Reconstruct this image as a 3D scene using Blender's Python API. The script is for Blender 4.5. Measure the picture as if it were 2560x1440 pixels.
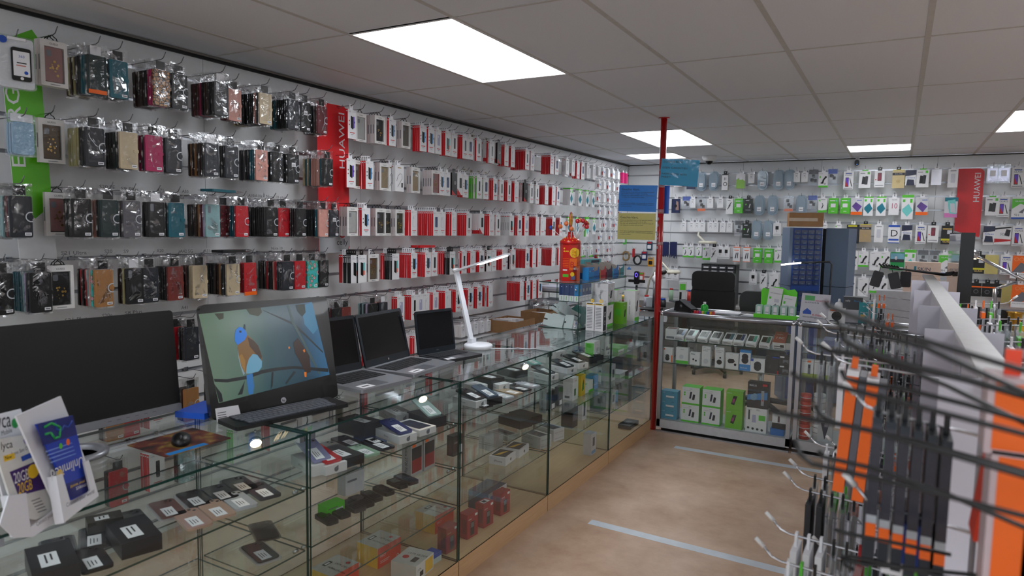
import bpy, math, random
from mathutils import Matrix, Vector
for o in list(bpy.data.objects): bpy.data.objects.remove(o, do_unlink=True)
SC = bpy.context.scene; COL = SC.collection
PI = math.pi; rnd = random.Random(7)
# ---------------------------------------------------------------- camera, world, exposure
YAW, PITCH, ROLL, FPX, CAMH = -0.513468, -0.0872504, -0.0177543, 1706.67, 1.65
_F = Vector((math.sin(YAW)*math.cos(PITCH), math.cos(YAW)*math.cos(PITCH), math.sin(PITCH)))
_R = Vector((math.cos(YAW), -math.sin(YAW), 0)); _D = -_R.cross(_F)
CR = _R*math.cos(ROLL) + _D*math.sin(ROLL); CD = -_R*math.sin(ROLL) + _D*math.cos(ROLL); CF = _F
cam = bpy.data.cameras.new('camera'); camo = bpy.data.objects.new('camera', cam); COL.objects.link(camo)
mw = Matrix((( CR.x, -CD.x, -CF.x, 0), (CR.y, -CD.y, -CF.y, 0), (CR.z, -CD.z, -CF.z, CAMH), (0, 0, 0, 1)))
camo.matrix_world = mw
cam.sensor_width = 36; cam.lens = 36*FPX/2560; cam.clip_start = 0.05; cam.clip_end = 60
cam.dof.use_dof = True; cam.dof.focus_distance = 4.2; cam.dof.aperture_fstop = 4.0
SC.camera = camo
w = bpy.data.worlds.new('world'); SC.world = w; w.use_nodes = True
w.node_tree.nodes['Background'].inputs[0].default_value = (0.84, 0.90, 1.0, 1); w.node_tree.nodes['Background'].inputs[1].default_value = 1.7   # fill daylight for the added, unseen shop window
SC.view_settings.view_transform = 'Standard'; SC.view_settings.look = 'None'; SC.view_settings.gamma = 1
SC.view_settings.use_curve_mapping = False; SC.view_settings.exposure = 0.46
cy = SC.cycles; cy.max_bounces = 8; cy.diffuse_bounces = 5; cy.glossy_bounces = 4; cy.transmission_bounces = 4; cy.transparent_max_bounces = 28
cy.caustics_reflective = False; cy.caustics_refractive = False; cy.sample_clamp_indirect = 4; cy.use_denoising = True; cy.blur_glossy = 0.5
pl = bpy.data.lights.new('added_window_portal', 'AREA'); pl.shape = 'RECTANGLE'; pl.size = 4.6; pl.size_y = 1.6; pl.cycles.is_portal = True
plo = bpy.data.objects.new('added_window_portal', pl); COL.objects.link(plo); plo.location = (.1, -2.47, 1.5); plo.rotation_euler = (PI/2, 0, 0)
PANEL_POWER = 7.0       # radiance of the ceiling light diffusers
CEIL = 2.556; XL = -3.33; YB = 9.15
def ray(u, v): return CR*((u-1280)/FPX) + CD*((v-720)/FPX) + CF
def atX(u, v, x): d = ray(u, v); t = x/d.x; return Vector((x, d.y*t, d.z*t+CAMH))
def atY(u, v, y): d = ray(u, v); t = y/d.y; return Vector((d.x*t, y, d.z*t+CAMH))
def atZ(u, v, z): d = ray(u, v); t = (z-CAMH)/d.z; return Vector((d.x*t, d.y*t, z))
def atP(u, v, p0, n): d = ray(u, v); c = Vector((0,0,CAMH)); t = (Vector(p0)-c).dot(n)/d.dot(n); return c+d*t
# ---------------------------------------------------------------- materials
MATS = {}
def lin(c): return tuple(((x/255)/12.92 if x/255 <= .04045 else ((x/255+.055)/1.055)**2.4) for x in c)
def M(name, rgb=(200,200,200), rough=.5, metal=0, noise=.06, nscale=30, bump=0, emit=None, es=1, alpha=None, coat=0):
    if name in MATS: return MATS[name]
    m = bpy.data.materials.new(name); m.use_nodes = True; nt = m.node_tree; b = nt.nodes['Principled BSDF']
    c = lin(rgb); b.inputs['Roughness'].default_value = rough; b.inputs['Metallic'].default_value = metal
    b.inputs['Base Color'].default_value = (*c, 1); b.inputs['Coat Weight'].default_value = coat
    if noise or bump:
        tc = nt.nodes.new('ShaderNodeTexCoord'); n = nt.nodes.new('ShaderNodeTexNoise'); n.inputs['Scale'].default_value = nscale; n.inputs['Detail'].default_value = 3
        nt.links.new(tc.outputs['Object'], n.inputs['Vector'])
        if noise:
            mx = nt.nodes.new('ShaderNodeMix'); mx.data_type = 'RGBA'
            mx.inputs[6].default_value = (*[max(0, x*(1-noise*2)) for x in c], 1); mx.inputs[7].default_value = (*[min(1, x*(1+noise*2)) for x in c], 1)
            nt.links.new(n.outputs['Fac'], mx.inputs[0]); nt.links.new(mx.outputs[2], b.inputs['Base Color'])
        if bump:
            bp = nt.nodes.new('ShaderNodeBump'); bp.inputs['Strength'].default_value = bump; bp.inputs['Distance'].default_value = .002
            nt.links.new(n.outputs['Fac'], bp.inputs['Height']); nt.links.new(bp.outputs[0], b.inputs['Normal'])
    if emit: b.inputs['Emission Color'].default_value = (*lin(emit), 1); b.inputs['Emission Strength'].default_value = es
    if alpha is not None: b.inputs['Alpha'].default_value = alpha
    MATS[name] = m; return m
def glassy(name, tint=(.93,.97,.95), refl=1.0, rough=0.0, base=.04, white=0, bump=0, bscale=40, wcol=(.85,.87,.9), patch=0):
    """clear sheet: transparent mixed with a mirror by the angle of view, so thin panes need no refraction"""
    if name in MATS: return MATS[name]
    m = bpy.data.materials.new(name); m.use_nodes = True; nt = m.node_tree; N = nt.nodes; L = nt.links; N.remove(N['Principled BSDF'])
    out = N['Material Output']; g = N.new('ShaderNodeNewGeometry'); dt = N.new('ShaderNodeVectorMath'); dt.operation = 'DOT_PRODUCT'
    L.new(g.outputs['Incoming'], dt.inputs[0]); L.new(g.outputs['Normal'], dt.inputs[1])
    def mth(op, a, b=None):
        x = N.new('ShaderNodeMath'); x.operation = op; x.use_clamp = op in ('MULTIPLY_ADD',)
        if hasattr(a, 'default_value') or True:
            L.new(a, x.inputs[0])
        if b is not None: x.inputs[1].default_value = b
        return x.outputs[0]
    ab = mth('ABSOLUTE', dt.outputs['Value'])
    s = N.new('ShaderNodeMath'); s.operation = 'SUBTRACT'; s.inputs[0].default_value = 1; L.new(ab, s.inputs[1])
    pw = mth('POWER', s.outputs[0], 5)
    ma = N.new('ShaderNodeMath'); ma.operation = 'MULTIPLY_ADD'; ma.use_clamp = True; L.new(pw, ma.inputs[0]); ma.inputs[1].default_value = refl*.9; ma.inputs[2].default_value = base
    tr = N.new('ShaderNodeBsdfTransparent'); tr.inputs[0].default_value = (*tint, 1); gl = N.new('ShaderNodeBsdfGlossy'); gl.inputs['Roughness'].default_value = rough; gl.inputs['Color'].default_value = (.95,.97,1,1)
    mx = N.new('ShaderNodeMixShader'); L.new(ma.outputs[0], mx.inputs[0]); L.new(tr.outputs[0], mx.inputs[1]); L.new(gl.outputs[0], mx.inputs[2]); last = mx.outputs[0]
    if bump:
        tc = N.new('ShaderNodeTexCoord'); oi = N.new('ShaderNodeObjectInfo'); ad = N.new('ShaderNodeVectorMath'); ad.operation = 'ADD'
        L.new(tc.outputs['Object'], ad.inputs[0]); vm = N.new('ShaderNodeVectorMath'); vm.operation = 'SCALE'; L.new(oi.outputs['Location'], vm.inputs[0]); vm.inputs['Scale'].default_value = 3.7; L.new(vm.outputs[0], ad.inputs[1])
        nz = N.new('ShaderNodeTexNoise'); nz.inputs['Scale'].default_value = bscale; nz.inputs['Detail'].default_value = 2.5; nz.inputs['Distortion'].default_value = 1.2; L.new(ad.outputs[0], nz.inputs['Vector'])
        bp = N.new('ShaderNodeBump'); bp.inputs['Strength'].default_value = bump; bp.inputs['Distance'].default_value = .012; L.new(nz.outputs['Fac'], bp.inputs['Height']); L.new(bp.outputs[0], gl.inputs['Normal'])
        if patch:
            n2 = N.new('ShaderNodeTexNoise'); n2.inputs['Scale'].default_value = bscale*.8; n2.inputs['Detail'].default_value = 1; n2.inputs['Distortion'].default_value = 2.5; L.new(ad.outputs[0], n2.inputs['Vector'])
            mr = N.new('ShaderNodeMapRange'); mr.inputs[1].default_value = .54; mr.inputs[2].default_value = .66; mr.inputs[3].default_value = 0; mr.inputs[4].default_value = patch; L.new(n2.outputs['Fac'], mr.inputs[0])
            sm = N.new('ShaderNodeMath'); sm.operation = 'ADD'; sm.use_clamp = True; L.new(ma.outputs[0], sm.inputs[0]); L.new(mr.outputs[0], sm.inputs[1]); L.new(sm.outputs[0], mx.inputs[0])
    if white:
        df = N.new('ShaderNodeBsdfDiffuse'); df.inputs[0].default_value = (*wcol,1); m2 = N.new('ShaderNodeMixShader'); m2.inputs[0].default_value = white
        L.new(last, m2.inputs[1]); L.new(df.outputs[0], m2.inputs[2]); last = m2.outputs[0]
    L.new(last, out.inputs['Surface']); MATS[name] = m; return m
GLASS = glassy('clear_glass', (.965,.985,.975), refl=1.0, base=.032)
GEDGE = M('green_glass_edge', (28,62,54), .12, noise=.02)
BAG = glassy('cellophane', (.97,.97,.97), refl=.8, rough=.07, base=.03, bump=1.0, bscale=12, white=.006, patch=.34)
BLIS = glassy('clear_blister', (.93,.95,.97), refl=.9, rough=.08, base=.08, bump=.3, white=.05)
ACRY = glassy('frosted_acrylic', (.9,.93,.95), refl=.8, rough=.1, base=.06, white=.12)
WHITE = M('white_print', (226,226,228), .45, noise=.03); CHROME = M('chrome', (200,202,208), .18, 1, noise=0)
BLACK = M('black_plastic', (9,9,11), .4, noise=.1); DGREY = M('dark_grey_plastic', (42,44,50), .5)
INK = M('black_ink', (24,24,28), .6, noise=0); REDI = M('red_ink', (190,28,34), .5, noise=0); RED = M('red_card', (212,24,34), .4, noise=.04)
GREYI = M('grey_ink', (110,112,120), .6, noise=0); STICK = M('white_sticker', (232,232,236), .5, noise=0)
GREEN = M('lime_green_card', (88,190,52), .45, noise=.03); ORNG = M('orange_card', (243,104,10), .45, noise=.03); BLUE = M('blue_print', (34,78,176), .45, noise=.03)
# ---------------------------------------------------------------- text as flat meshes
_TX = {}
def textgeo(s):
    if s in _TX: return _TX[s]
    cu = bpy.data.curves.new('t', 'FONT'); cu.body = s; cu.size = 1; cu.resolution_u = 2
    ob = bpy.data.objects.new('t', cu); COL.objects.link(ob)
    me = ob.to_mesh(); vs = [(v.co.x, v.co.y) for v in me.vertices]; fs = [tuple(p.vertices) for p in me.polygons]; ob.to_mesh_clear()
    bpy.data.objects.remove(ob, do_unlink=True); bpy.data.curves.remove(cu)
    x1 = max([v[0] for v in vs] or [1]); _TX[s] = (vs, fs, x1); return _TX[s]
# ---------------------------------------------------------------- mesh builder
class G:
    def __init__(s): s.v = []; s.f = []; s.m = []; s.sm = []; s.sl = []; s.T = Matrix()
    def mi(s, m):
        if m not in s.sl: s.sl.append(m)
        return s.sl.index(m)
    def add(s, vs, fs, m, sm=False):
        b = len(s.v); s.v += [tuple(s.T @ Vector(x)) for x in vs]; k = s.mi(m)
        for f in fs: s.f.append(tuple(b+i for i in f)); s.m.append(k); s.sm.append(sm)
        return s
    def box(s, a, b, m, mats=None):
        """axis box from a to b; mats maps face names -x +x -y +y -z +z to materials"""
        x0,y0,z0 = a; x1,y1,z1 = b
        vs = [(x0,y0,z0),(x1,y0,z0),(x1,y1,z0),(x0,y1,z0),(x0,y0,z1),(x1,y0,z1),(x1,y1,z1),(x0,y1,z1)]
        F = {'-z':(0,3,2,1),'+z':(4,5,6,7),'-y':(0,1,5,4),'+y':(2,3,7,6),'-x':(0,4,7,3),'+x':(1,2,6,5)}
        for k, f in F.items(): s.add(vs, [f], (mats or {}).get(k, m)) if mats else None
        if not mats: s.add(vs, list(F.values()), m)
        return s
    def cbox(s, c, d, m, mats=None): return s.box([c[i]-d[i]/2 for i in range(3)], [c[i]+d[i]/2 for i in range(3)], m, mats)
    def quad(s, *p, m): return s.add(p, [(0,1,2,3)], m)
    def prism(s, pts, h0, h1, m, ax='z', m2=None):
        """extrude a closed 2D outline (ccw) along an axis: x: pts=(y,z), y: pts=(x,z), z: pts=(x,y)"""
        f = {'z': lambda p, h: (p[0], p[1], h), 'x': lambda p, h: (h, p[0], p[1]), 'y': lambda p, h: (p[0], h, p[1])}[ax]
        n = len(pts); vs = [f(p, h0) for p in pts]+[f(p, h1) for p in pts]
        s.add(vs, [tuple(range(n-1,-1,-1)), tuple(range(n, 2*n))], m2 or m)
        s.add(vs, [(i,(i+1)%n,n+(i+1)%n,n+i) for i in range(n)], m); return s
    def rr(s, w, h, r, c=(0,0), n=4):
        o = []
        for cx_, cy_, a0 in ((w/2-r,h/2-r,0),(-w/2+r,h/2-r,90),(-w/2+r,-h/2+r,180),(w/2-r,-h/2+r,270)):
            for i in range(n+1): a = math.radians(a0+90*i/n); o.append((c[0]+cx_+r*math.cos(a), c[1]+cy_+r*math.sin(a)))
        return o
    def slab(s, w, h, t0, t1, r, m, ax='x', c=(0,0), m2=None, n=4): return s.prism(s.rr(w,h,r,c,n), t0, t1, m, ax, m2)
    def tube(s, pts, r, m, n=6, cap=True):
        pts = [Vector(p) for p in pts]; rs = r if isinstance(r, (list, tuple)) else [r]*len(pts); rings = []; vs = []
        up = Vector((0,0,1)); 
        for i, p in enumerate(pts):
            d = (pts[min(i+1,len(pts)-1)]-pts[max(i-1,0)]).normalized()
            a = d.cross(up); a = a if a.length > .05 else d.cross(Vector((1,0,0))); a.normalize(); b = d.cross(a)
            vs += [tuple(p+(a*math.cos(2*PI*k/n)+b*math.sin(2*PI*k/n))*rs[i]) for k in range(n)]
        fs = [(i*n+k, i*n+(k+1)%n, (i+1)*n+(k+1)%n, (i+1)*n+k) for i in range(len(pts)-1) for k in range(n)]
        if cap: fs += [tuple(range(n-1,-1,-1)), tuple(range((len(pts)-1)*n, len(pts)*n))]
        return s.add(vs, fs, m, True)
    def cyl(s, p0, p1, r, m, n=16, r1=None): return s.tube([p0, p1], [r, r if r1 is None else r1], m, n)
    def lathe(s, prof, c, m, n=20):
        vs = [(c[0]+r*math.cos(2*PI*k/n), c[1]+r*math.sin(2*PI*k/n), c[2]+z) for r, z in prof for k in range(n)]
        fs = [(i*n+k, i*n+(k+1)%n, (i+1)*n+(k+1)%n, (i+1)*n+k) for i in range(len(prof)-1) for k in range(n)]
        fs += [tuple(range(n-1,-1,-1)), tuple(range((len(prof)-1)*n, len(prof)*n))]
        return s.add(vs, fs, m, True)
    def ball(s, c, r, m, n=12, sx=1, sy=1, sz=1):
        vs = []; k = n//2
        for i in range(k+1):
            a = PI*i/k
            for j in range(n): b = 2*PI*j/n; vs.append((c[0]+r*sx*math.sin(a)*math.cos(b), c[1]+r*sy*math.sin(a)*math.sin(b), c[2]-r*sz*math.cos(a)))
        return s.add(vs, [(i*n+j, i*n+(j+1)%n, (i+1)*n+(j+1)%n, (i+1)*n+j) for i in range(k) for j in range(n)], m, True)
    def disc(s, c, r, right, up, m, n=20, r0=0, a0=0, a1=360):
        R_, U = Vector(right), Vector(up); c = Vector(c); full = a1-a0 >= 360; k = n if full else n+1
        an = [math.radians(a0+(a1-a0)*i/n) for i in range(k)]
        if r0 == 0 and full: return s.add([c+R_*r*math.cos(a)+U*r*math.sin(a) for a in an], [tuple(range(k))], m)
        vs = [c+(R_*math.cos(a)+U*math.sin(a))*q for q in (r0, r) for a in an]
        return s.add(vs, [(i, k+i, k+(i+1)%k, (i+1)%k) for i in range(k if full else k-1)], m)
    def text(s, t, o, right, up, size, m, w=None, al='l'):
        vs, fs, x1 = textgeo(t); kx = size if w is None else w/x1; R_, U, o = Vector(right).normalized(), Vector(up).normalized(), Vector(o)
        off = {'l':0,'c':-x1*kx/2,'r':-x1*kx}[al]
        return s.add([o+R_*(x*kx+off)+U*(y*size) for x, y in vs], fs, m)
    def poly(s, pts, o, right, up, m):
        R_, U, o = Vector(right), Vector(up), Vector(o)
        return s.add([o+R_*x+U*y for x, y in pts], [tuple(range(len(pts)))], m)
    def mesh(s, name):
        me = bpy.data.meshes.new(name); me.from_pydata(s.v, [], s.f)
        for m in s.sl: me.materials.append(m)
        me.polygons.foreach_set('material_index', s.m); me.polygons.foreach_set('use_smooth', s.sm); me.update(); return me
    def build(s, name, parent=None, **kw): return put(name, s.mesh(name), parent, **kw)
def put(name, me, parent=None, loc=None, rot=None, label=None, cat=None, group=None, kind=None, scale=None):
    o = bpy.data.objects.new(name, me); COL.objects.link(o)
    if parent: o.parent = parent
    if loc is not None: o.location = loc
    if rot is not None: o.rotation_euler = rot
    if scale is not None: o.scale = scale
    if label: o['label'] = label
    if cat: o['category'] = cat
    if group: o['group'] = group
    if kind: o['kind'] = kind
    return o
def empty(name, loc, label, cat, rot=None, group=None): return put(name, None, None, loc, rot, label, cat, group)
def inst(tpl, loc, rot=(0,0,0), label='', cat='', group=None, lite=False, scale=None, name=None):
    """one real object per thing and per part; the meshes are shared"""
    o = put(name or tpl['name'], tpl['root'], None, loc, rot, label, cat, group, scale=scale)
    for p in tpl['parts']:
        if lite and p[0] not in tpl.get('keep', ()): continue
        c = put(p[0], p[1], o, label=p[3] if len(p) > 3 else None)
        for q in (p[2] if len(p) > 2 and p[2] else []): put(q[0], q[1], c)
    return o
def struct(g, name): return g.build(name, kind='structure')
# ================================================================ the room
def floor_mat():
    m = M('lino_floor', (176,148,124), .42, noise=0); nt = m.node_tree; N = nt.nodes; L = nt.links; b = N['Principled BSDF']
    tc = N.new('ShaderNodeTexCoord'); n1 = N.new('ShaderNodeTexNoise'); n1.inputs['Scale'].default_value = 3.2; n1.inputs['Detail'].default_value = 9; n1.inputs['Roughness'].default_value = .65
    L.new(tc.outputs['Object'], n1.inputs['Vector']); r = N.new('ShaderNodeValToRGB'); r.color_ramp.elements[0].position = .3; r.color_ramp.elements[1].position = .72
    r.color_ramp.elements[0].color = (*lin((172,138,112)), 1); r.color_ramp.elements[1].color = (*lin((216,188,164)), 1)
    L.new(n1.outputs['Fac'], r.inputs[0]); L.new(r.outputs[0], b.inputs['Base Color']); return m
def wood_mat(name, c0, c1, sc=(1,14,14), rough=.45):
    m = M(name, c0, rough, noise=0); nt = m.node_tree; N = nt.nodes; L = nt.links; b = N['Principled BSDF']
    tc = N.new('ShaderNodeTexCoord'); mp = N.new('ShaderNodeMapping'); mp.inputs['Scale'].default_value = sc; n1 = N.new('ShaderNodeTexNoise'); n1.inputs['Scale'].default_value = 6; n1.inputs['Detail'].default_value = 6; n1.inputs['Distortion'].default_value = .6
    L.new(tc.outputs['Object'], mp.inputs[0]); L.new(mp.outputs[0], n1.inputs['Vector']); mx = N.new('ShaderNodeMix'); mx.data_type = 'RGBA'
    mx.inputs[6].default_value = (*lin(c0), 1); mx.inputs[7].default_value = (*lin(c1), 1); L.new(n1.outputs['Fac'], mx.inputs[0]); L.new(mx.outputs[2], b.inputs['Base Color']); return m
WOOD = wood_mat('beech_wood', (196,156,112), (222,188,146), (14,1,14)); WOODX = WOOD
CARD = M('brown_cardboard', (150,112,76), .8, noise=.08)
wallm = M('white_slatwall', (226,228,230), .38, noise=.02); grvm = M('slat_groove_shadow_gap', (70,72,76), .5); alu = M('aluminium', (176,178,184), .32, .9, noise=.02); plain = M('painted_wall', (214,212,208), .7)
XR, YF = 3.3, -2.4
struct(G().box((XL-.1,YF-.1,-.1), (XR+.1,YB+.1,0), floor_mat()), 'floor')
def slatwall(name, a0, a1, seams, mp):
    """mp maps (along, out, z) to world; grooves every 0.155 m with an aluminium lip"""
    g = G(); zs = [2.405-.155*k for k in range(16)]; top = CEIL-.012; z1 = top
    def bx(s0, s1, o0, o1, z0, z1_, m):
        p, q = mp(s0, o0, z0), mp(s1, o1, z1_); g.box([min(p[i], q[i]) for i in range(3)], [max(p[i], q[i]) for i in range(3)], m)
    edges = [a0]+seams+[a1]
    for z in zs+[-.02]:
        for i in range(len(edges)-1): bx(edges[i]+.0015, edges[i+1]-.0015, -.018, 0, z+.009, z1, wallm)
        z1 = z-.007
        if z > 0:
            bx(a0, a1, -.012, -.0095, z-.007, z+.009, alu); bx(a0, a1, -.0095, .0012, z-.0085, z-.0065, alu); bx(a0, a1, -.0095, -.001, z+.0075, z+.0095, alu)
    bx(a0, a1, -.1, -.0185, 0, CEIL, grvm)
    return struct(g, name)
slatwall('wall_left', YF, YB-.0005, [-1.21,.01,1.22,2.46,3.705,4.947,6.19,7.43,8.67], lambda s, o, z: (XL+o, s, z))
slatwall('wall_back', XL+.002, XR, [-2.705,-1.79,-.869,.329,1.55,2.77], lambda s, o, z: (s, YB-o, z))
struct(G().box((XL-.1,YB-.0005,0),(XL+.0015,YB+.1,CEIL),grvm), 'trim_3'); struct(G().box((XR,YF,0), (XR+.1,YB,CEIL), plain), 'wall_right'); g = G(); g.box((XL-.1,YF-.1,0),(XR+.1,YF,.7),plain).box((XL-.1,YF-.1,2.3),(XR+.1,YF,CEIL),plain).box((XL-.1,YF-.1,.7),(-2.2,YF,2.3),plain).box((2.4,YF-.1,.7),(XR+.1,YF,2.3),plain); struct(g, 'wall_front')
g = G(); g.box((-2.2,YF-.06,.7),(2.4,YF-.05,2.3),GLASS); [g.box((x-.03,YF-.08,.7),(x+.03,YF-.02,2.3),alu) for x in (-2.17,-.66,.86,2.37)]; struct(g, 'added_window_1')  # added window behind the camera, lets daylight fill the room
struct(G().box((XL+.0005,YF,CEIL-.028), (XL+.012,YB,CEIL-.014), BLACK).box((XL,YF,CEIL-.012),(XL+.02,YB,CEIL-.001), M('ceiling_edge_trim',(120,116,110),.6)), 'shadow_gap_trim_1')  # black strip paints the shadow gap between left wall and ceiling
struct(G().box((XL+.02,YB-.014,CEIL-.016), (XR,YB-.0005,CEIL-.001), M('shadow_gap_dark',(64,62,60),.6)), 'shadow_gap_trim_2')  # dark strip paints the same shadow gap along the back wall
# ceiling: tiles in a T grid, cells 0.6 x 1.2 m
X0, Y0 = -2.939, 2.518
tile = M('ceiling_tile', (226,230,237), .85, noise=.03, nscale=160, bump=.25); tgrid = M('ceiling_grid_bar', (196,194,190), .5)
lights = [(-2.339,2.518,1.2),(-2.339,6.118,1.2),(-2.939,7.918,.6),(-.539,7.918,.6),(.661,6.118,1.2),(.661,2.518,1.2),(-2.339,-1.082,1.2),(.661,-1.082,1.2),(2.461,2.518,1.2)]
g = G(); xs = [X0+.6*i for i in range(-1, 12)]; ys = [Y0+1.2*j for j in range(-5, 7)]
def clipb(x0,y0,x1,y1,z0,z1,m):
    x0, x1 = max(x0,XL), min(x1,XR); y0, y1 = max(y0,YF), min(y1,YB)
    if x1 > x0 and y1 > y0: g.box((x0,y0,z0),(x1,y1,z1),m)
for i in range(len(xs)-1):
    for j in range(len(ys)-1):
        L_ = [l for l in lights if abs(l[0]-xs[i]) < .1 and ys[j]-.1 < l[1] < ys[j]+1.1]
        if L_ and L_[0][2] > 1: continue
        if L_: clipb(xs[i]+.01, ys[j]+.01, xs[i+1]-.01, ys[j]+.59, CEIL+.001, CEIL+.02, tile) if L_[0][1] > ys[j]+.3 else None; continue
        clipb(xs[i]+.01, ys[j]+.01, xs[i+1]-.01, ys[j+1]-.01, CEIL+.001, CEIL+.02, tile)
for x in xs: clipb(x-.012, YF, x+.012, YB, CEIL-.001, CEIL+.008, tgrid)
for y in ys: clipb(XL, y-.007, XR, y+.007, CEIL-.0005, CEIL+.008, tgrid)
for l in lights: clipb(l[0], l[1]-.007, l[0]+.6, l[1]+.007, CEIL-.0005, CEIL+.008, tgrid)
g.box((XL-.1,YF-.1,CEIL+.09),(XR+.1,YB+.1,CEIL+.12), plain)
struct(g, 'ceiling')
EMIT = M('light_diffuser', (255,255,255), .5, noise=0, emit=(246,250,255), es=PANEL_POWER)
wl = ['above the glass counter','directly above the red pole','in the far corner by the pole','over the blue drawer towers','at the frame edge, far right','over the accessory gondola','behind the photographer','behind the photographer by the gondola','near the right wall']
for (x,y,ln), t in zip(lights, wl):
    big = 'long' if ln > 1 else 'square'
    r = empty('ceiling_light', (x+.3,y+ln/2,CEIL), f'white {big} LED ceiling panel {t}', 'ceiling light')
    G().box((-.288,-ln/2+.012,.004),(.288,ln/2-.012,.02), EMIT).build('diffuser', r)
    f = G()
    for a, b in (((-.3,-ln/2),(-.286,ln/2)),((.286,-ln/2),(.3,ln/2)),((-.286,-ln/2),(.286,-ln/2+.014)),((-.286,ln/2-.014),(.286,ln/2))): f.box((*a,-.002),(*b,.03), WHITE)
    f.build('frame', r)
# red pole with notices
pole = empty('support_pole', (-1.70,5.455,0), 'thin red painted steel pole from floor to ceiling at counter end', 'pole')
redp = M('red_gloss_paint', (176,14,18), .25, noise=.05, coat=.5)
G().cyl((0,0,0),(0,0,CEIL), .025, redp, 20).build('shaft', pole)
G().cyl((0,0,CEIL-.006),(0,0,CEIL), .045, redp, 20).build('ceiling_flange', pole)
tp = glassy('sticky_tape', (.95,.95,.95), base=.15, rough=.2, white=.15)
G().cyl((0,0,2.13),(0,0,2.15), .0262, tp, 20).cyl((0,0,1.79),(0,0,1.825), .0262, tp, 20).cyl((0,0,1.535),(0,0,1.56), .0262, tp, 20).cyl((0,0,2.0),(0,0,2.02),.0262,tp,20).build('tape_wrap', pole)
bare = M('scratched_bare_metal', (176,160,160), .5, noise=.2)
g = G()
for k in range(14): z = 1.50+.021*k+.006*math.sin(k*5.1); g.disc((-.014-.004*math.cos(2.3*k),-.0262,z), .0045+.003*math.sin(k*2.3), (1,0,0), (0,0,2.2), bare, 5)
g.build('paint_chips', pole)
def notice(name, px, rgb, lines, label, yy=5.44, head=None):
    ps = [atY(u, v, yy) for u, v in px]; o = (ps[0]+ps[1]+ps[2]+ps[3])/4; R_ = ((ps[1]-ps[0])+(ps[2]-ps[3])).normalized(); U = Vector((0,-1,0)).cross(R_)*1; U = R_.cross(Vector((0,-1,0)))*-1
    if U.z < 0: U = -U
    W = ((ps[1]-ps[0]).length+(ps[2]-ps[3]).length)/2; H = ((ps[0]-ps[3]).length+(ps[1]-ps[2]).length)/2
    g = G(); m = M('paper_%d_%d_%d'%rgb, rgb, .5, noise=.02); n = Vector((0,-1,0))
    q = [o+R_*(a*W/2)+U*(b*H/2) for a, b in ((-1,-1),(1,-1),(1,1),(-1,1))]
    vs = [tuple(p-o) for p in q]+[tuple(p-o-n*.0012) for p in q]
    g.add(vs, [(0,1,2,3),(7,6,5,4),(0,4,5,1),(1,5,6,2),(2,6,7,3),(3,7,4,0)], m)
    for t, x, y, s, wd in lines: g.text(t, R_*(-W/2+x*W)+U*(H/2-y*H)+n*.0006, R_, U, s*H, INK, w=wd*W if wd else None)
    ob = g.build(name, loc=o, label=label, cat='notice')
    s = G(); q = [(R_*(a*(W/2+.006))+U*(b*(H/2+.006))) for a, b in ((-1,-1),(1,-1),(1,1),(-1,1))]
    s.add([p+n*.003 for p in q]+[p+n*.0025 for p in q], [(0,1,2,3),(7,6,5,4)], SLEEVE); s.build('plastic_sleeve', ob)
SLEEVE = glassy('plastic_sleeve_film', (.97,.97,.97), refl=.7, rough=.12, base=.015, bump=.35, bscale=7, white=.01)
notice('paper_notice', [(1655,396),(1749,401),(1743,467),(1647,462)], (18,168,220), [('ZONDER BON',.05,.14,.1,.5),('=',.27,.25,.1,None),('GEEN GARANTIE!!',.04,.37,.1,.66),('NEEM ALTIJD BON',.04,.6,.1,.66),('MEE!!',.04,.72,.1,.24)], 'turquoise paper notice with bold black capitals taped high on the red pole', 5.425)
gk = 'Geachte klant,'
body = ['Indien uw toestel gereed is en de reparatie betaald,','dient u zelf een backup te maken van uw data.','Wij zijn niet aansprakelijk voor verloren data of','niet bekende functies van uw data.']
body2 = ['Tevens dient u bij aanbieden van reparatie van uw smartphone','en/of tablet ALTIJD uw SIM en MEMORYCARD te verwijderen','en veilig op te bergen.']
ll = [(gk,.06,.2,.13,.48)]+[(t,.06,.28+.065*i,.055,[.86,.7,.88,.62][i]) for i, t in enumerate(body)]+[(t,.06,.7+.06*i,.055,[.88,.88,.3][i]) for i, t in enumerate(body2)]
notice('paper_notice', [(1548,462),(1644,464),(1640,530),(1546,528)], (26,140,240), ll, 'blue paper notice in a plastic sleeve left of the red pole', 5.42)
notice('paper_notice', [(1546,532),(1640,534),(1637,600),(1543,598)], (226,216,128), ll, 'yellow paper notice in a plastic sleeve below the blue one', 5.42)
notice('paper_notice', [(1656,464),(1674,464),(1672,534),(1654,534)], (20,110,230), [], 'narrow bright blue paper strip behind the red pole', 5.50)
# dome camera, wall camera
r = empty('dome_camera', (-2.04,8.38,CEIL), 'white ceiling dome camera with a black glass eye', 'security camera')
G().lathe([(.085,0),(.085,-.02),(.07,-.05),(.05,-.062)], (0,0,0), WHITE, 24).build('housing', r); G().ball((0,0,-.058), .045, M('smoked_dome',(12,12,14),.05), 16).build('dome', r)
p = atY(2143,408,YB-.06); r = empty('wall_camera', p, 'small white egg-shaped wall camera with black lens face', 'security camera')
G().ball((0,0,0), .045, WHITE, 16, .8, .9, 1.1).build('body', r); G().slab(.05,.07,-.055,-.035,.024,BLACK,'y').disc((0,-.056,.0),.012,(1,0,0),(0,0,1),DGREY).disc((0,-.0565,-.018),.003,(1,0,0),(0,0,1),M('blue_led',(60,120,255),.4,emit=(60,120,255),es=3)).build('lens_face', r)
G().box((-.02,.0,.03),(.02,.055,.075),WHITE).build('bracket', r)
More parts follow.
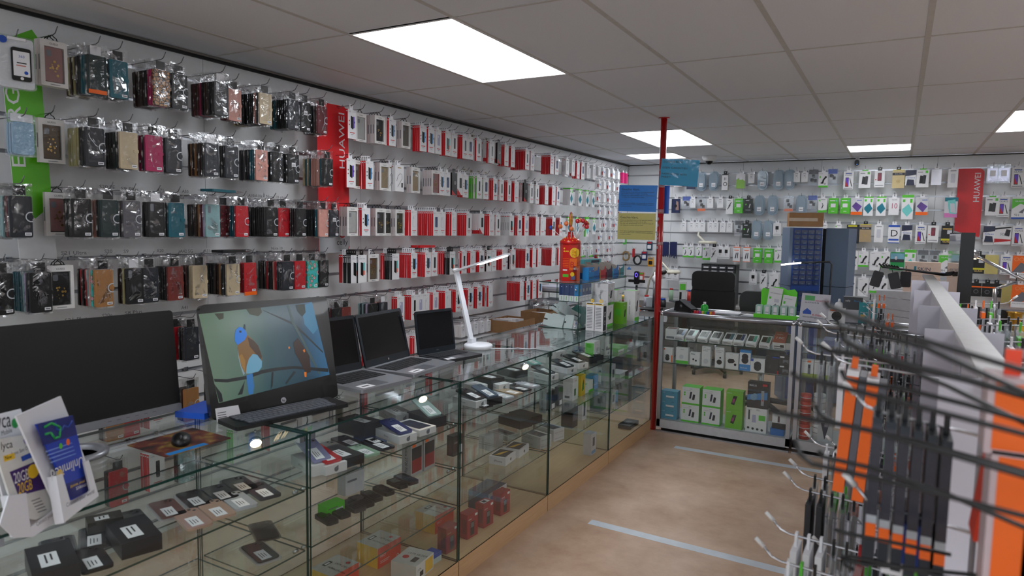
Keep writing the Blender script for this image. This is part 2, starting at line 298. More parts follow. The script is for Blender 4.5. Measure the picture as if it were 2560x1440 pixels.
# floor tape
for q, t in (([(1690,1114),(2046,1172),(2046,1184),(1692,1122)],'far grey tape strip on the beige floor before the showcase'),([(1480,1299),(1960,1418),(1950,1440),(1472,1310)],'near grey tape strip on the beige floor beside the counter')):
    ps = [atZ(u, v, 0) for u, v in q]; a = ps[0]; b = ps[1]; yy = (a.y+ps[3].y)/2; y2 = (b.y+ps[2].y)/2; wd = .032
    G().add([(a.x,yy-wd,.0002),(b.x+.3,y2-wd,.0002),(b.x+.3,y2+wd,.0002),(a.x,yy+wd,.0002),(a.x,yy-wd,.0009),(b.x+.3,y2-wd,.0009),(b.x+.3,y2+wd,.0009),(a.x,yy+wd,.0009)],[(4,5,6,7),(0,1,5,4),(2,3,7,6),(0,4,7,3),(1,2,6,5)],M('grey_floor_tape',(206,214,222),.35,noise=.08,nscale=12)).build('floor_tape', label=t, cat='floor tape')
# ================================================================ glass counter (six units in a row)
CX0, CX1, CT = -2.30, -1.70, .95
units = [(-.25,.69,'nearest unit, below the camera'),(.70,1.63,'under the big monitor and brochures'),(1.64,2.55,'below the all-in-one and first laptop'),(2.56,3.48,'below the black laptop and desk lamp'),(3.49,4.44,'under the small glass case'),(4.45,5.38,'farthest unit, beside the red pole')]
def pane(g, a, b, thin):
    """thin axis gets clear faces, the four narrow sides the green edge"""
    mt = {k: (GLASS if k[1] == thin else GEDGE) for k in ('-x','+x','-y','+y','-z','+z')}; g.box(a, b, GLASS, mt); return g
for y0, y1, t in units:
    r = empty('glass_counter', ((CX0+CX1)/2,(y0+y1)/2,0), f'clear glass counter unit on beech plinth, {t}', 'display counter'); w2 = (y1-y0)/2; d2 = .30
    G().box((-d2,-w2,0),(d2,w2,.098), WOOD).build('plinth', r)
    pane(G(), (-d2,-w2,CT-.008),(d2,w2,CT), 'z').build('glass_top', r)
    pane(G(), (d2-.006,-w2+.001,.098),(d2,w2-.001,CT-.008), 'x').build('front_pane', r)
    pane(G(), (-d2+.01,-w2,.098),(d2-.0065,-w2+.006,CT-.008), 'y').build('side_pane', r); pane(G(), (-d2+.01,w2-.006,.098),(d2-.0065,w2,CT-.008), 'y').build('side_pane', r)
    pane(G(), (-d2,-w2,.098),(-d2+.006,w2,CT-.008), 'x').build('back_pane', r)
    for z in ((.75,.54,.36) if y0 > 2 and y0 < 5 else (.75,.54,.36)): pane(G(), (-d2+.012,-w2+.009,z-.006),(d2-.04 if z > 5 else d2-.009,w2-.009,z), 'z').build('glass_shelf', r)
    for z in (.75,.54):
        for s in (-1, 1): G().cyl((d2-.05,s*(w2-.006),z-.014),(d2-.05,s*(w2-.022),z-.014),.007,CHROME,10).cyl((-d2+.08,s*(w2-.006),z-.014),(-d2+.08,s*(w2-.022),z-.014),.007,CHROME,10).build('shelf_pin', r)
    G().box((d2-.03,-w2+.006,CT-.03),(d2-.008,-w2+.03,CT-.009),CHROME).box((d2-.03,w2-.03,CT-.03),(d2-.008,w2-.006,CT-.009),CHROME).build('corner_clip', r)
# showcase cabinets (aluminium frame), front at y=5.43
def showcase(x0, x1, lab, lean=0):
    y0, y1 = 5.43, 5.88; r = empty('aluminium_showcase', ((x0+x1)/2,(y0+y1)/2,0), lab, 'display cabinet'); w2 = (x1-x0)/2; d2 = .225; H = .99
    f = G()
    for sx in (-1, 1):
        for sy in (-1, 1): f.cbox((sx*(w2-.014),sy*(d2-.014),.5*(H)+.02),(.028,.028,H-.04),alu)
    f.build('corner_posts', r)
    t = G()
    for sy in (-1, 1): t.cyl((-w2+.02,sy*(d2-.014),H-.014),(w2-.02,sy*(d2-.014),H-.014),.019,alu,12)
    for sx in (-1, 1): t.cyl((sx*(w2-.014),-d2+.02,H-.014),(sx*(w2-.014),d2-.02,H-.014),.019,alu,12)
    t.build('top_rail', r)
    k = G()
    for sx in (-1, 1): k.ball((sx*(w2-.014),-(d2-.014),H-.014),.022,CHROME,12)
    k.build('corner_ball', r)
    G().box((-w2,-d2,.03),(w2,-d2+.02,.10),M('grey_panel',(190,192,196),.5)).box((-w2,-d2+.02,.085),(w2,d2,.10),M('grey_panel')).box((-w2+.03,-d2+.04,0),(w2-.03,d2-.04,.03),BLACK).build('base_panel', r)
    G().box((-w2,-d2-.02,0.0),(w2,-d2,.012),alu).build('floor_strip', r)
    pane(G(), (-w2+.028,-d2+.02,H-.03),(w2-.028,d2-.02,H-.024),'z').build('glass_top', r)
    pane(G(), (-w2+.028,-d2+.006,.10),(w2-.028,-d2+.011,H-.033),'y').build('front_pane', r)
    for sx in (-1, 1): pane(G(), (sx*(w2-.012)-.0025,-d2+.028,.10),(sx*(w2-.012)+.0025,d2-.028,H-.033),'x').build('side_pane', r)
    pane(G(), (-w2+.028,d2-.011,.10),(w2-.028,d2-.006,H-.033),'y').build('back_pane', r)
    for z in (.765,.575): pane(G(), (-w2+.03,-d2+.022,z-.006),(w2-.03,d2-.06,z),'z').build('glass_shelf', r)
    return r
showcase(-1.665,-.635, 'silver framed glass showcase full of boxed earbuds and chargers by the red pole')
showcase(-.615,.415, 'silver framed glass showcase partly behind the gondola, with red rolls inside')
# ================================================================ packaged goods: shared meshes, one object per thing
def proj_u(x, y, z):
    p = Vector((x, y, z-CAMH)); return 1280+FPX*p.dot(CR)/p.dot(CF)
def y_on_left(u, x, z):
    a, b = .2, 9.1
    for _ in range(40):
        m = (a+b)/2
        if proj_u(x, m, z) < u: a = m
        else: b = m
    return (a+b)/2
def x_on_back(u, y, z):
    a, b = -3.3, 3.2
    for _ in range(40):
        m = (a+b)/2
        if proj_u(m, y, z) < u: a = m
        else: b = m
    return (a+b)/2
CLR = {'K':('black',(13,13,15)),'N':('charcoal',(32,35,43)),'T':('teal',(8,88,102)),'M':('magenta',(172,22,86)),'W':('beige',(196,178,146)),'P':('rose pink',(204,146,134)),
 'B':('dark brown',(54,36,30)),'R':('red',(184,20,34)),'G':('grey',(92,90,96)),'A':('dark green',(22,42,42)),'L':('pale blue grey',(134,170,172)),'D':('maroon',(92,26,34)),
 'C':('tan',(166,116,66)),'Q':('rust red',(116,42,34)),'Y':('pale gold',(178,170,118)),'X':('lilac',(176,160,190)),'F':('turquoise floral',(60,190,190)),'E':('red floral',(110,20,30)),'S':('snakeskin print',(168,118,72)),'H':('light blue',(130,176,206)),'O':('red and orange',(190,24,34))}
def leather(k):
    n, c = CLR[k]; key = 'leather_'+k
    if key in MATS: return MATS[key]
    if k in 'FES':
        m = M(key, c, .4, noise=0); nt = m.node_tree; N = nt.nodes; L = nt.links; b = N['Principled BSDF']; tc = N.new('ShaderNodeTexCoord'); v = N.new('ShaderNodeTexVoronoi'); v.inputs['Scale'].default_value = 42 if k != 'S' else 60
        if k == 'S': v.feature = 'DISTANCE_TO_EDGE'
        r = N.new('ShaderNodeValToRGB'); e = r.color_ramp.elements
        if k == 'S': e[0].position=.06; e[0].color=(*lin((40,26,18)),1); e[1].position=.16; e[1].color=(*lin((176,124,76)),1)
        else:
            cs = {'F':[(190,40,90),(230,170,190),(60,140,90),(60,186,186)],'E':[(150,146,146),(120,24,34),(60,20,26),(110,20,30)]}[k]; e[0].color=(*lin(cs[0]),1); e[1].color=(*lin(cs[3]),1); e[1].position=.62
            x = e.new(.25); x.color=(*lin(cs[1]),1); x = e.new(.42); x.color=(*lin(cs[2]),1)
        L.new(tc.outputs['Object'], v.inputs['Vector']); L.new(v.outputs['Distance'], r.inputs[0]); L.new(r.outputs[0], b.inputs['Base Color']); return m
    return M(key, c, .5, noise=.06, nscale=60, bump=.15)
TPL = {}
def film(w, z0, z1, t, seed, back=True):
    g = G(); R_ = random.Random(seed); nx, nz = 5, 8
    for s in ((1,-1) if back else (1,)):
        vs = []
        for j in range(nz+1):
            for i in range(nx+1):
                e = i in (0,nx) or j in (0,nz); y = (i/nx-.5)*w+(R_.uniform(-.002,.002) if not e else R_.uniform(-.001,.001)); z = z1+(z0-z1)*j/nz
                vs.append((s*(t/2 if not e else .0006)+(R_.uniform(-.0012,.0012) if not e else 0), y, z+(R_.uniform(-.003,.003) if j in (0,nz) else 0)))
        g.add(vs, [(j*(nx+1)+i, j*(nx+1)+i+1, (j+1)*(nx+1)+i+1, (j+1)*(nx+1)+i) for j in range(nz) for i in range(nx)], BAG, True)
    return g.mesh('plastic_bag')
def t_wallet(k, style=0, w=.082, h=.166):
    key = ('wallet', k, style)
    if key in TPL: return TPL[key]
    m = leather(k); zc = -.045-h/2; g = G(); g.slab(w, h, -.0065, .0065, .007, m, 'x', (0,zc))
    g.box((-.004,-w/2+.003,zc-h/2+.002),(.004,w/2-.002,zc+h/2-.002), DGREY) if False else None
    if k == 'O': g.box((.0066,-w/2,zc-h/2-.014),(.008,w/2,zc-h/2+.006), ORNG)
    if style == 3: g.box((.0066,-w/2+.004,zc-h/2+.003),(.0082,w/2-.002,zc-h/2+.02), ORNG)
    if style == 4: # moulded back cover with camera hole
        g.slab(.016,.036,.0066,.0072,.006,M('camera_hole',(120,124,132),.3),'x',(-w/2+.02,zc+h/2-.026))
    parts = []
    if style in (0,1,2,3):
        c = G(); c.slab(.022,.016,.0068,.0085,.004,m,'x',(w/2-.008,zc)); parts.append(('clasp', c.mesh('clasp'), None))
        if style in (1,2): a = G(); a.disc((.0092,w/2-.006,zc),.021,(0,1,0),(0,0,1.0),M('clasp_guard_film',(196,200,206),.25,noise=0),16,.0165,70,290); parts.append(('clasp_guard', a.mesh('clasp_guard'), None))
    st = G(); st.box((.0068,w/2-.03,zc-h/2+.008),(.0076,w/2-.006,zc-h/2+.02), STICK); st.box((.0077,w/2-.027,zc-h/2+.012),(.0078,w/2-.009,zc-h/2+.016), GREYI)
    if style == 2: st.box((.0068,-.012,zc+.01),(.0076,.016,zc+.034), STICK); st.box((.0077,-.009,zc+.02),(.0078,.013,zc+.023), INK); st.box((.0077,-.009,zc+.014),(.0078,.009,zc+.017), INK)
    parts.append(('price_sticker', st.mesh('price_sticker'), None)); parts.append(('plastic_bag', film(w+.014, zc-h/2-.008, .006, .0150, hash_(k)+style), None))
    hd = G(); hc = STICK if style in (3,4) else BLACK
    hd.box((-.0008,-.022,-.042),(.0008,.022,-.004), hc)
    parts.append(('header_card', hd.mesh('header_card'), None))
    TPL[key] = dict(name='wallet_case', root=g.mesh('wallet_case'), parts=parts, keep=('plastic_bag',), t=.0172, w=w, desc=(CLR[k][0]+' wallet case'))
    return TPL[key]
def hash_(s): return sum(ord(c)*(i+3) for i, c in enumerate(str(s)))
def phone_art(g, x, yc, zc, w, h, body, scr, f=.0006):
    """a little phone in a folio printed on the card"""
    g.poly([(-w*.5,h*.5),(-w*.5,-h*.42),(w*.12,-h*.55),(w*.12,h*.42)], (x,yc,zc), (0,1,0), (0,0,1), body)
    if scr: g.poly([(w*.14,h*.46),(w*.14,-h*.46),(w*.46,-h*.4),(w*.46,h*.46)], (x+f,yc,zc), (0,1,0), (0,0,1), scr)
SCB = M('print_blue_screen',(70,140,200),.4,noise=0); SCV = M('print_violet_screen',(96,60,190),.4,noise=0); NAVY = M('print_navy',(34,40,66),.45,noise=0); PLG = M('print_pale_grey',(196,198,206),.45,noise=0); PLM = M('print_lilac',(168,168,196),.45,noise=0)
def t_box(v, side='r', w=.080, h=.184, t=.0165):
    key = ('box', v, side)
    if key in TPL: return TPL[key]
    sm = {'r':RED,'w':WHITE,'k':BLACK,'g':GREEN}[side]; z1 = -.022; z0 = z1-h; g = G(); g.box((-t/2,-w/2,z0),(t/2,w/2,z1), WHITE, {'-y':sm,'+y':sm,'-x':WHITE,'+x':WHITE,'+z':WHITE,'-z':sm})
    x = t/2+.0003; zc = (z0+z1)/2
    if side != 'k': g.text('celly', (x,-w/2+.01,z1-.016), (0,1,0), (0,0,1), .011, GREYI); g.text('(', (x,-w/2+.0045,z1-.016), (0,1,0), (0,0,1), .011, REDI); g.text('WALLY' if v in '0 4' else 'GELSKIN', (x,w/2-.036,z1-.016),(0,1,0),(0,0,1),.009,PLG,w=.03)
    else: g.text('wallet case', (x,-w/2+.006,z1-.028),(0,1,0),(0,0,1),.012,GREYI,w=.058); g.text('XQISIT',(x,-w/2+.006,z1-.014),(0,1,0),(0,0,1),.007,INK)
    if v in ('0','4'):
        phone_art(g, x, .006, zc+.012, .036, .082, BLACK, SCB if v == '0' else SCV)
        for q in (0,1): g.disc((x,-.026,zc+.02-.024*q),.005,(0,1,0),(0,0,1),NAVY if v == '0' else REDI,6)
        g.box((x,.021,zc+.008),(x+.0003,.027,zc+.02),BLACK)
    elif v == '1': g.slab(.032,.082,x-.0002,x+.0003,.006,PLG,'x',(.002,zc+.012)); g.slab(.028,.078,x+.0003,x+.0006,.005,WHITE,'x',(.002,zc+.012)); g.slab(.009,.016,x+.0006,x+.0009,.003,PLG,'x',(-.006,zc+.038))
    elif v == '2': g.slab(.02,.082,x-.0002,x+.0003,.004,BLACK,'x',(.004,zc+.012))
    elif v == '3': g.slab(.034,.08,x-.0002,x+.0003,.006,M('print_slate_blue',(62,78,118),.4),'x',(.004,zc+.012)); g.slab(.01,.018,x+.0003,x+.0006,.003,INK,'x',(-.004,zc+.038))
    elif v == '5': g.slab(.034,.08,x-.0002,x+.0003,.006,PLM,'x',(.004,zc+.012)); g.slab(.01,.018,x+.0003,x+.0006,.003,WHITE,'x',(-.004,zc+.038))
    elif v == '6':
        phone_art(g, x, .004, zc+.0, .04, .09, BLACK, M('print_aqua_screen',(90,190,190),.4,noise=0)); g.box((x,.004+.0046,zc-.04),(x+.0009,.022,zc-.012),M('print_coral',(236,120,100),.4,noise=0))
    elif v == '7':  # big round logo
        g.disc((x,0,zc+.035),.022,(0,1,0),(0,0,1),REDI,20,.016,20,160); g.disc((x,0,zc+.035),.022,(0,1,0),(0,0,1),REDI,20,.016,200,340); g.text('celly',(x,0,zc-.014),(0,1,0),(0,0,1),.022,GREYI,al='c'); g.text('5.7"',(x,0,zc-.04),(0,1,0),(0,0,1),.012,INK,al='c')
    if side != 'k' and v != '7':
        g.box((x-.0002,-.02,z0+.036),(x+.0002,.024,z0+.041), REDI); g.box((x-.0002,-.01,z0+.026),(x+.0002,.014,z0+.029), GREYI); g.box((x-.0002,-.006,z0+.018),(x+.0002,.01,z0+.0205), PLG)
    g.box((-t/2+.003,-w/2-.0004,z1-.014),(t/2-.003,-w/2,z1-.008), WHITE if side != 'w' else REDI)
    if side == 'k': g.box((-.003,-w/2-.0004,z1-.05),(.003,-w/2,z1-.02), STICK)
    if side in 'wg': g.box((-.002,-w/2-.0004,z0+.05),(.002,-w/2,z0+.12), GREYI)
    hb = BLACK if side == 'k' else STICK; tb = G(); tb.box((-.0012,-.016,z1),(.0012,.016,-.006), hb); tb.box((-.0012,-.016,-.006),(.0012,-.006,.006), hb); tb.box((-.0012,.006,-.006),(.0012,.016,.006), hb); tb.box((-.0012,-.016,.006),(.0012,.016,.012), hb)
    d = {'0':'white and red wallet-case box','4':'white box with purple phone','1':'white and red clear-case box','2':'white box with slim black phone','3':'white box with slate-blue case','5':'white box with lilac case','6':'white box with colourful phone','7':'white box with round red logo'}[v]
    if side == 'w': d = d.replace(' and red','')
    TPL[key] = dict(name='boxed_phone_case' if side == 'r' else {'k':'black_edged_case_box','w':'white_case_box','g':'green_edged_case_box'}[side], root=g.mesh('boxed_phone_case'), parts=[('hang_tab', tb.mesh('hang_tab'), None)], keep=('hang_tab',), t=t+.0014, w=w, desc=d)
    return TPL[key]
GOLD = M('gold_charm',(214,176,96),.25,.8,noise=.1)
def t_window(k):
    key = ('win', k)
    if key in TPL: return TPL[key]
    w, h, t = .104, .186, .0215; z1 = -.02; z0 = z1-h; zc = (z0+z1)/2; g = G(); ow = M('offwhite_card',(216,214,212),.45)
    b, tp_ = .016, .026
    g.box((-t/2,-w/2,z0),(t/2,-w/2+b,z1),ow,{'-y':M('pinkish_white_card',(206,196,196),.5),'+y':ow,'-x':ow,'+x':ow,'-z':ow,'+z':ow}).box((-t/2,w/2-b*.8,z0),(t/2,w/2,z1),ow).box((-t/2,-w/2+b,z1-tp_),(t/2,w/2-b*.8,z1),ow).box((-t/2,-w/2+b,z0),(t/2,w/2-b*.8,z0+b),ow)
    g.box((-t/2,-w/2+b,z0+b),(-t/2+.002,w/2-b*.8,z1-tp_),M('window_back_card',(96,96,100),.6))
    g.text('GUESS',(t/2+.0003,0,z1-.018),(0,1,0),(0,0,1),.011,INK,w=.034,al='c'); g.box((t/2,-.018,z0+.006),(t/2+.0004,.02,z0+.0085),GREYI)
    g.box((-.004,-w/2-.0004,zc-.03),(.004,-w/2,zc+.03),GREYI)
    col = {'K':(26,26,28),'G':(88,84,72),'P':(156,112,110),'S':(150,130,98),'W':(176,178,176),'B':(96,80,58),'A':(38,42,36)}[k]
    c = G(); c.slab(w-b*2.1,h-b*2.9,-t/2+.004,t/2-.006,.009,M('guess_case_'+k,col,.45,noise=.25 if k in 'SB' else .05,nscale=260 if k in 'SB' else 40),'x',(0,zc-.004))
    c.slab(.02,.026,t/2-.006,t/2-.0055,.006,M('camera_hole',(120,124,132),.3),'x',(-w/2+b*1.9+.004,zc+h/2-.052))
    parts = [('case', c.mesh('case'), None)]
    if k in 'KBAP': 
        q = G(); R_ = random.Random(hash_(k))
        for i in range(12): q.disc((t/2-.004,R_.uniform(-.016,.018),zc-.02+R_.uniform(-.03,.03)),R_.uniform(.002,.006),(0,1,0),(0,0,1),GOLD,6,.0008)
        parts.append(('gold_charm', q.mesh('gold_charm'), None))
    hk = G(); hk.tube([(0,-.02,z1+.002),(0,-.016,z1+.012),(0,-.006,z1+.018),(0,0,z1+.026),(0,.006,z1+.018),(0,.016,z1+.012),(0,.02,z1+.002)],.0022,BLACK,5).box((-.002,-.024,z1-.001),(.002,.024,z1+.003),BLACK)
    parts.append(('plastic_hanger', hk.mesh('plastic_hanger'), None)); wf = G(); wf.box((t/2-.0015,-w/2+b,z0+b),(t/2-.001,w/2-b*.8,z1-tp_),ACRYW); parts.append(('window_film', wf.mesh('window_film'), None))
    TPL[key] = dict(name='window_case_box', root=g.mesh('window_case_box'), parts=parts, keep=('plastic_hanger','case'), t=t+.0016, w=w, desc={'K':'window box with gold-charm case','G':'window box with grey-brown case','P':'window box with pink case','S':'window box with glitter case','W':'window box with pale case','B':'window box with brown monogram case','A':'window box with dark olive case'}[k])
    return TPL[key]
ACRYW = glassy('window_film_clear', (.97,.97,.97), refl=.9, base=.04, rough=.05, bump=.15, bscale=12)
TEAL = M('teal_print',(22,120,140),.4,noise=.12,nscale=20); LTEAL = M('light_teal_print',(110,200,196),.4)
def t_card(v):
    """flat hanging packs: screen glass, cable boxes, white mini boxes"""
    key = ('card', v)
    if key in TPL: return TPL[key]
    n, d, w, h, t = 'screen_protector_pack', '', .078, .172, .008; x = 0; side = WHITE; face = WHITE; g = G(); parts = []; top = -.02
    S = dict(teal=('white pack with teal shape',.08,.17,.008,WHITE,WHITE), teallight=('white pack with pale teal phone',.095,.2,.02,GREEN,WHITE), white=('plain white slim pack',.075,.165,.008,WHITE,WHITE),
      lany=('white box with wrist-strap loop',.09,.185,.02,WHITE,WHITE), corner=('pack with red lower corner',.072,.17,.014,WHITE,WHITE), mini=('small white charger box',.062,.095,.03,WHITE,WHITE), minib=('small white box with butterfly print',.07,.1,.026,WHITE,WHITE),
      pink=('thin magenta folio pack',.06,.13,.01,M('hot_pink_card',(206,30,110),.4),M('hot_pink_card')), blk=('black carded pack with red corner',.075,.175,.016,BLACK,BLACK), gbot=('white box with green base',.078,.14,.03,WHITE,WHITE), gbotS=('small white green-based box',.06,.12,.024,WHITE,WHITE),
      green=('bright green charger box',.085,.15,.045,GREEN,GREEN), dgreen=('black and green charger box',.085,.15,.035,M('deep_green_black',(34,42,38),.4),M('deep_green_black')), lime=('white and lime charger box',.09,.15,.05,WHITE,WHITE), cable=('cable box with black ring',.062,.165,.03,M('tan_card_side',(176,158,140),.5),WHITE),
      cable2=('cable box with black plugs',.07,.16,.03,WHITE,WHITE), orange=('white and orange cable box',.07,.145,.034,M('salmon_card',(214,150,130),.5),WHITE), glass=('glass box with phone and hammer',.085,.17,.02,WHITE,WHITE), gold=('gold box with black band',.1,.165,.03,M('gold_card',(206,186,136),.35),M('gold_card')),
      tan=('tan box with dark band',.1,.165,.03,M('tan_card',(168,146,112),.5),M('tan_card')), purple=('purple pack with orange base',.098,.16,.014,M('grey_white_card',(200,200,206),.4),M('grey_white_card')), ten=('pack with big number 10',.085,.16,.014,WHITE,WHITE), phon2=('white box with two black phones',.1,.16,.03,WHITE,WHITE),
      red1=('pack with red nebula phone',.085,.155,.014,WHITE,WHITE), D=('white pack with large letter D',.095,.17,.014,WHITE,WHITE), glb=('blue and white glass pack',.085,.14,.012,WHITE,WHITE), silver=('silver zip packet',.08,.14,.01,M('silver_film',(196,196,204),.2,.5),M('silver_film')),
      yellow=('yellow and black earphone box',.11,.18,.05,M('yellow_card',(206,200,40),.4),BLACK), navy=('navy photo pack',.09,.15,.02,M('navy_card',(26,38,74),.4),M('navy_card')), bluew=('white box with blue flash',.085,.12,.03,WHITE,WHITE), grey=('grey carded adapter pack',.075,.13,.02,M('grey_white_card'),M('grey_white_card')),
      gg=('green-cornered pack marked 9H',.1,.19,.016,WHITE,WHITE), blkor=('black lens pack with orange stripe',.078,.12,.02,BLACK,BLACK), orgl=('orange glass box with grey phone',.12,.2,.03,ORNG,ORNG), goldp=('shiny gold pouch',.105,.17,.012,M('gold_film',(176,160,98),.25,.6),M('gold_film')), blkgold=('black and gold glass box',.09,.17,.03,BLACK,BLACK),
      redst=('white pack with red streaks',.12,.16,.02,WHITE,WHITE), mount=('white car mount box',.09,.18,.04,WHITE,WHITE), mountg=('green-based car mount box',.085,.15,.03,WHITE,WHITE), greenph=('green box with car photo',.12,.17,.04,M('dark_green_card',(24,140,70),.4),M('dark_green_card')), adap=('white box with black plug print',.075,.12,.03,WHITE,WHITE), tpl=('pink and teal phone pack',.1,.18,.02,M('grey_white_card'),M('grey_white_card')))
    d, w, h, t, side, face = S[v]; z1, z0 = top, top-h; zc = (z0+z1)/2; X = t/2+.0004; Rt, U = (0,1,0), (0,0,1)
    g.box((-t/2,-w/2,z0),(t/2,w/2,z1), face, {'-y':side,'+y':side,'-x':face,'+x':face,'+z':side,'-z':side})
    def P(pts, m, dx=0): g.poly([(a*w, b*h) for a, b in pts], (X+dx,0,zc), Rt, U, m)
    def rc(a0, b0, a1, b1, m, dx=0): P([(a0,b0),(a1,b0),(a1,b1),(a0,b1)], m, dx)
    def dd(a, b, r, m, r0=0, n=12): g.disc((X+.0003,a*w,zc+b*h), r*w, Rt, U, m, n, r0*w)
    if v in ('teal','teallight'):
        P([(-.42,-.02),(.1,.22),(.46,-.1),(.0,-.38),(-.42,-.14)], TEAL if v == 'teal' else LTEAL); rc(-.42,.3,-.2,.42,GREEN); rc(.2,.26,.4,.44,GREEN)
        g.box((-t/2,-w/2,z1),(t/2,w/2,z1+.026 if v == 'teallight' else z1+.012), GREEN)
    elif v == 'lany': g.tube([(X,-.02,zc-.06),(X,.004,zc-.03),(X,.026,zc+.0),(X,.024,zc+.03),(X,.004,zc+.034),(X,-.018,zc+.014),(X,-.03,zc-.02)],.0014,BLACK,4); rc(.2,-.34,.38,-.16,DGREY); rc(-.2,.38,.2,.41,GOLD)
    elif v == 'corner': P([(-.5,-.5),(.2,-.5),(-.5,-.2)], REDI); g.slab(.03,.08,X,X+.0003,.006,BLACK,'x',(.008,zc+.01)); g.box((-t/2,-w/2-.0004,z0),(t/2,-w/2,z0+.03), REDI)
    elif v == 'mini': rc(-.1,.1,.02,.2,GREYI); rc(-.25,-.1,-.18,.3,PLG); rc(.1,-.1,.17,.3,PLG); rc(-.2,.38,.2,.42,GREYI)
    elif v == 'minib':
        P([(0,0),(-.34,.26),(-.3,-.06)], M('butterfly_blue',(40,110,180),.4)); P([(0,0),(.26,.22),(.24,-.1)], M('butterfly_blue')); P([(0,0),(-.2,-.2),(.02,-.1)], INK)
        g.box((-t/2+.006,-w/2-.0004,z0+.02),(t/2-.006,-w/2,z1-.04), REDI if hash_(v)%2 else GREYI)
    elif v == 'blk': P([(-.5,-.5),(.3,-.5),(-.5,-.28)], REDI); dd(.1,.05,.16,WHITE,.12)
    elif v in ('gbot','gbotS'): P([(-.5,-.5),(.5,-.5),(.5,-.3),(0,-.36),(-.5,-.34)], GREEN); g.tube([(X,-.006,zc-.03),(X,.004,zc),(X,-.002,zc+.02)],.004,DGREY,5); rc(-.42,.28,-.26,.4,GREEN); rc(-.2,.38,.3,.41,GREYI); g.box((-t/2-.0002,-w/2-.0003,z0),(t/2,w/2+.0003,z0+.01),GREEN)
    elif v == 'green': g.cbox((X,0,zc+.004),(.002,w*.5,h*.24),WHITE); rc(-.36,.3,.2,.36,WHITE); dd(-.34,-.14,.05,WHITE); rc(-.16,-.36,.16,-.33,WHITE); rc(.28,.28,.4,.38,LTEAL)
    elif v == 'dgreen': dd(-.26,.1,.1,GREEN); g.tube([(X,.01,zc-.02),(X,.02,zc+.02)],.005,STICK,5); rc(-.3,.34,.1,.4,PLG); rc(-.3,-.3,.3,-.27,PLG)
    elif v == 'lime': P([(-.5,-.5),(.5,-.5),(.5,.0),(-.1,.24),(-.5,.1)], M('lime_print',(140,190,80),.4)); g.cbox((X,.0,zc+.03),(.002,w*.3,h*.22),STICK)
    elif v == 'cable': dd(.05,-.12,.34,BLACK,.24); rc(-.14,.12,-.05,.3,BLACK); rc(.1,.12,.18,.3,BLACK); rc(-.5,.44,.5,.5,BLACK)
    elif v == 'cable2': P([(-.34,-.16),(.1,.12),(.14,.07),(-.28,-.21)], BLACK); P([(-.2,.02),(.24,.3),(.28,.25),(-.14,-.03)], BLACK); rc(-.3,.36,.1,.4,GREYI)
    elif v == 'orange': P([(-.24,-.26),(-.1,-.28),(.02,.1),(-.08,.16)], DGREY); P([(.06,-.26),(.18,-.26),(.26,.14),(.14,.16)], DGREY); rc(-.36,.3,.3,.34,ORNG); rc(-.5,-.5,.5,-.47,ORNG); g.box((-t/2,-w/2,z1),(t/2,w/2,z1+.008), ORNG)
    elif v == 'glass':
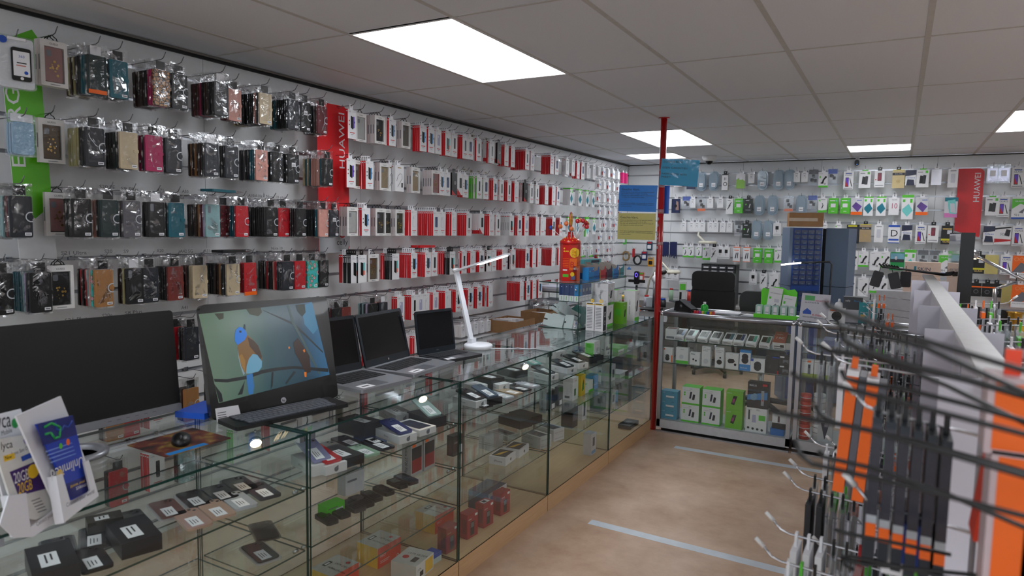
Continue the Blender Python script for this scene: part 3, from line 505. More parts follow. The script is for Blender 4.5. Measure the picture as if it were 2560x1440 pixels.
        rc(-.3,.36,.3,.4,BLUE); g.text('PREMIUM',(X,0,z1-.02),Rt,U,.01,INK,w=w*.7,al='c'); g.text('GLASS',(X+.0002,0,z1-.044),Rt,U,.022,NAVY,w=w*.72,al='c'); rc(-.3,-.36,.04,.16,BLACK); P([(-.27,-.33),(.01,-.33),(.01,.13),(-.27,.13)], SCV,.0003); P([(-.27,-.33),(.01,-.33),(-.27,0)], REDI,.0005); P([(.1,.1),(.16,.12),(.42,-.34),(.34,-.36)], DGREY); rc(-.44,-.46,.44,-.43,GREYI)
    elif v in ('gold','tan'): rc(-.5,.22,.5,.36,DGREY); g.text('BULL EYES',(X+.0004,0,zc+.27*h),Rt,U,.012,STICK,w=w*.6,al='c'); dd(0,-.12,.16,M('dull_gold_print',(176,150,96),.3),.12); dd(0,-.12,.07,M('dull_gold_print')); g.box((-t/2,-w/2,z1),(t/2,w/2,z1+.005), M('yellow_card',(206,200,40),.4))
    elif v == 'purple': P([(-.42,0),(-.1,.26),(.46,.0),(.1,-.34)], M('violet_gradient',(96,64,140),.3,noise=.25,nscale=14)); rc(-.5,-.5,.5,-.32,ORNG,-.0001); rc(0,.34,.42,.38,BLUE)
    elif v == 'ten': g.text('10',(X,0,zc-.02),Rt,U,.072,M('print_plum',(180,70,110),.4,noise=.3,nscale=30),w=w*.66,al='c'); g.text('GLASS',(X,-.02,z1-.024),Rt,U,.016,GREYI)
    elif v == 'phon2': P([(-.26,-.28),(.06,-.28),(.1,.14),(-.2,.18)], BLACK); P([(0,-.3),(.24,-.3),(.28,.18),(.04,.2)], DGREY,.0003); rc(.2,.3,.4,.44,GREEN); rc(-.4,.34,.0,.38,GREYI); g.box((-.001,-w/4,z1),(.001,w/4,z1+.014), GREEN)
    elif v == 'red1': g.slab(.034,.075,X,X+.0003,.005,BLACK,'x',(0,zc+.02)); g.slab(.03,.07,X+.0003,X+.0005,.004,M('print_nebula',(130,40,60),.3,noise=.4,nscale=60),'x',(0,zc+.02)); dd(-.36,-.04,.07,REDI); rc(-.4,-.4,.4,-.36,GREYI)
    elif v == 'D': g.text('D',(X,0,zc-.022),Rt,U,.09,INK,al='c'); rc(-.5,.38,.5,.5,BLUE); rc(-.44,-.36,.44,-.26,BLUE); rc(-.5,-.5,.5,-.46,BLUE)
    elif v == 'glb': P([(-.5,.1),(.5,.18),(.5,.5),(-.5,.5)], NAVY); P([(-.4,-.5),(.4,-.5),(.3,-.14),(-.3,-.1)], NAVY); g.text('Glass',(X+.0002,0,zc-.008),Rt,U,.024,BLUE,w=w*.8,al='c')
    elif v == 'yellow': P([(-.45,-.45),(.45,-.45),(.45,.4),(-.45,.4)], DGREY); P([(-.2,-.3),(.1,-.36),(.3,.2),(0,.3)], PLG,.0003); rc(-.4,.38,.3,.46,M('yellow_card'),.0004)
    elif v == 'navy': P([(0,-.3),(.4,-.3),(.3,.3),(.05,.36)], M('skin_print',(150,120,110),.5)); dd(0,0,.18,BLACK)
    elif v == 'bluew': P([(-.5,-.1),(.2,.3),(.5,.2),(-.5,-.3)], BLUE)
    elif v == 'grey': g.slab(.03,.05,X,X+.0006,.006,BLACK,'x',(0,zc-.01)); rc(-.3,.3,.3,.36,INK)
    elif v == 'gg': P([(-.5,-.05),(.1,.2),(.5,.1),(.5,.42),(-.5,.42)], GREEN); g.text('GLASS',(X+.0003,0,zc+.28*h),Rt,U,.018,WHITE,w=w*.6,al='c'); g.text('9H',(X,-.03,zc-.07),Rt,U,.03,GREYI); P([(.0,-.2),(.46,.02),(.3,-.24)], GREYI); rc(-.5,-.5,.5,-.42,BLUE)
    elif v == 'blkor': rc(-.5,.16,.5,.26,ORNG); dd(0,-.14,.24,GREYI,.18); dd(-.1,-.1,.08,DGREY,.04); dd(.1,-.2,.08,DGREY,.04)
    elif v == 'orgl': P([(-.4,-.24),(.1,.2),(.5,.1),(.5,-.1),(0,-.3)], GREYI); rc(-.5,-.5,.5,-.24,STICK,.0002); g.text('FULL GLUE GLASS',(X+.0005,0,zc-.34*h),Rt,U,.012,INK,w=w*.8,al='c'); dd(.14,.34,.14,M('pale_orange',(240,150,90),.4),.1); dd(-.16,.34,.14,M('pale_orange'),.1)
    elif v == 'blkgold': rc(-.4,.3,.4,.34,GOLD); rc(0,.06,.4,.26,PLG); rc(-.5,-.3,.5,-.2,M('yellow_card')); g.text('GLASS',(X,0,zc-.4*h),Rt,U,.02,GOLD,w=w*.7,al='c')
    elif v == 'redst': P([(-.5,-.4),(.5,-.3),(.5,-.22),(-.5,-.18)], REDI); P([(.1,.0),(.4,-.06),(.46,.3),(.2,.34)], DGREY); P([(-.5,.3),(.5,.42),(.5,.48),(-.5,.4)], INK); g.text('5D',(X,-.02,zc),Rt,U,.03,GREYI)
    elif v in ('mount','mountg'):
        g.tube([(X,-.02,zc-.03),(X,-.004,zc-.034),(X,.004,zc),(X,.02,zc+.02)],.008,BLACK,6); dd(.26,.16,.12,DGREY); dd(.2,-.26,.1,DGREY,.06); g.text('MagSafe',(X,-w*.42,z1-.02),Rt,U,.01,GREYI)
        if v == 'mountg': rc(-.5,-.5,.5,-.38,GREEN); rc(-.4,.1,-.26,.24,GREEN)
    elif v == 'greenph': rc(-.46,-.05,.46,.44,M('photo_sky',(110,160,180),.4,noise=.2,nscale=20)); rc(-.46,-.05,.46,.12,DGREY,.0003); g.ball((X,-.01,zc+.03),.012,M('grey_white_card'),8,.3,1,1.6); rc(-.1,-.44,.44,-.32,PLG)
    elif v == 'adap': rc(-.2,.0,.2,.3,BLACK); rc(-.05,-.2,.0,.0,BLACK); rc(-.4,-.4,.4,-.37,GREYI)
    elif v == 'tpl': P([(-.1,-.3),(.44,-.34),(.3,.4),(-.3,.34)], LTEAL); P([(-.02,-.24),(.4,-.28),(.26,.2),(-.1,.2)], PLG,.0003); rc(-.5,-.5,.5,-.28,M('pink_print',(206,120,180),.4),-.0001); rc(-.5,.3,.5,.5,TEAL,-.0002)
    elif v == 'white': g.slab(.034,.08,X,X+.0003,.006,PLG,'x',(0,zc)); rc(-.3,.38,.3,.42,GREYI)
    tb = G(); hc = BLACK if v in ('blk','dgreen','blkor','red1','cable','cable2','blkgold','tan','gold','D') and v != 'D' else STICK
    zt = z1+(.026 if v == 'teallight' else .012 if v == 'teal' else .008 if v == 'orange' else .014 if v == 'phon2' else .005 if v in ('gold','tan') else 0)
    tb.box((-.0012,-.018,zt if zt < -.008 else -.008),(.0012,-.005,.006), hc).box((-.0012,.005,zt if zt < -.008 else -.008),(.0012,.018,.006), hc).box((-.0012,-.018,.006),(.0012,.018,.012), hc)
    if zt < -.0082: tb.box((-.0012,-.005,zt),(.0012,.005,-.006), hc)
    nm = 'screen_protector_pack' if v in ('teal','teallight','white','glass','gold','tan','purple','ten','phon2','red1','D','glb','gg','orgl','goldp','blkgold','redst','tpl','corner') else {'mini':'small_charger_box','minib':'small_accessory_box','lany':'wrist_strap_box','silver':'silver_packet','pink':'folio_pack','blk':'accessory_pack','mount':'car_mount_box','mountg':'car_mount_box'}.get(v,'accessory_box')
    if v in ('corner',): nm = 'case_pack'
    TPL[key] = dict(name=nm, root=g.mesh(nm), parts=[('hang_tab', tb.mesh('hang_tab'), None)], keep=(), t=t+.0014, w=w, desc=d); return TPL[key]
SHELL = glassy('blue_grey_blister', (.74,.83,.90), refl=.9, base=.08, rough=.12, bump=.2, bscale=20, white=.5, wcol=(.42,.52,.60))
def t_clam(v='k'):
    key = ('clam', v)
    if key in TPL: return TPL[key]
    w, h = .105, .20; z1 = .012; zc = z1-h/2; g = G()
    if v in ('k','w','r'):
        pts = [(-.2,-.5),(.2,-.5),(.44,-.4),(.5,-.1),(.48,.3),(.34,.47),(.18,.5),(-.18,.5),(-.34,.47),(-.48,.3),(-.5,-.1),(-.44,-.4)]
        g.prism([(a*w, zc+b*h) for a, b in pts], -.006, .004, SHELL, 'x'); g.prism([(a*w*.78, zc+b*h*.8) for a, b in pts], .004, .022, SHELL, 'x')
        cd = G(); cd.box((.0242,-.02,zc-.06),(.0246,.02,zc-.02), STICK); cd.box((.0247,-.015,zc-.045),(.0249,.015,zc-.04), INK)
        it = G()
        if v == 'k': it.slab(.034,.05,.006,.016,.006,BLACK,'x',(0,zc+.012)); it.slab(.02,.02,.016,.0162,.004,GREYI,'x',(0,zc+.016))
        elif v == 'w': it.disc((.02,0,zc+.012),.02,(0,1,0),(0,0,1),STICK,16,.012).disc((.021,0,zc+.012),.014,(0,1,0),(0,0,1),GREYI,12,.010)
        else: it.slab(.044,.06,.006,.018,.004,STICK,'x',(0,zc+.01)); it.box((.0182,-.014,zc+.0),(.0184,.014,zc+.02),PLG)
        parts = [('insert_card', cd.mesh('insert_card'), None), ('accessory', it.mesh('accessory'), None)]; nm = 'blister_pack'; d = {'k':'grey-blue blister with black plug','w':'grey-blue blister with coiled cable','r':'grey-blue blister with white charger'}[v]; t = .032
    else:
        col = {'o':(ORNG,'clear pack with orange base'),'b':(BLUE,'clear pack with blue header'),'c':(DGREY,'clear hard pack with black clip'),'p':(PLM,'clear packet with iridescent sheet'),'h':(M('light_blue_case',(132,176,204),.4),'clear pack with light blue case')}[v]
        w, h = .09, .165; zc = z1-h/2; g.slab(w,h,-.004,.010,.008,BLIS,'x',(0,zc)); it = G(); R_ = random.Random(hash_(v))
        if v in 'ocb':
            for i in range(4): it.cbox((.002,R_.uniform(-.02,.02),zc+R_.uniform(-.035,.03)),(.008,.026,.03), BLACK if v != 'b' or i else STICK)
            cd = G(); cd.box((-.003,-w*.46,zc-h*.5+.004 if v == 'o' else z1-.05),(-.0015,w*.46,zc-h*.5+.03 if v == 'o' else z1-.006), col[0])
        elif v == 'h': it.slab(.075,.125,-.003,.008,.012,col[0],'x',(0,zc-.012)); cd = G(); cd.box((-.003,-.04,z1-.03),(-.001,.04,z1),STICK)
        else: it.box((-.003,-w*.42,zc-h*.4),(.0,w*.42,zc+h*.3), M('iridescent_film',(186,184,206),.2,.3,noise=.2,nscale=14)); cd = G(); cd.box((.0102,-.02,zc-.02),(.0104,.02,zc+.03),STICK)
        parts = [('insert_card', cd.mesh('insert_card'), None), ('accessory', it.mesh('accessory'), None)]; nm = 'clear_pack'; d = col[1]; t = .017
    TPL[key] = dict(name=nm, root=g.mesh(nm), parts=parts, keep=('accessory',), t=t, w=w, desc=d); return TPL[key]
def tpl_of(code):
    if code[0] == 'p': return t_wallet(code[1], int(code[2]) if len(code) > 2 else 0)
    if code[0] == 'c': return t_box(code[1], code[2] if len(code) > 2 else 'r')
    if code[0] == 'g': return t_window(code[1])
    if code[0] == 'b': return t_clam(code[1])
    return t_card(code[1:])
BEH = {'r':'c1r','w':'c1w','k':'c6k','q':'gP','t':'_teal','v':'_corner','m':'_mini','j':'_minib','n':'c2g','f':'_pink','s':'_white','a':'c2r'}
HOOK = {}
def hook(L, loc, rot, label, group=None, nm='display_hook'):
    if L not in HOOK:
        wire = M('steel_hook_wire',(118,118,122),.3,.9,noise=0); a = G(); a.tube([(.004,0,.004),(L-.01,0,.004),(L+.008,0,.010),(L+.028,0,.034)],.0022,wire,5)
        c = G(); c.box((-.006,-.012,-.012),(.004,.012,.010),CHROME); HOOK[L] = (a.mesh('hook_arm'), c.mesh('back_clip'))
    r = put('wall_hook' if L == .17 else nm, HOOK[L][0], None, loc, rot, label, 'display hook', group); put('back_clip', HOOK[L][1], r); return r
ORD = ['zeroth','first','second','third','fourth','fifth','sixth','seventh','eighth','ninth','tenth','eleventh','twelfth','thirteenth','fourteenth','fifteenth','sixteenth','seventeenth','eighteenth','nineteenth','twentieth','twenty-first','twenty-second','twenty-third','twenty-fourth','twenty-fifth','twenty-sixth','twenty-seventh','twenty-eighth','twenty-ninth','thirtieth','thirty-first','thirty-second','thirty-third','thirty-fourth','thirty-fifth','thirty-sixth','thirty-seventh','thirty-eighth','thirty-ninth','fortieth']
def category(t):
    n = t['name']; return {'wallet_case':'phone case','boxed_phone_case':'phone case box','window_case_box':'phone case box','white_case_box':'phone case box','black_edged_case_box':'phone case box','green_edged_case_box':'phone case box','screen_protector_pack':'screen protector','blister_pack':'accessory pack','clear_pack':'accessory pack'}.get(n,'accessory box')
def hang(code, behind, place, L, where, sc=1, tilt=0, min_o=.022, front='front of '):
    """place(out) -> (location, rotz) of a point out metres from the wall; items packed back from the front one"""
    t = tpl_of(code); loc, rz = place(0); hook(L, loc, (0,0,rz), f'chrome display hook, {where}')
    o = L-.006-t['t']*sc/2; p, rz = place(o); inst(t, p, (tilt,0,rz+rnd.uniform(-.05,.05)), f"{t['desc']}, {front if behind else 'on '}{where}", category(t), scale=(sc,sc,sc) if sc != 1 else None); o -= t['t']*sc/2
    cnt = {}; key_ = lambda ch: 'r' if ch == 'a' else ch
    for ch in behind: cnt[key_(ch)] = cnt.get(key_(ch),0)+1
    for ch in reversed(behind):
        c = ('p'+ch+('4' if rnd.random() < .1 else '0')) if ch.isupper() else BEH[ch]; b = t_wallet(ch,0) if ch.isupper() else tpl_of(c)
        o -= b['t']*sc/2
        if o-b['t']/2 < min_o: break
        p, rz = place(o); ds = b['desc']; short = {'r':'red-edged case box','w':'white-edged case box','k':'black-edged case box','a':'red-edged case box','q':'white window case box','n':'green-edged case box'}.get(ch, ds)
        inst(b, p, (rnd.uniform(-.02,.02),0,rz+rnd.uniform(-.015,.015)), f"{short} behind front one, {where}", category(b), group=(f"{short} stack behind front one, {where}" if cnt[key_(ch)] > 1 else None), lite=True, scale=(sc,sc,sc) if sc != 1 else None)
        o -= b['t']*sc/2
ROWN = ['top','second','third','fourth','fifth','sixth','seventh']; ROWZ = [2.405,2.095,1.785,1.475,1.165,.855,.545]
BAN = []
for (ua, ub, xo) in ((797,874,.105),(44,137,.105)): BAN.append((y_on_left(ua,XL+xo,1.7), y_on_left(ub,XL+xo,1.7), xo))
def left_rows(rows, mark, L=.235):
    for ri, items in rows:
        for k, it in enumerate(items):
            u, code, beh = it[0], it[1], it[2]; z = ROWZ[ri]; o = it[3] if len(it) > 3 else (.262 if code[0] == 'p' else .245)
            if len(beh) >= 5 or (code[0] == 'p' and len(beh) > 2): beh = beh[:2]+beh
            elif code[0] == 'c' and code[-1] not in 'wg' and 'r' in beh: beh = 'r'+beh
            elif code[0] == 'p' and beh: beh = beh[0]+beh
            y = y_on_left(u, XL+o, z-.1); hw = tpl_of(code)['w']/2; mo = .022
            for a, b, xo in BAN:
                if y+hw+.006 > a and y-hw-.006 < b and ri < 4:
                    mo = xo+.012; o = max(o, xo+.06); y = y_on_left(u, XL+o, z-.1)
            hang(code, beh, lambda q, y=y, z=z: (Vector((XL+q, y, z+.004)), 0), o, f"{ORD[k+1]} hook after {mark}, {ROWN[ri]} row", min_o=mo)
# ---- left wall: bagged wallet cases between the green and red banners
left_rows([
 (0,[(138,'gP','q'),(245,'pA3','BYBKKTT'),(300,'pT0','KKK'),(407,'pS0','BBBKKMM'),(452,'pK1','KN'),(556,'pK4','BDMKBBKK',.29),(590,'pP0','DD',.2),(667,'pW0','YBKKKKKKPN'),(736,'pN0','TAKKKK'),(766,'pK2','K'),(808,'pD1','KKKB')]),
 (1,[(132,'gB','',.10),(240,'pN1','YYYKK'),(325,'pW0','KKAK'),(388,'pM0','MN'),(437,'pN1','KKN'),(532,'pN4','BCBBK'),(582,'pN1','N'),(657,'pP0','GKKTT'),(697,'pK0','K'),(736,'pK2','K'),(822,'pK1','WTPPPPT',.27)]),
 (2,[(150,'gP','',.1),(207,'pK1','KK'),(276,'pA1','PK'),(333,'pG1','G'),(394,'pK4','K'),(444,'pT0','K'),(535,'pL4','KBBCDX'),(562,'pE0','E',.2),(608,'pR1','ETT'),(682,'pK1','KKKKKKK'),(712,'pR0','K',.21),(755,'pK1','KKK'),(812,'pP1','KKKT'),(838,'pN2','K',.27)]),
 (3,[(105,'pK0','TTLXN'),(155,'gK','q'),(263,'pC1','KRLPF'),(340,'pK4','BY'),(378,'pN0','K'),(442,'pQ0','KKK'),(503,'pW0','QBW'),(586,'pW1','KKBBCKN'),(628,'pO0','R',.22),(722,'pN1','KBRKKPRNN'),(753,'pR0','R'),(784,'pF0','F'),(812,'pK0','KK')]),
 (4,[(482,'pN0','K'),(448,'pR1','CC',.2),(846,'pK0','KD'),(868,'pQ0','K')]),
 (5,[(482,'pC1','KB'),(290,'pC0','KG'),(330,'pR0','K'),(545,'pN0','K'),(620,'pP0','TK'),(700,'pK0','K')]),
], 'green banner')
# items left of the green banner
for ri, u, o, code, beh, where in ((3,8,.235,'pK1','KN','hook at the left frame edge, fourth row'),(2,55,.27,'pN1','LLKD','hook on the green banner, third row'),(1,62,.33,'bh','h','hook on the green banner, second row')):
    z = ROWZ[ri]-(.05 if code == 'bh' else 0); y = y_on_left(u, XL+o, z-.1)
    if code == 'bh': BEH['h'] = 'bh'; beh = 'hh'
    hang(code, beh, lambda q, y=y, z=z: (Vector((XL+q, y, z+.004)), 0), o, where, min_o=.118 if ri != 3 else .022)
# ---- left wall: boxed cases right of the red banner
left_rows([
 (0,[(882,'c4',''),(905,'gW','',.2),(952,'gK','qqq'),(983,'c0','q'),(1017,'gG','q'),(1060,'c0','rr'),(1080,'c0r','',.25),(1098,'c5w','w'),(1122,'c6','r'),(1138,'c2w','r'),(1165,'c2','r'),(1178,'c3w','',.25),(1199,'c2','w'),(1232,'c2w','wwvvr'),(1250,'_blk','wv'),(1268,'c1','rr'),(1284,'c1','r'),(1320,'c2','rrrrra'),(1333,'c5w',''),(1382,'c7','rrra'),(1394,'c3w',''),(1420,'_white','sww'),(1435,'_white','sv'),(1447,'c1','r'),(1459,'c3','w'),(1472,'_white','ss'),(1487,'_white','ss')]),
 (1,[(880,'c4',''),(900,'gG','q',.2),(926,'c0','rr'),(964,'gS','q'),(980,'_lany','',.2),(1001,'_lany','w'),(1041,'gS','q'),(1092,'gP','qqq'),(1107,'c0','w'),(1121,'c3w','w'),(1138,'_blk',''),(1152,'_corner','v'),(1166,'c0','r'),(1200,'c2g','nnnw'),(1217,'c3w','w'),(1240,'c0','rra'),(1256,'c2w','vr'),(1275,'c2','rrr'),(1293,'c1','rrr'),(1316,'_blk','ww'),(1331,'c2w','w'),(1345,'c2w','k'),(1368,'c1','rrr'),(1386,'c1','aar'),(1397,'c3',''),(1430,'_teal','tttttt'),(1452,'_teal','tttt'),(1470,'_teal','ttt'),(1485,'_teal','tt')]),
 (2,[(884,'gW','qq'),(917,'c0','rr'),(954,'gK','qq'),(972,'gA','',.2),(1002,'gK','q'),(1037,'c1','r'),(1092,'c3','rrrrrrrr'),(1108,'c1w','',.25),(1137,'c1','rrr'),(1174,'c2','rrrra'),(1206,'_corner','vvvv'),(1231,'c1','r'),(1247,'c2w','ww'),(1281,'c6w','wwwwww'),(1301,'c3','r'),(1318,'c5','rr'),(1345,'c1','rrr'),(1358,'c1w',''),(1386,'c0','rr'),(1404,'c0','rr'),(1425,'_teal','tt'),(1445,'_teal','t'),(1470,'_teallight','s'),(1487,'_teal','tt')]),
 (3,[(890,'c6k','rrrrkkk'),(908,'c6k','',.26),(936,'gB','r'),(991,'c6k','rkkk'),(1037,'c0','rrrr'),(1072,'c0','rrr'),(1088,'c2',''),(1133,'c6k','rrrrkk'),(1162,'c2','w'),(1184,'c1','rrr'),(1206,'c0','rra'),(1224,'c6k','w'),(1237,'c1w',''),(1262,'c1','rrrrr'),(1285,'c6w','k'),(1320,'c0','rrrrr'),(1337,'c1',''),(1350,'c1','rrr'),(1385,'c1','rrrrr'),(1402,'c1','w'),(1420,'c1','r'),(1440,'c1w','ww'),(1460,'_gbotS','w'),(1480,'_gbotS','w')]),
 (4,[(935,'pK0','LNX'),(962,'pN4','PK'),(1004,'c5','r'),(1038,'c2','rr'),(1053,'c5w',''),(1068,'c1w',''),(1091,'c5','rr'),(1122,'c1','rrrrr'),(1148,'c0','rrrr'),(1178,'c0','rr'),(1201,'c0','wr'),(1228,'c1','rw'),(1306,'c1','rrrrr'),(1322,'c0','rk'),(1337,'c7','r'),(1352,'c0','w'),(1500,'_mini','mm'),(1515,'_mini','m')]),
 (5,[(1046,'c2','rrr'),(1018,'c1','rr',.2)]+[(1160+16*i,'_mini','mmm') for i in range(5)]),
], 'red banner')
# deeper rows seen through the counter glass
left_rows([(6,[(300,'pR1','K'),(395,'c2','rr'),(470,'pL0','K'),(600,'c1g','nn'),(690,'c1','rr'),(770,'_gbot','w'),(850,'gG','q'),(930,'c1','rr'),(1010,'_mini','m'),(1090,'c1','rr'),(1180,'_gbot','w')]),
 (5,[(395,'c2','rr'),(770,'c1g','nn'),(860,'gG','q'),(940,'c1','rrr'),(990,'c3','w')])], 'left edge')
# ---- small white accessory boxes near the far corner
for ri, us in ((0,(1500,1512,1524,1536,1548)),(1,(1500,1513,1526,1539,1552)),(2,(1502,1515,1528,1541)),(3,(1498,1511,1524,1537)),(0,(1560,1568)),):
    for k, u in enumerate(us):
        z = ROWZ[ri]; y = y_on_left(u, XL+.2, z-.1); code = '_pink' if u >= 1560 else ('_minib' if (k+ri)%2 else '_mini')
        hang(code, ('ff' if code == '_pink' else 'jj' if k%2 else 'mm'), lambda q, y=y, z=z: (Vector((XL+q, y, z+.004)), 0), .2, f"{ORD[k+1+(5 if u>=1560 else 0)]} far-corner hook, {ROWN[ri]} row")
        if u < 1560:
            z2 = z-.155; hang('_mini' if k%2 else '_minib', 'j' if k%2 else 'm', lambda q, y=y, z=z2: (Vector((XL+q, y+.03, z+.004)), 0), .2, f"{ORD[k+1]} corner-cluster hook below {ROWN[ri]} row")
# ---- back wall
def back_row(ri, items, mark, L=.17, dz=0):
    for k, it in enumerate(items):
        u, code, beh = it[0], it[1], it[2]; z = ROWZ[ri]+dz; o = L; x = x_on_back(u, YB-o, z-.1)
        hang(code, beh, lambda q, x=x, z=z: (Vector((x, YB-q, z+.004)), -PI/2), o, f"{ORD[k+1]} hook past {mark}, {ROWN[ri]} back-wall row", sc=1.22, front="fronting ")
back_row(0,[(1694,'_bluew',''),(1727,'_navy',''),(1753,'br',''),(1784,'bw',''),(1812,'_cable',''),(1851,'_lime',''),(1878,'_mini',''),(1906,'bk',''),(1946,'bk','' ),(1973,'br',''),(1991,'_mini',''),(2011,'_mini',''),(2033,'bc','')],'the pole')
back_row(0,[(2058,'_mountg',''),(2081,'bb',''),(2121,'_glass','s'),(2162,'_phon2',''),(2199,'_red1',''),(2246,'_gold',''),(2277,'_glb',''),(2307,'_phon2',''),(2341,'_silver',''),(2383,'_white','s'),(2482,'bp',''),(2510,'bp',''),(2545,'_glass','s')],'drawer tower')
back_row(1,[(1689,'_navy',''),(1715,'bb',''),(1731,'_mini',''),(1753,'bo',''),(1775,'_mini','m'),(1800,'_mini',''),(1824,'_cable2',''),(1846,'_green',''),(1870,'_dgreen',''),(1898,'bk',''),(1931,'br',''),(1971,'bo',''),(2003,'bw',''),(2030,'bb','')],'the pole')
back_row(1,[(2056,'_gbot',''),(2083,'_green',''),(2113,'_green',''),(2142,'_purple','s'),(2171,'_teal','t'),(2203,'_teal','tt'),(2235,'_ten',''),(2269,'_teallight','s'),(2305,'_purple',''),(2378,'_tpl','s'),(2481,'_phon2',''),(2509,'_glass',''),(2548,'_gg','n')],'drawer tower')
back_row(2,[(1708,'_mini',''),(1728,'_mini','m'),(1742,'_mini',''),(1755,'_mini','m'),(1776,'_mini',''),(1788,'_mini','m'),(1806,'_mini','m'),(1823,'_mini','m'),(1847,'bc',''),(1866,'_dgreen',''),(1891,'bw',''),(1920,'bk',''),(1942,'_adap','')],'the pole')
back_row(2,[(2060,'_gbotS',''),(2095,'_gbotS',''),(2132,'_yellow',''),(2163,'_tan',''),(2197,'_white',''),(2235,'_D',''),(2267,'_glb',''),(2302,'_glass','s'),(2333,'_red1',''),(2368,'_blkgold',''),(2473,'_glb','s'),(2507,'_redst',''),(2546,'_glass','s')],'drawer tower')
back_row(3,[(1713,'_gbotS',''),(1727,'_gbotS',''),(1747,'_gbotS',''),(1766,'_gbot',''),(1784,'_cable2',''),(1800,'_adap',''),(1815,'_adap',''),(1841,'_orange',''),(1866,'_orange',''),(1893,'_green',''),(1921,'_green',''),(1946,'_gbot','')],'the pole')
back_row(3,[(2132,'_mount',''),(2158,'_mountg',''),(2188,'_mount',''),(2214,'_mountg',''),(2243,'_greenph',''),(2274,'_teallight',''),(2307,'bc',''),(2337,'bc',''),(2362,'_gg',''),(2447,'_blkgold',''),(2478,'_goldp',''),(2516,'_glass','ss'),(2548,'_orgl','')],'drawer tower')
back_row(4,[(1672,'_adap',''),(1688,'_adap',''),(1882,'_adap',''),(1908,'_cable2',''),(1934,'_mount','')],'the pole')
back_row(4,[(2126,'_mount',''),(2158,'_mount',''),(2185,'_gbot',''),(2206,'_mountg',''),(2440,'_blkor',''),(2468,'_blkor',''),(2491,'_blkor',''),(2522,'_goldp',''),(2550,'_orgl','')],'drawer tower')
# ================================================================ banners, computers and other things on the counter
class PL:
    """a leaning panel: foot line p0->p1, tilted back; local axes X=out (towards the shop), Y=along, Z=up the panel"""
    def __init__(s, p0, p1, tilt=0):
        s.o = Vector(p0); e = (Vector(p1)-s.o); e.z = 0; s.e = e.normalized(); n0 = Vector((s.e.y,-s.e.x,0)); t = math.radians(tilt)
        s.n = n0*math.cos(t)+Vector((0,0,math.sin(t))); s.u = n0*-math.sin(t)+Vector((0,0,math.cos(t)))
        s.rot = Matrix((s.n, s.e, s.u)).transposed().to_euler()
    def px(s, u, v, d=0): p = atP(u, v, s.o+s.n*d, s.n)-s.o; return (p.dot(s.e), p.dot(s.u))
    def quad(s, g, pts, x, m): q = [s.px(*p, x) for p in pts]; return g.add([(x,a,b) for a,b in q],[tuple(range(len(q)))],m)
def ccw(pts):
    a = sum(pts[i][0]*pts[(i+1)%len(pts)][1]-pts[(i+1)%len(pts)][0]*pts[i][1] for i in range(len(pts))); return pts if a > 0 else pts[::-1]
Rt, Up = (0,1,0), (0,0,1)
# red HUAWEI / celly banner on the left wall
y0, y1 = BAN[0][:2]; zb, zt = 1.47, 2.425; W_ = y1-y0
r = empty('brand_banner', (XL+.105,(y0+y1)/2,zb), 'tall red banner with white vertical lettering hanging among the cases, left wall', 'shop banner', rot=(math.radians(1.0),0,0)); h = zt-zb
silv = M('silver_grey_print', (176,178,182), .4, noise=.02)
def banner_outline(w, h, z0=0): 
    c = .05; pts = [(-w/2,z0),(w/2-c,z0)]+[(w/2-c+c*math.sin(math.radians(a)), z0+c-c*math.cos(math.radians(a))) for a in (20,45,70,90)]
    return pts+[(w/2,h-c)]+[(w/2-c+c*math.cos(math.radians(a)), h-c+c*math.sin(math.radians(a))) for a in (20,45,70,90)]+[(-w/2,h)]
g = G(); g.prism(banner_outline(W_,h), -.002, .002, RED, 'x', m2=RED)
g.poly([(-W_/2,.0),(W_/2-.05,.0),(W_/2-.02,.015),(W_/2,.05),(W_/2,.185),(-W_/2,.245)], (.0024,0,0), Rt, Up, silv)
g.text('HUAWEI', (.0027,W_/2-.035,.545), (0,0,1), (0,-1,0), .075, WHITE, w=.365); g.text('celly', (.0028,W_/2-.125,.05), Rt, Up, .055, DGREY, w=.105)
for a in (25, 205): g.disc((.0028,W_/2-.07,.13), .034, Rt, Up, REDI, 20, .025, a, a+130)
g.build('banner_sheet', r)
h2 = G(); 
for y in (-W_/2+.05, W_/2-.09): h2.tube([(-.1,y,h-.02),(.02,y,h-.02),(.045,y,h-.0)], .003, CHROME, 6)
h2.build('hanging_wires', r)
# green banner
y0, y1 = BAN[1][:2]; W_ = y1-y0; r = empty('brand_banner', (XL+.105,(y0+y1)/2,1.465), 'bright green banner with white lettering near the left frame edge', 'shop banner', rot=(math.radians(2.5),0,0)); h = .98
g = G(); g.prism([(-W_/2,0),(W_/2,0),(W_/2,h-.03),(W_/2-.02,h),(-W_/2,h-.07)], -.002, .002, WHITE, 'x')
grn = M('banner_green', (88,176,24), .4, noise=.02)
g.poly([(-W_/2,.26),(0,.19),(W_/2,.25),(W_/2,h-.03),(W_/2-.02,h),(-W_/2,h-.07)], (.0024,0,0), Rt, Up, grn)
g.text('ENERG', (.0027,-.018,.40), (0,0,1), (0,-1,0), .075, WHITE, w=.33); g.build('banner_sheet', r)
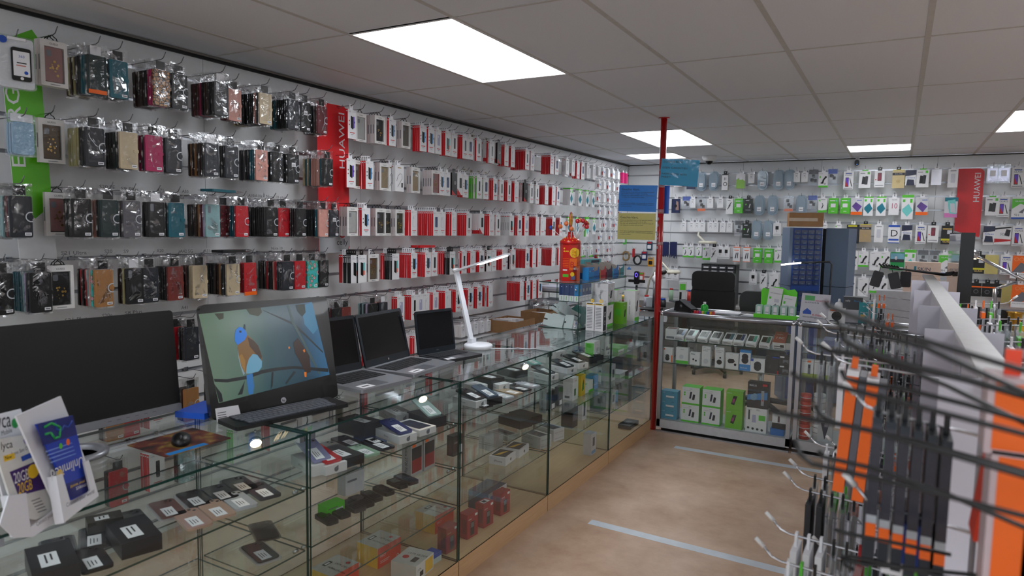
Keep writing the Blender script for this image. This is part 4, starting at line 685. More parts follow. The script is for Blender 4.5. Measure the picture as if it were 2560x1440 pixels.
# back wall red banner
xs_ = (x_on_back(2390,YB-.05,2),x_on_back(2455,YB-.05,2)); W_ = xs_[1]-xs_[0]; r = empty('brand_banner', ((xs_[0]+xs_[1])/2, YB-.05, 1.62), 'red banner with white vertical lettering on the back wall above the black tower', 'shop banner', rot=(0,0,-PI/2)); h = .775
g = G(); g.prism(banner_outline(W_,h), -.002, .002, RED, 'x'); g.poly([(-W_/2,0),(W_/2,0),(W_/2,.02),(-W_/2,.09)], (.0024,0,0), Rt, Up, silv)
g.text('HUAWEI', (.0027,W_/2-.03,.405), (0,0,1), (0,-1,0), .08, WHITE, w=.32); g.build('banner_sheet', r)
# boxed 360 case at upper left
r = empty('clear_case_pack', (XL+.34, y_on_left(44,XL+.34,2.23), 2.335), 'chunky clear pack with printed black phone, hanging at the upper left corner', 'phone case pack', rot=(0,0,-.12))
zc = -.085
G().slab(.125,.20,-.03,.0,.015,BLIS,'x',(0,zc)).slab(.118,.19,-.028,-.004,.012,WHITE,'x',(-.002,zc)).build('pack_body', r)
g = G(); g.slab(.066,.125,.001,.006,.009,BLACK,'x',(.012,zc-.005)).slab(.055,.093,.0062,.0066,.002,STICK,'x',(.012,zc-.003)).disc((.0064,.012,zc-.058),.006,Rt,Up,STICK,12)
g.text('360',(.0068,.012,zc+.02),Rt,Up,.014,BLUE,al='c'); g.box((.0067,-.006,zc-.012),(.007,.026,zc-.008),M('pink_bar',(200,120,110),.5)).box((.0067,-.004,zc-.002),(.007,.028,zc+.002),INK).disc((.007,.026,zc-.035),.007,Rt,Up,BLUE,10); g.build('printed_phone', r)
G().disc((.001,-.045,zc+.08),.014,Rt,Up,BLUE,16).build('round_badge', r); G().box((-.001,-.03,-.0),(.001,.03,.01),STICK).build('hang_tab', r)
for k in range(2):
    p = t_clam('p'); inst(p, (XL+.31-.028*k+.0-.012, r.location.y-.01, 2.32), (0,0,-.12), 'white and clear case pack stacked behind the chunky one, upper left corner', 'phone case pack', group='packs behind the chunky pack, upper left', lite=True)
hook(.33, Vector((XL,r.location.y,2.34)), (0,0,0), 'long chrome hook at the upper left corner')
# loose flat cases lying on top of rows
for u, z, o, c, t in ((560,1.80,.17,'T','teal wallet case lying flat on hooks in the third row'),(585,1.495,.17,'K','black wallet case lying flat on hooks in the fourth row')):
    y = y_on_left(u, XL+o, z); w_ = t_wallet(c,0); q = put('wallet_case', w_['root'], None, Vector((XL+o+.12,y-.02,z+.012)), (0,PI/2,PI/2+.2), t, 'phone case'); put('plastic_bag', w_['parts'][2][1], q)
y = y_on_left(1055, XL+.15, 1.49); G().cbox((0,0,.012),(.09,.19,.018),RED).build('boxed_phone_case', loc=(XL+.16,y,1.488), label='red case box lying flat on the hooks of the fourth row', cat='phone case box')
# handwritten size labels above rows
_allp = ((268,473),(324,478),(400,481),(463,484),(185,638),(271,634),(315,634),(466,633),(517,632),(190,804),(268,794),(334,786),(461,774),(516,344),(396,329),(525,490),(638,494),(690,497),(692,625),(400,632),(594,167))
def above(u, v):
    z = atX(u, v, XL).z; row = min(range(7), key=lambda i: abs(ROWZ[i]+.03-z)); same = sorted(q for q in _allp if min(range(7), key=lambda i: abs(ROWZ[i]+.03-atX(q[0], q[1], XL).z)) == row)
    return f"{ROWN[row]} row, " + (f"{ORD[same.index((u,v))+1]} of {len(same)} from the green banner" if len(same) > 1 else 'the only one there')
for u, v, t in ((268,473,'S20 FE'),(324,478,'S9 Plus'),(400,481,'A71'),(463,484,'A50'),(185,638,'S21 Ultra'),(271,634,'S20'),(315,634,'S9'),(466,633,'A42 5G'),(517,632,'A31'),(190,804,'S21 Plus'),(268,794,'S20e'),(334,786,'S8 Plus'),(461,774,'A41'),(516,344,'A33 5G'),(396,329,'A72 5G'),(525,490,'A32 5G'),(638,494,'A10/A10s'),(690,497,'Note 10 plus'),(692,625,'Note 10'),(400,632,'A20'),(594,167,'A80')):
    p = atX(u, v, XL+.0008); w_ = .014*len(t)
    g = G(); g.box((-.0005,-w_/2-.01,-.004),(.0002,w_/2+.01,.028), M('clear_label_strip',(226,228,230),.38)); g.text(t,(.0006,0,.003),Rt,Up,.024,GREYI,w=w_*.9,al='c'); g.build('shelf_label', loc=p, label=f'handwritten label strip above the {above(u,v)}, left wall', cat='shelf label')
for u, z, in ((1160,2.44),(1180,2.44),(1197,2.44),(1215,2.44),(1160,2.13),(1178,2.13),(1196,2.13),(1214,2.13)):
    y = y_on_left(u, XL, z); g = G(); g.box((0,-.02,0),(.0008,.02,.028),M('yellowed_paper',(196,190,168),.6)).box((.001,-.014,.009),(.0012,.014,.013),INK).box((.001,-.012,.018),(.0012,.012,.021),INK).build('shelf_label', loc=(XL+.0005,y,z), label='tiny cream price strip above the red-box hooks, '+('top row' if z > 2.3 else 'second row'), cat='shelf label', group='cream price strips '+('top row' if z > 2.3 else 'second row'))
# ---------------------------------------------------------------- all-in-one PC with bird photo
P = PL((-2.077,1.540,.957), (-1.955,2.038,.957), 12)
r = empty('all_in_one_computer', P.o, 'black all-in-one computer showing a bluebird on a branch, on the counter', 'computer', rot=P.rot)
shell = M('piano_black', (9,9,10), .22, noise=.02, coat=.3)
c = [P.px(*q) for q in ((482,772),(795,741),(847,988),(528,1062))]; ym0, ym1 = 0, .512; zt = .41
g = G(); g.slab(.515, .415, -.03, 0, .02, shell, 'x', (.257,.2025)); g.build('housing', r)
scr = M('screen_backdrop', (60,100,100), .3, noise=0); nt = scr.node_tree; N = nt.nodes; L = nt.links; b = N['Principled BSDF']; tc = N.new('ShaderNodeTexCoord'); sp = N.new('ShaderNodeSeparateXYZ'); L.new(tc.outputs['Object'], sp.inputs[0])
nz = N.new('ShaderNodeTexNoise'); nz.inputs['Scale'].default_value = 5; L.new(tc.outputs['Object'], nz.inputs['Vector'])
mm = N.new('ShaderNodeMath'); mm.operation = 'MULTIPLY_ADD'; L.new(nz.outputs['Fac'], mm.inputs[0]); mm.inputs[1].default_value = .12; L.new(sp.outputs['Y'], mm.inputs[2])
rp = N.new('ShaderNodeValToRGB'); e = rp.color_ramp.elements; e[0].position = .06; e[0].color = (*lin((120,148,124)),1); e[1].position = .55; e[1].color = (*lin((60,136,186)),1)
for ps, cc in ((.2,(98,130,116)),(.3,(58,98,106)),(.44,(36,76,98)),(.5,(48,108,150))): x = e.new(ps); x.color = (*lin(cc),1)
L.new(mm.outputs[0], rp.inputs[0]); L.new(rp.outputs[0], b.inputs['Emission Color']); b.inputs['Emission Strength'].default_value = .36; b.inputs['Base Color'].default_value = (.01,.01,.01,1); b.inputs['Roughness'].default_value = .15
def em(n, c, s=.8): return M('screen_'+n, tuple(x//8 for x in c), .2, noise=0, emit=c, es=s*.5)
def zz(pts): return [(460+a/3.282, 720+b/3.282) for a, b in pts]
s = G(); P.quad(s, zz([(120,215),(1050,115),(1195,710),(285,945)])[::-1], .0008, scr)
def art(pts, m, d): P.quad(s, zz(pts)[::-1], d, m)
art([(960,150),(1050,118),(1100,330),(1060,380),(990,300)], em('sky',(70,140,180)), .001)
art([(245,745),(350,748),(500,722),(640,672),(760,652),(900,640),(1182,660),(1184,690),(905,662),(765,678),(650,700),(505,750),(355,775),(252,770)], em('branch',(44,48,52),.5), .0014)
art([(640,180),(660,185),(900,285),(1000,380),(1140,520),(1140,535),(1000,400),(890,300)], em('twig',(50,66,70),.5), .0012)
art([(845,140),(860,140),(905,280),(1000,460),(1120,700),(1105,710),(980,460),(885,290)], em('pale_twig',(84,110,112),.6), .0013)
art([(895,450),(935,410),(975,470),(1030,560),(1040,690),(1000,700),(960,620),(910,530)], em('leaf',(66,44,34),.6), .0015)
art([(915,140),(990,130),(998,200),(970,235),(930,190)], em('leaf_dark',(40,60,50),.5), .0015); art([(250,210),(325,205),(325,250),(290,262)], em('leaf_dull',(74,78,56),.6), .0015); art([(510,170),(630,160),(640,200),(610,232),(540,215)], em('leaf_dull',(74,78,56)), .0015)
art([(500,760),(480,870),(440,880),(470,820)], em('branch',(44,48,52)), .0014); art([(720,690),(735,690),(728,800),(712,830)], em('branch',(44,48,52)), .0014); art([(250,790),(310,870),(320,930),(290,940)], em('branch',(44,48,52)), .0014); art([(900,680),(920,690),(840,790),(830,780)], em('twig',(50,66,70)), .0014)
art([(975,510),(990,500),(995,520),(985,530)], em('berry',(220,120,30),1), .0018); art([(985,690),(1005,690),(1005,730),(990,728)], em('berry',(220,120,30)), .0018); art([(855,482),(868,480),(870,496),(857,498)], em('berry',(220,120,30)), .0018)
art([(512,715),(562,700),(574,800),(568,868),(532,875),(520,800)], em('tail_blue',(50,120,190),.9), .0018)
art([(440,470),(455,470),(470,640),(500,700),(488,718),(462,640),(444,560)], em('pale_side',(150,176,190),.8), .0019)
art([(445,430),(520,385),(570,430),(608,470),(640,560),(640,640),(600,680),(505,705),(470,640),(450,560),(440,490)], em('breast_brown',(140,100,50),.8), .002)
art([(520,400),(570,430),(608,470),(640,560),(630,600),(590,540),(540,480)], em('dark_brown',(84,60,44),.7), .0022)
art([(565,540),(600,548),(640,600),(638,650),(610,685),(540,702),(508,702),(514,640),(532,580)], em('belly_blue',(110,170,200),.9), .0024)
art([(450,560),(475,540),(505,600),(500,690),(470,630)], em('breast_gold',(170,126,60),.8), .0023)
art([(480,325),(450,320),(425,345),(415,400),(420,440),(440,468),(500,425),(518,385),(505,350)], em('head_blue',(24,120,220),1), .0026)
art([(488,335),(494,295),(503,300),(506,345)], em('beak',(30,60,80),.6), .0027); art([(452,350),(470,350),(472,366),(456,368)], em('eye',(14,20,30),.4), .0028)
s.build('screen', r, label='lit screen with a bluebird on a branch')
g = G(); P.quad(g, zz([(255,990),(445,960),(465,1035),(270,1100)])[::-1], .001, STICK)
for i, (a, b_) in enumerate(((275,1025),(275,1045),(280,1062),(283,1080))): P.quad(g, zz([(a,b_),(a+70,b_-12),(a+71,b_-7),(a+1,b_+5)])[::-1], .0013, INK)
g.build('spec_sticker', r)
a, b_ = P.px(*zz([(816,920)])[0]); G().disc((.001,a,b_),.011,Rt,Up,CHROME,20).text('hp',(.0014,a,b_-.004),Rt,Up,.012,BLACK,al='c').build('round_logo', r, label='round silver badge')
G().tube([(-.03,.257,.14),(-.09,.257,.06),(-.12,.257,.04)],.014,shell,8).cbox((-.12,.257,.030),(.06,.2,.006),shell).build('stand', r)
# keyboard
def desk_box(name, c, d, rz, m, label, cat, z=CT, parts=None): return G().cbox((0,0,d[2]/2),d,m).build(name, loc=(c[0],c[1],z), rot=(0,0,rz), label=label, cat=cat)
kb = empty('keyboard', (-1.93,1.745,CT+.001), 'black desktop keyboard in front of the all-in-one computer', 'keyboard', rot=(0,0,-.20))
G().slab(.145,.455,.0,.014,.012,BLACK,'z').build('base', kb)
keym = M('key_cap', (92,95,102), .45, noise=0); n_k = 0
rows_k = [(-.05,[.02]*3+[.12]+[.02]*3+[.017]*5),(-.028,[.026]+[.0175]*10+[.026]+[.017]*5),(-.006,[.022]+[.0175]*11+[.02]+[.017]*5),(.016,[.0175]*14+[.017]*5),(.038,[.0175]*14+[.017]*5),(.058,[.0175]*14+[.017]*5)]
kg = G()
for x, ws in rows_k:
    tot = sum(ws)+.0022*len(ws); y = -tot/2
    for w_ in ws: kg.cbox((-x,y+w_/2,.0165),(.0175 if x < .05 else .012,w_,.004),keym); y += w_+.0022
kg.build('key_rows', kb)
# laptops
def laptop(hl, hr, fr, fl, sh, tilt, label, basem, lidm, badge=None, stk=True, scr_w=.9):
    hl, hr, fr, fl = [Vector(q) for q in (hl, hr, fr, fl)]; e = (hr-hl); e.z = 0; W = e.length; e.normalize(); n = Vector((e.y,-e.x,0)); D_ = ((fl-hl).dot(n)+(fr-hr).dot(n))/2
    rz = math.atan2(n.y, n.x); r = empty('laptop', (hl.x+e.x*W/2, hl.y+e.y*W/2, CT), label, 'laptop', rot=(0,0,rz))
    G().slab(D_,W,.003,.018,.012,basem,'z',(D_/2,0)).build('base', r)
    k = G(); kw = W*.82; nr, nc = 5, 14
    k.cbox((D_*.33,0,.0183),(D_*.46,kw+.008,.0008),BLACK)
    for i in range(nr):
        for j in range(nc): k.cbox((D_*.13+i*D_*.092+.008,-kw/2+(j+.5)*kw/nc,.0196),(D_*.078,kw/nc*.84,.0022),keyd)
    k.build('keyboard_deck', r); G().slab(D_*.26,W*.28,.0182,.0187,.004,M('touchpad',(96,98,104),.35),'z',(D_*.8,-.02)).build('touchpad', r)
    if stk: G().cbox((D_*.86,W*-.30,.0187),(D_*.16,W*.22,.0006),STICK).cbox((D_*.86,W*-.30,.0191),(D_*.03,W*.14,.0003),INK).build('price_sticker', r)
    t = math.radians(tilt); u = Vector((-math.sin(t),0,math.cos(t)))
    lid = put('lid', (lambda g: g.slab(W,sh,-.008,.0,.014,lidm,'x',(0,sh/2)).mesh('lid'))(G()), r, (0.004,0,.016), (0,-t,0))
    G().box((.0004,-W*.455,sh*.14),(.0012,W*.455,sh*.94),M('dark_lcd',(12,13,15),.12,noise=0)).build('display', lid)
    if badge: g = G(); g.disc((.0014,0,sh*.07),.006,Rt,Up,CHROME,14) if badge == 'hp' else g.text(badge,(.0014,0,sh*.055),Rt,Up,.01,CHROME,al='c'); g.build('badge', lid)
    return r
keyd = M('laptop_key', (34,36,40), .5, noise=0); silverb = M('silver_laptop', (158,160,166), .32, .5, noise=.02); dark = M('dark_laptop_lid', (24,32,40), .35)
Zc = lambda u, v: atZ(u, v, CT)
laptop(Zc(775,958), Zc(905,930), Zc(1012,953), Zc(877,1002), .262, 13, 'silver laptop half hidden behind the all-in-one computer', silverb, dark)
laptop(Zc(913,930), Zc(1024,898), Zc(1137,912), Zc(1036,947), .262, 14, 'silver-grey laptop with round badge, middle of the three laptops', silverb, dark, 'hp')
laptop(Zc(1045,897), Zc(1138,880), Zc(1224,884), Zc(1138,912), .235, 8, 'matte black laptop beside the white desk lamp', M('black_laptop',(40,42,46),.4), dark, 'DELL')
# desk lamp
r = empty('desk_lamp', (-2.10,3.335,CT), 'white slim LED desk lamp with lit head on the counter', 'desk lamp'); wl_ = M('lamp_white', (232,234,240), .3, noise=.01)
G().lathe([(.082,0),(.084,.004),(.084,.02),(.078,.026),(.03,.028)],(0,0,0),wl_,36).build('base', r)
a = Vector((-.045,0,.028)); b_ = Vector((-.16,0,.445)); c = Vector((.19,0,.555))
def flatbar(g, p, q, w, t, m, y=(0,1,0)):
    d = (q-p).normalized(); yy = Vector(y); n = d.cross(yy).normalized(); vs = [p+yy*s*w/2+n*k*t/2 for s in (-1,1) for k in (-1,1)]+[q+yy*s*w/2+n*k*t/2 for s in (-1,1) for k in (-1,1)]
    return g.add(vs, [(0,1,3,2),(4,6,7,5),(0,4,5,1),(2,3,7,6),(0,2,6,4),(1,5,7,3)], m)
flatbar(G().cbox((-.045,0,.04),(.03,.05,.03),wl_), a, b_, .042, .012, wl_).build('arm', r)
flatbar(G().cyl((-.16,-.024,.447),(-.16,.024,.447),.012,wl_,12), b_, c, .05, .01, wl_).build('lamp_head', r)
g = G(); d = (c-b_); flatbar(g, b_+d*.45+Vector((.002,0,-.0065)), b_+d*.96+Vector((.002,0,-.0065)), .042, .003, M('lit_led_strip',(255,255,255),.5,noise=0,emit=(235,245,255),es=22)); g.build('led_strip', r)
cu = G(); cu.tube([(.08,.0,.006),(.14,.05,.004),(.2,.12,.003),(.26,.13,.003),(.31,.2,.003)],.0025,wl_,6).build('power_cable', r)
# monitor, mouse, mat
P2 = PL((-2.235,.80,.985), (-2.205,1.495,.985), 6)
r = empty('computer_monitor', P2.o, 'large black widescreen monitor with silver bottom bezel at the left frame edge', 'monitor', rot=P2.rot)
G().slab(.71,.36,-.03,0,.012,BLACK,'x',(.355,.175)).build('housing', r); G().box((.0003,.012,.028),(.001,.698,.342),M('matte_lcd',(5,5,6),.4,noise=0)).build('display', r)
g = G(); g.slab(.71,.026,-.012,.006,.006,M('silver_bezel',(150,152,158),.3,.5),'x',(.355,.010))
for k in range(6): g.cbox((.0065,.46+.03*k,.012),(.001,.012,.002),GREYI)
g.build('bottom_bezel', r)
G().tube([(-.03,.3,.1),(-.05,.3,.02),(-.02,.3,-.016)],.014,M('silver_bezel'),8).build('neck', r)
sb = M('silver_bezel'); rs = put('ring_stand', (lambda g: g.lathe([(.088,0),(.09,.012),(.072,.016),(.064,.012),(.06,.0)],(0,0,0),sb,36).mesh('ring_stand'))(G()), r); rs.matrix_parent_inverse = Matrix(); rs.location = (P2.rot.to_matrix().inverted() @ (Vector((-2.10,1.09,CT+.001))-P2.o)); rs.rotation_euler = P2.rot.to_matrix().inverted().to_euler()
r = G(); mp_ = M('mousepad_print', (90,64,40), .6, noise=0); nt = mp_.node_tree; N = nt.nodes; L = nt.links; tc = N.new('ShaderNodeTexCoord'); n1 = N.new('ShaderNodeTexNoise'); n1.inputs['Scale'].default_value = 14; n1.inputs['Detail'].default_value = 5; rp = N.new('ShaderNodeValToRGB'); e = rp.color_ramp.elements
e[0].position = .36; e[0].color = (*lin((26,20,18)),1); e[1].position = .7; e[1].color = (*lin((176,138,90)),1); x = e.new(.5); x.color = (*lin((96,40,30)),1); x = e.new(.58); x.color = (*lin((120,96,40)),1)
L.new(tc.outputs['Object'], n1.inputs['Vector']); L.new(n1.outputs['Fac'], rp.inputs[0]); L.new(rp.outputs[0], N['Principled BSDF'].inputs['Base Color'])
pad = G().cbox((0,0,.0015),(.20,.225,.003),mp_).cbox((.088,-.035,.0032),(.024,.13,.0006),M('pad_cyan',(30,120,190),.5)).build('mouse_mat', loc=(-1.962,1.338,CT+.0005), rot=(0,0,-.02), label='dark patterned mouse mat with a cyan edge on the glass counter', cat='mouse mat')
ms = empty('computer_mouse', (-1.945,1.33,CT+.0045), 'small black wireless mouse on the patterned mat', 'mouse', rot=(0,0,-.6))
G().ball((0,0,.008),.03,BLACK,14,1.75,1.0,.8).build('shell', ms); G().ball((.03,0,.026),.008,M('rubber_grey',(60,62,66),.6),10,1.4,.5,.8).build('scroll_wheel', ms)
desk_box('game_case', (-2.20,1.60), (.12,.16,.022), .3, M('game_case_blue',(20,90,210),.3), 'bright blue plastic case lying behind the all-in-one computer corner', 'case')
# leaflet holders
lw = M('holder_white', (222,224,230), .45, noise=.01); blu = M('leaflet_blue', (20,58,176), .35, noise=.02); nvy = M('leaflet_navy', (16,26,110), .35); pur = M('leaflet_purple', (62,30,104), .4); yel = M('leaflet_yellow', (240,196,40), .45)
def holder(p0, p1, tilt, back, label):
    P = PL(p0, p1, tilt); r = empty('leaflet_holder', P.o, label, 'leaflet holder', rot=P.rot); w = (Vector(p1)-Vector(p0)).length
    def poly3(pts, x0, x1, m): return G().prism(ccw([P.px(*q, x1) for q in pts]), x0, x1, m, 'x')
    return P, r, poly3, w
def ins(P, g, pts, x, m): return P.quad(g, pts, x, m)
def ptext(P, g, t, p0, p1, size, x, m, flip=False):
    a, b = P.px(*p0, x), P.px(*p1, x); d = Vector((0, b[0]-a[0], b[1]-a[1])); w = d.length; d.normalize(); up = Vector((1,0,0)).cross(d)
    return g.text(t, (x, a[0], a[1]), d, up, size, m, w=w)
# right holder (blue leaflet standing upside down)
P, r, poly3, w = holder(atZ(160,1308,CT), atZ(247,1238,CT), 8, None, 'white leaflet holder with an upside-down blue leaflet, right of the pair')
poly3([(40,1040),(152,990),(172,1040),(247,1236),(160,1308),(150,1290)], -.012, -.008, lw).build('back_panel', r)
g = poly3([(140,1190),(156,1184),(178,1262),(208,1246),(226,1225),(210,1155),(222,1150),(247,1240),(160,1306)], .012, .016, lw); ptext(P, g, 'Connect your world', (166,1268), (236,1232), .013, .0164, GREYI); g.build('front_pocket', r)
poly3([(140,1190),(145,1190),(164,1306),(160,1308)], -.008, .012, lw).build('side_wall', r)
g = poly3([(92,1060),(182,1038),(226,1226),(180,1250)], .001, .006, blu)
ins(P, g, [(92,1060),(182,1038),(193,1086),(107,1114)], .0064, nvy); ins(P, g, [(156,1214),(216,1188),(226,1226),(180,1248)], .0064, nvy)
ptext(P, g, 'Unlimited', (208,1140), (126,1176), .036, .0068, WHITE); ptext(P, g, 'Connect', (224,1205), (190,1218), .014, .0068, WHITE); ptext(P, g, 'your world', (212,1200), (176,1214), .010, .007, yel)
for k, (q0, q1) in enumerate((((110,1068),(128,1058)),((128,1058),(150,1068)),((150,1068),(148,1092)),((148,1092),(136,1096)),((136,1096),(126,1082)),((126,1082),(112,1086)))):
    a, b = P.px(*q0, .0066), P.px(*q1, .0066); g.tube([(.0066,*a),(.0066,*b)], .003, M('leaflet_green',(20,170,80),.4), 5)
for k, (q0, q1) in enumerate((((138,1056),(140,1072)),((140,1072),(152,1078)),((152,1078),(160,1064)),((160,1064),(170,1068)),((170,1068),(180,1052)))):
    a, b = P.px(*q0, .0066), P.px(*q1, .0066); g.tube([(.0066,*a),(.0066,*b)], .002, BLUE, 5)
for q, c_, rr_ in (((170,1105),ORNG,.008),((152,1115),GREEN,.007),((150,1188),yel,.014)): a = P.px(*q, .0068); g.disc((.0068,*a),rr_,Rt,Up,c_,12)
for k in range(4): ins(P, g, [(114+4*k,1128+9*k),(180+3*k,1106+9*k),(181+3*k,1108+9*k),(115+4*k,1131+9*k)], .0067, M('pale_blue_print',(120,150,220),.5))
g.build('leaflet', r, label='bright blue leaflet with mirrored upside-down lettering')
# left holder (white leaflet)
P, r, poly3, w = holder(atZ(50,1344,CT), atZ(160,1286,CT), 8, None, 'white leaflet holder with a white and purple leaflet, left of the pair')
g = poly3([(-40,1045),(52,1022),(70,1075),(162,1286),(84,1340),(30,1340)], -.012, -.008, lw)
ptext(P, g, 'Lyca', (-22,1076), (28,1066), .05, -.0074, DGREY); ptext(P, g, 'Mobile', (4,1090), (31,1080), .016, -.0074, GREYI)
a = P.px(38,1058,-.007); g.ball((-.007,*a),.009,M('logo_green',(30,150,70),.4),8,.2,1,1.3); g.build('back_panel', r)
g = poly3([(0,1310),(22,1240),(66,1232),(76,1318),(98,1302),(138,1272),(115,1195),(130,1188),(162,1288),(84,1342),(38,1345)], .012, .016, lw); ptext(P, g, 'Connect your world', (92,1316), (152,1277), .013, .0164, GREYI); g.build('front_pocket', r)
poly3([(20,1240),(26,1238),(52,1340),(45,1342)], -.008, .012, lw).build('side_wall', r)
g = poly3([(-20,1100),(76,1085),(142,1272),(90,1300),(40,1290)], .001, .006, M('leaflet_white',(214,214,210),.45))
ptext(P, g, 'lyca', (2,1125), (32,1118), .024, .0064, DGREY); ptext(P, g, 'Love Sim Only', (30,1140), (80,1120), .012, .0064, GREYI)
ins(P, g, [(8,1140),(36,1132),(38,1146),(11,1155)], .0064, yel); ptext(P, g, 'New', (13,1150), (30,1145), .012, .0068, INK); ins(P, g, [(52,1142),(84,1128),(88,1140),(56,1154)], .0064, BLUE)
ins(P, g, [(24,1180),(92,1152),(114,1222),(46,1240)], .0064, pur); ptext(P, g, '20GB', (36,1210), (74,1196), .034, .0068, WHITE); ptext(P, g, '20GB', (46,1236), (82,1222), .034, .0068, yel)
a = P.px(83,1178,.0068); g.disc((.0068,*a),.016,Rt,Up,yel,14); a = P.px(70,1098,.0068); g.disc((.0068,*a),.012,Rt,Up,M('lilac_print',(150,130,190),.5),10,.006)
for k in range(5): ins(P, g, [(78+4*k,1252+7*k),(100+4*k,1244+7*k),(101+4*k,1246+7*k),(79+4*k,1254+7*k)], .0066, GREYI)
g.build('leaflet', r, label='white leaflet with purple 20GB block')
# ================================================================ goods lying in the counter and the showcases
def decal(g, S, face, items):
    """flat print on a face of a box of size S centred on x,y with base at z=0; coords are fractions of the face (0..1 from its lower left, seen from outside)"""
    sx, sy, sz = S; e = .0004
    O = {'-y':((-sx/2,-sy/2-e,0),(1,0,0),(0,0,1),sx,sz),'+x':((sx/2+e,-sy/2,0),(0,1,0),(0,0,1),sy,sz),'-x':((-sx/2-e,sy/2,0),(0,-1,0),(0,0,1),sy,sz),'+z':((-sx/2,-sy/2,sz+e),(1,0,0),(0,1,0),sx,sy),'+y':((sx/2,sy/2+e,0),(-1,0,0),(0,0,1),sx,sz)}[face]
    o, R_, U, W, H = Vector(O[0]), Vector(O[1]), Vector(O[2]), O[3], O[4]; n = R_.cross(U); k = 0
    for it in items:
        k += 1; d = n*(.0002*k)
        if isinstance(it[0], str) and it[0] == 'T': _, t, a, b, h, m = it[:6]; g.text(t, o+R_*(a*W)+U*(b*H)+d, R_, U, h*H, m, w=(it[6]*W if len(it) > 6 else None), al=(it[7] if len(it) > 7 else 'l'))
        elif isinstance(it[0], str) and it[0] == 'C': _, a, b, r, m = it[:5]; g.disc(o+R_*(a*W)+U*(b*H)+d, r*W, R_, U, m, 16, (it[5]*W if len(it) > 5 else 0))
        elif isinstance(it[0], str) and it[0] == 'P': g.poly([(a*W, b*H) for a, b in it[1]], o+d, R_, U, it[2])
        elif isinstance(it[0], str) and it[0] == 'V': # tilted: text up along -U
            _, t, a, b, h, m, w_ = it; g.text(t, o+R_*(a*W)+U*(b*H)+d, -U, R_, h*W, m, w=w_*H)
        else: a0, b0, a1, b1, m = it; g.poly([(a0*W,b0*H),(a1*W,b0*H),(a1*W,b1*H),(a0*W,b1*H)], o+d, R_, U, m)
    return g
def carton(name, loc, S, rz, mat, label, cat, faces=None, prints=None, group=None, tilt=None, parts=None):
    g = G(); sx, sy, sz = S; g.box((-sx/2,-sy/2,0),(sx/2,sy/2,sz), mat, {k: (faces or {}).get(k, mat) for k in ('-x','+x','-y','+y','-z','+z')})
    for f, it in (prints or {}).items(): decal(g, S, f, it)
    o = g.build(name, loc=loc, rot=(0,0,rz) if tilt is None else tilt, label=label, cat=cat, group=group)
    return o
def mphone(rgb): return M('phone_back_%d_%d_%d' % rgb, rgb, .12, .2, noise=0, coat=.5)
def phone(loc, rgb, label, rz=0, case=None, tilt=0, sticker=True, cams=True, wd=.074, ln=.152):
    """lies face down, long side along local x, camera end at -x"""
    m = mphone(rgb); r = G().slab(ln,wd,0,.008,.012,m,'z').build('smartphone', loc=loc, rot=(0,tilt,rz), label=label, cat='phone')
    if cams: g = G(); g.slab(.028,.028,.008,.0092,.007,m,'z',(-ln/2+.02,wd/2-.02)); [g.cyl((-ln/2+.014+.012*i,wd/2-.026+.012*i,.009),(-ln/2+.014+.012*i,wd/2-.026+.012*i,.0102),.005,BLACK,10) for i in (0,1)]; g.build('camera_bump', r)
    if sticker: g = G(); g.cbox((.03,-.004,.0085),(.07,.034,.0008),STICK); [g.cbox((.034,-.013+.008*i,.0091),(.04-.008*i,.0022,.0003),INK) for i in range(3)]; g.build('price_label', r)
    if case: G().slab(ln+.012,wd+.012,-.0005,.005,.014,M('clear_case_'+case,(200,200,204) if case == 'w' else (90,92,98),.2,noise=0,alpha=.5),'z').build('clear_case', r)
    return r
ang = math.radians
def flat(u, v, z):
    p = atZ(u, v, z); lim = -1.817 if z > .2 else -1.79
    if p.x > lim: p.x = lim
    for y0, y1, t in units:
        if y0-.02 <= p.y <= y1+.02: p.y = min(max(p.y, y0+.062), y1-.062)
    return p
# phones on the top shelf (z .75) of the unit under the monitor
for u, v, rgb, ds, rz, cs in ((486,1250,(30,30,32),'black phone in clear case',-.30,'w'),(419,1275,(120,84,76),'rose-brown phone in clear case',-.32,'w'),(550,1235,(44,46,50),'dark grey phone in smoky case',-.3,'d'),(600,1214,(34,34,38),'black phone in smoky case, rearmost',-.3,'d'),(681,1237,(52,54,60),'charcoal phone with large white label',-.3,None),
  (629,1264,(190,194,200),'silver phone with small orange mark',-.3,None),(574,1287,(200,166,146),'gold phone with label at its middle',-.3,None),(516,1312,(196,160,142),'gold phone nearest the glass front',-.3,None),(333,1303,(20,20,24),'glossy black phone with grey label',-.3,None),(240,1345,(38,40,44),'dark phone in open smoky case',-.5,'d'),(147,1375,(44,46,50),'dark phone beside black box, leftmost',-.4,'d'),(266,1417,(24,26,32),'black phone with blue rim near the front',-.3,None)):
    p = flat(u, v, .752); phone((p.x,p.y,.7505), rgb, f"{ds}, top shelf under the big monitor", rz, cs)
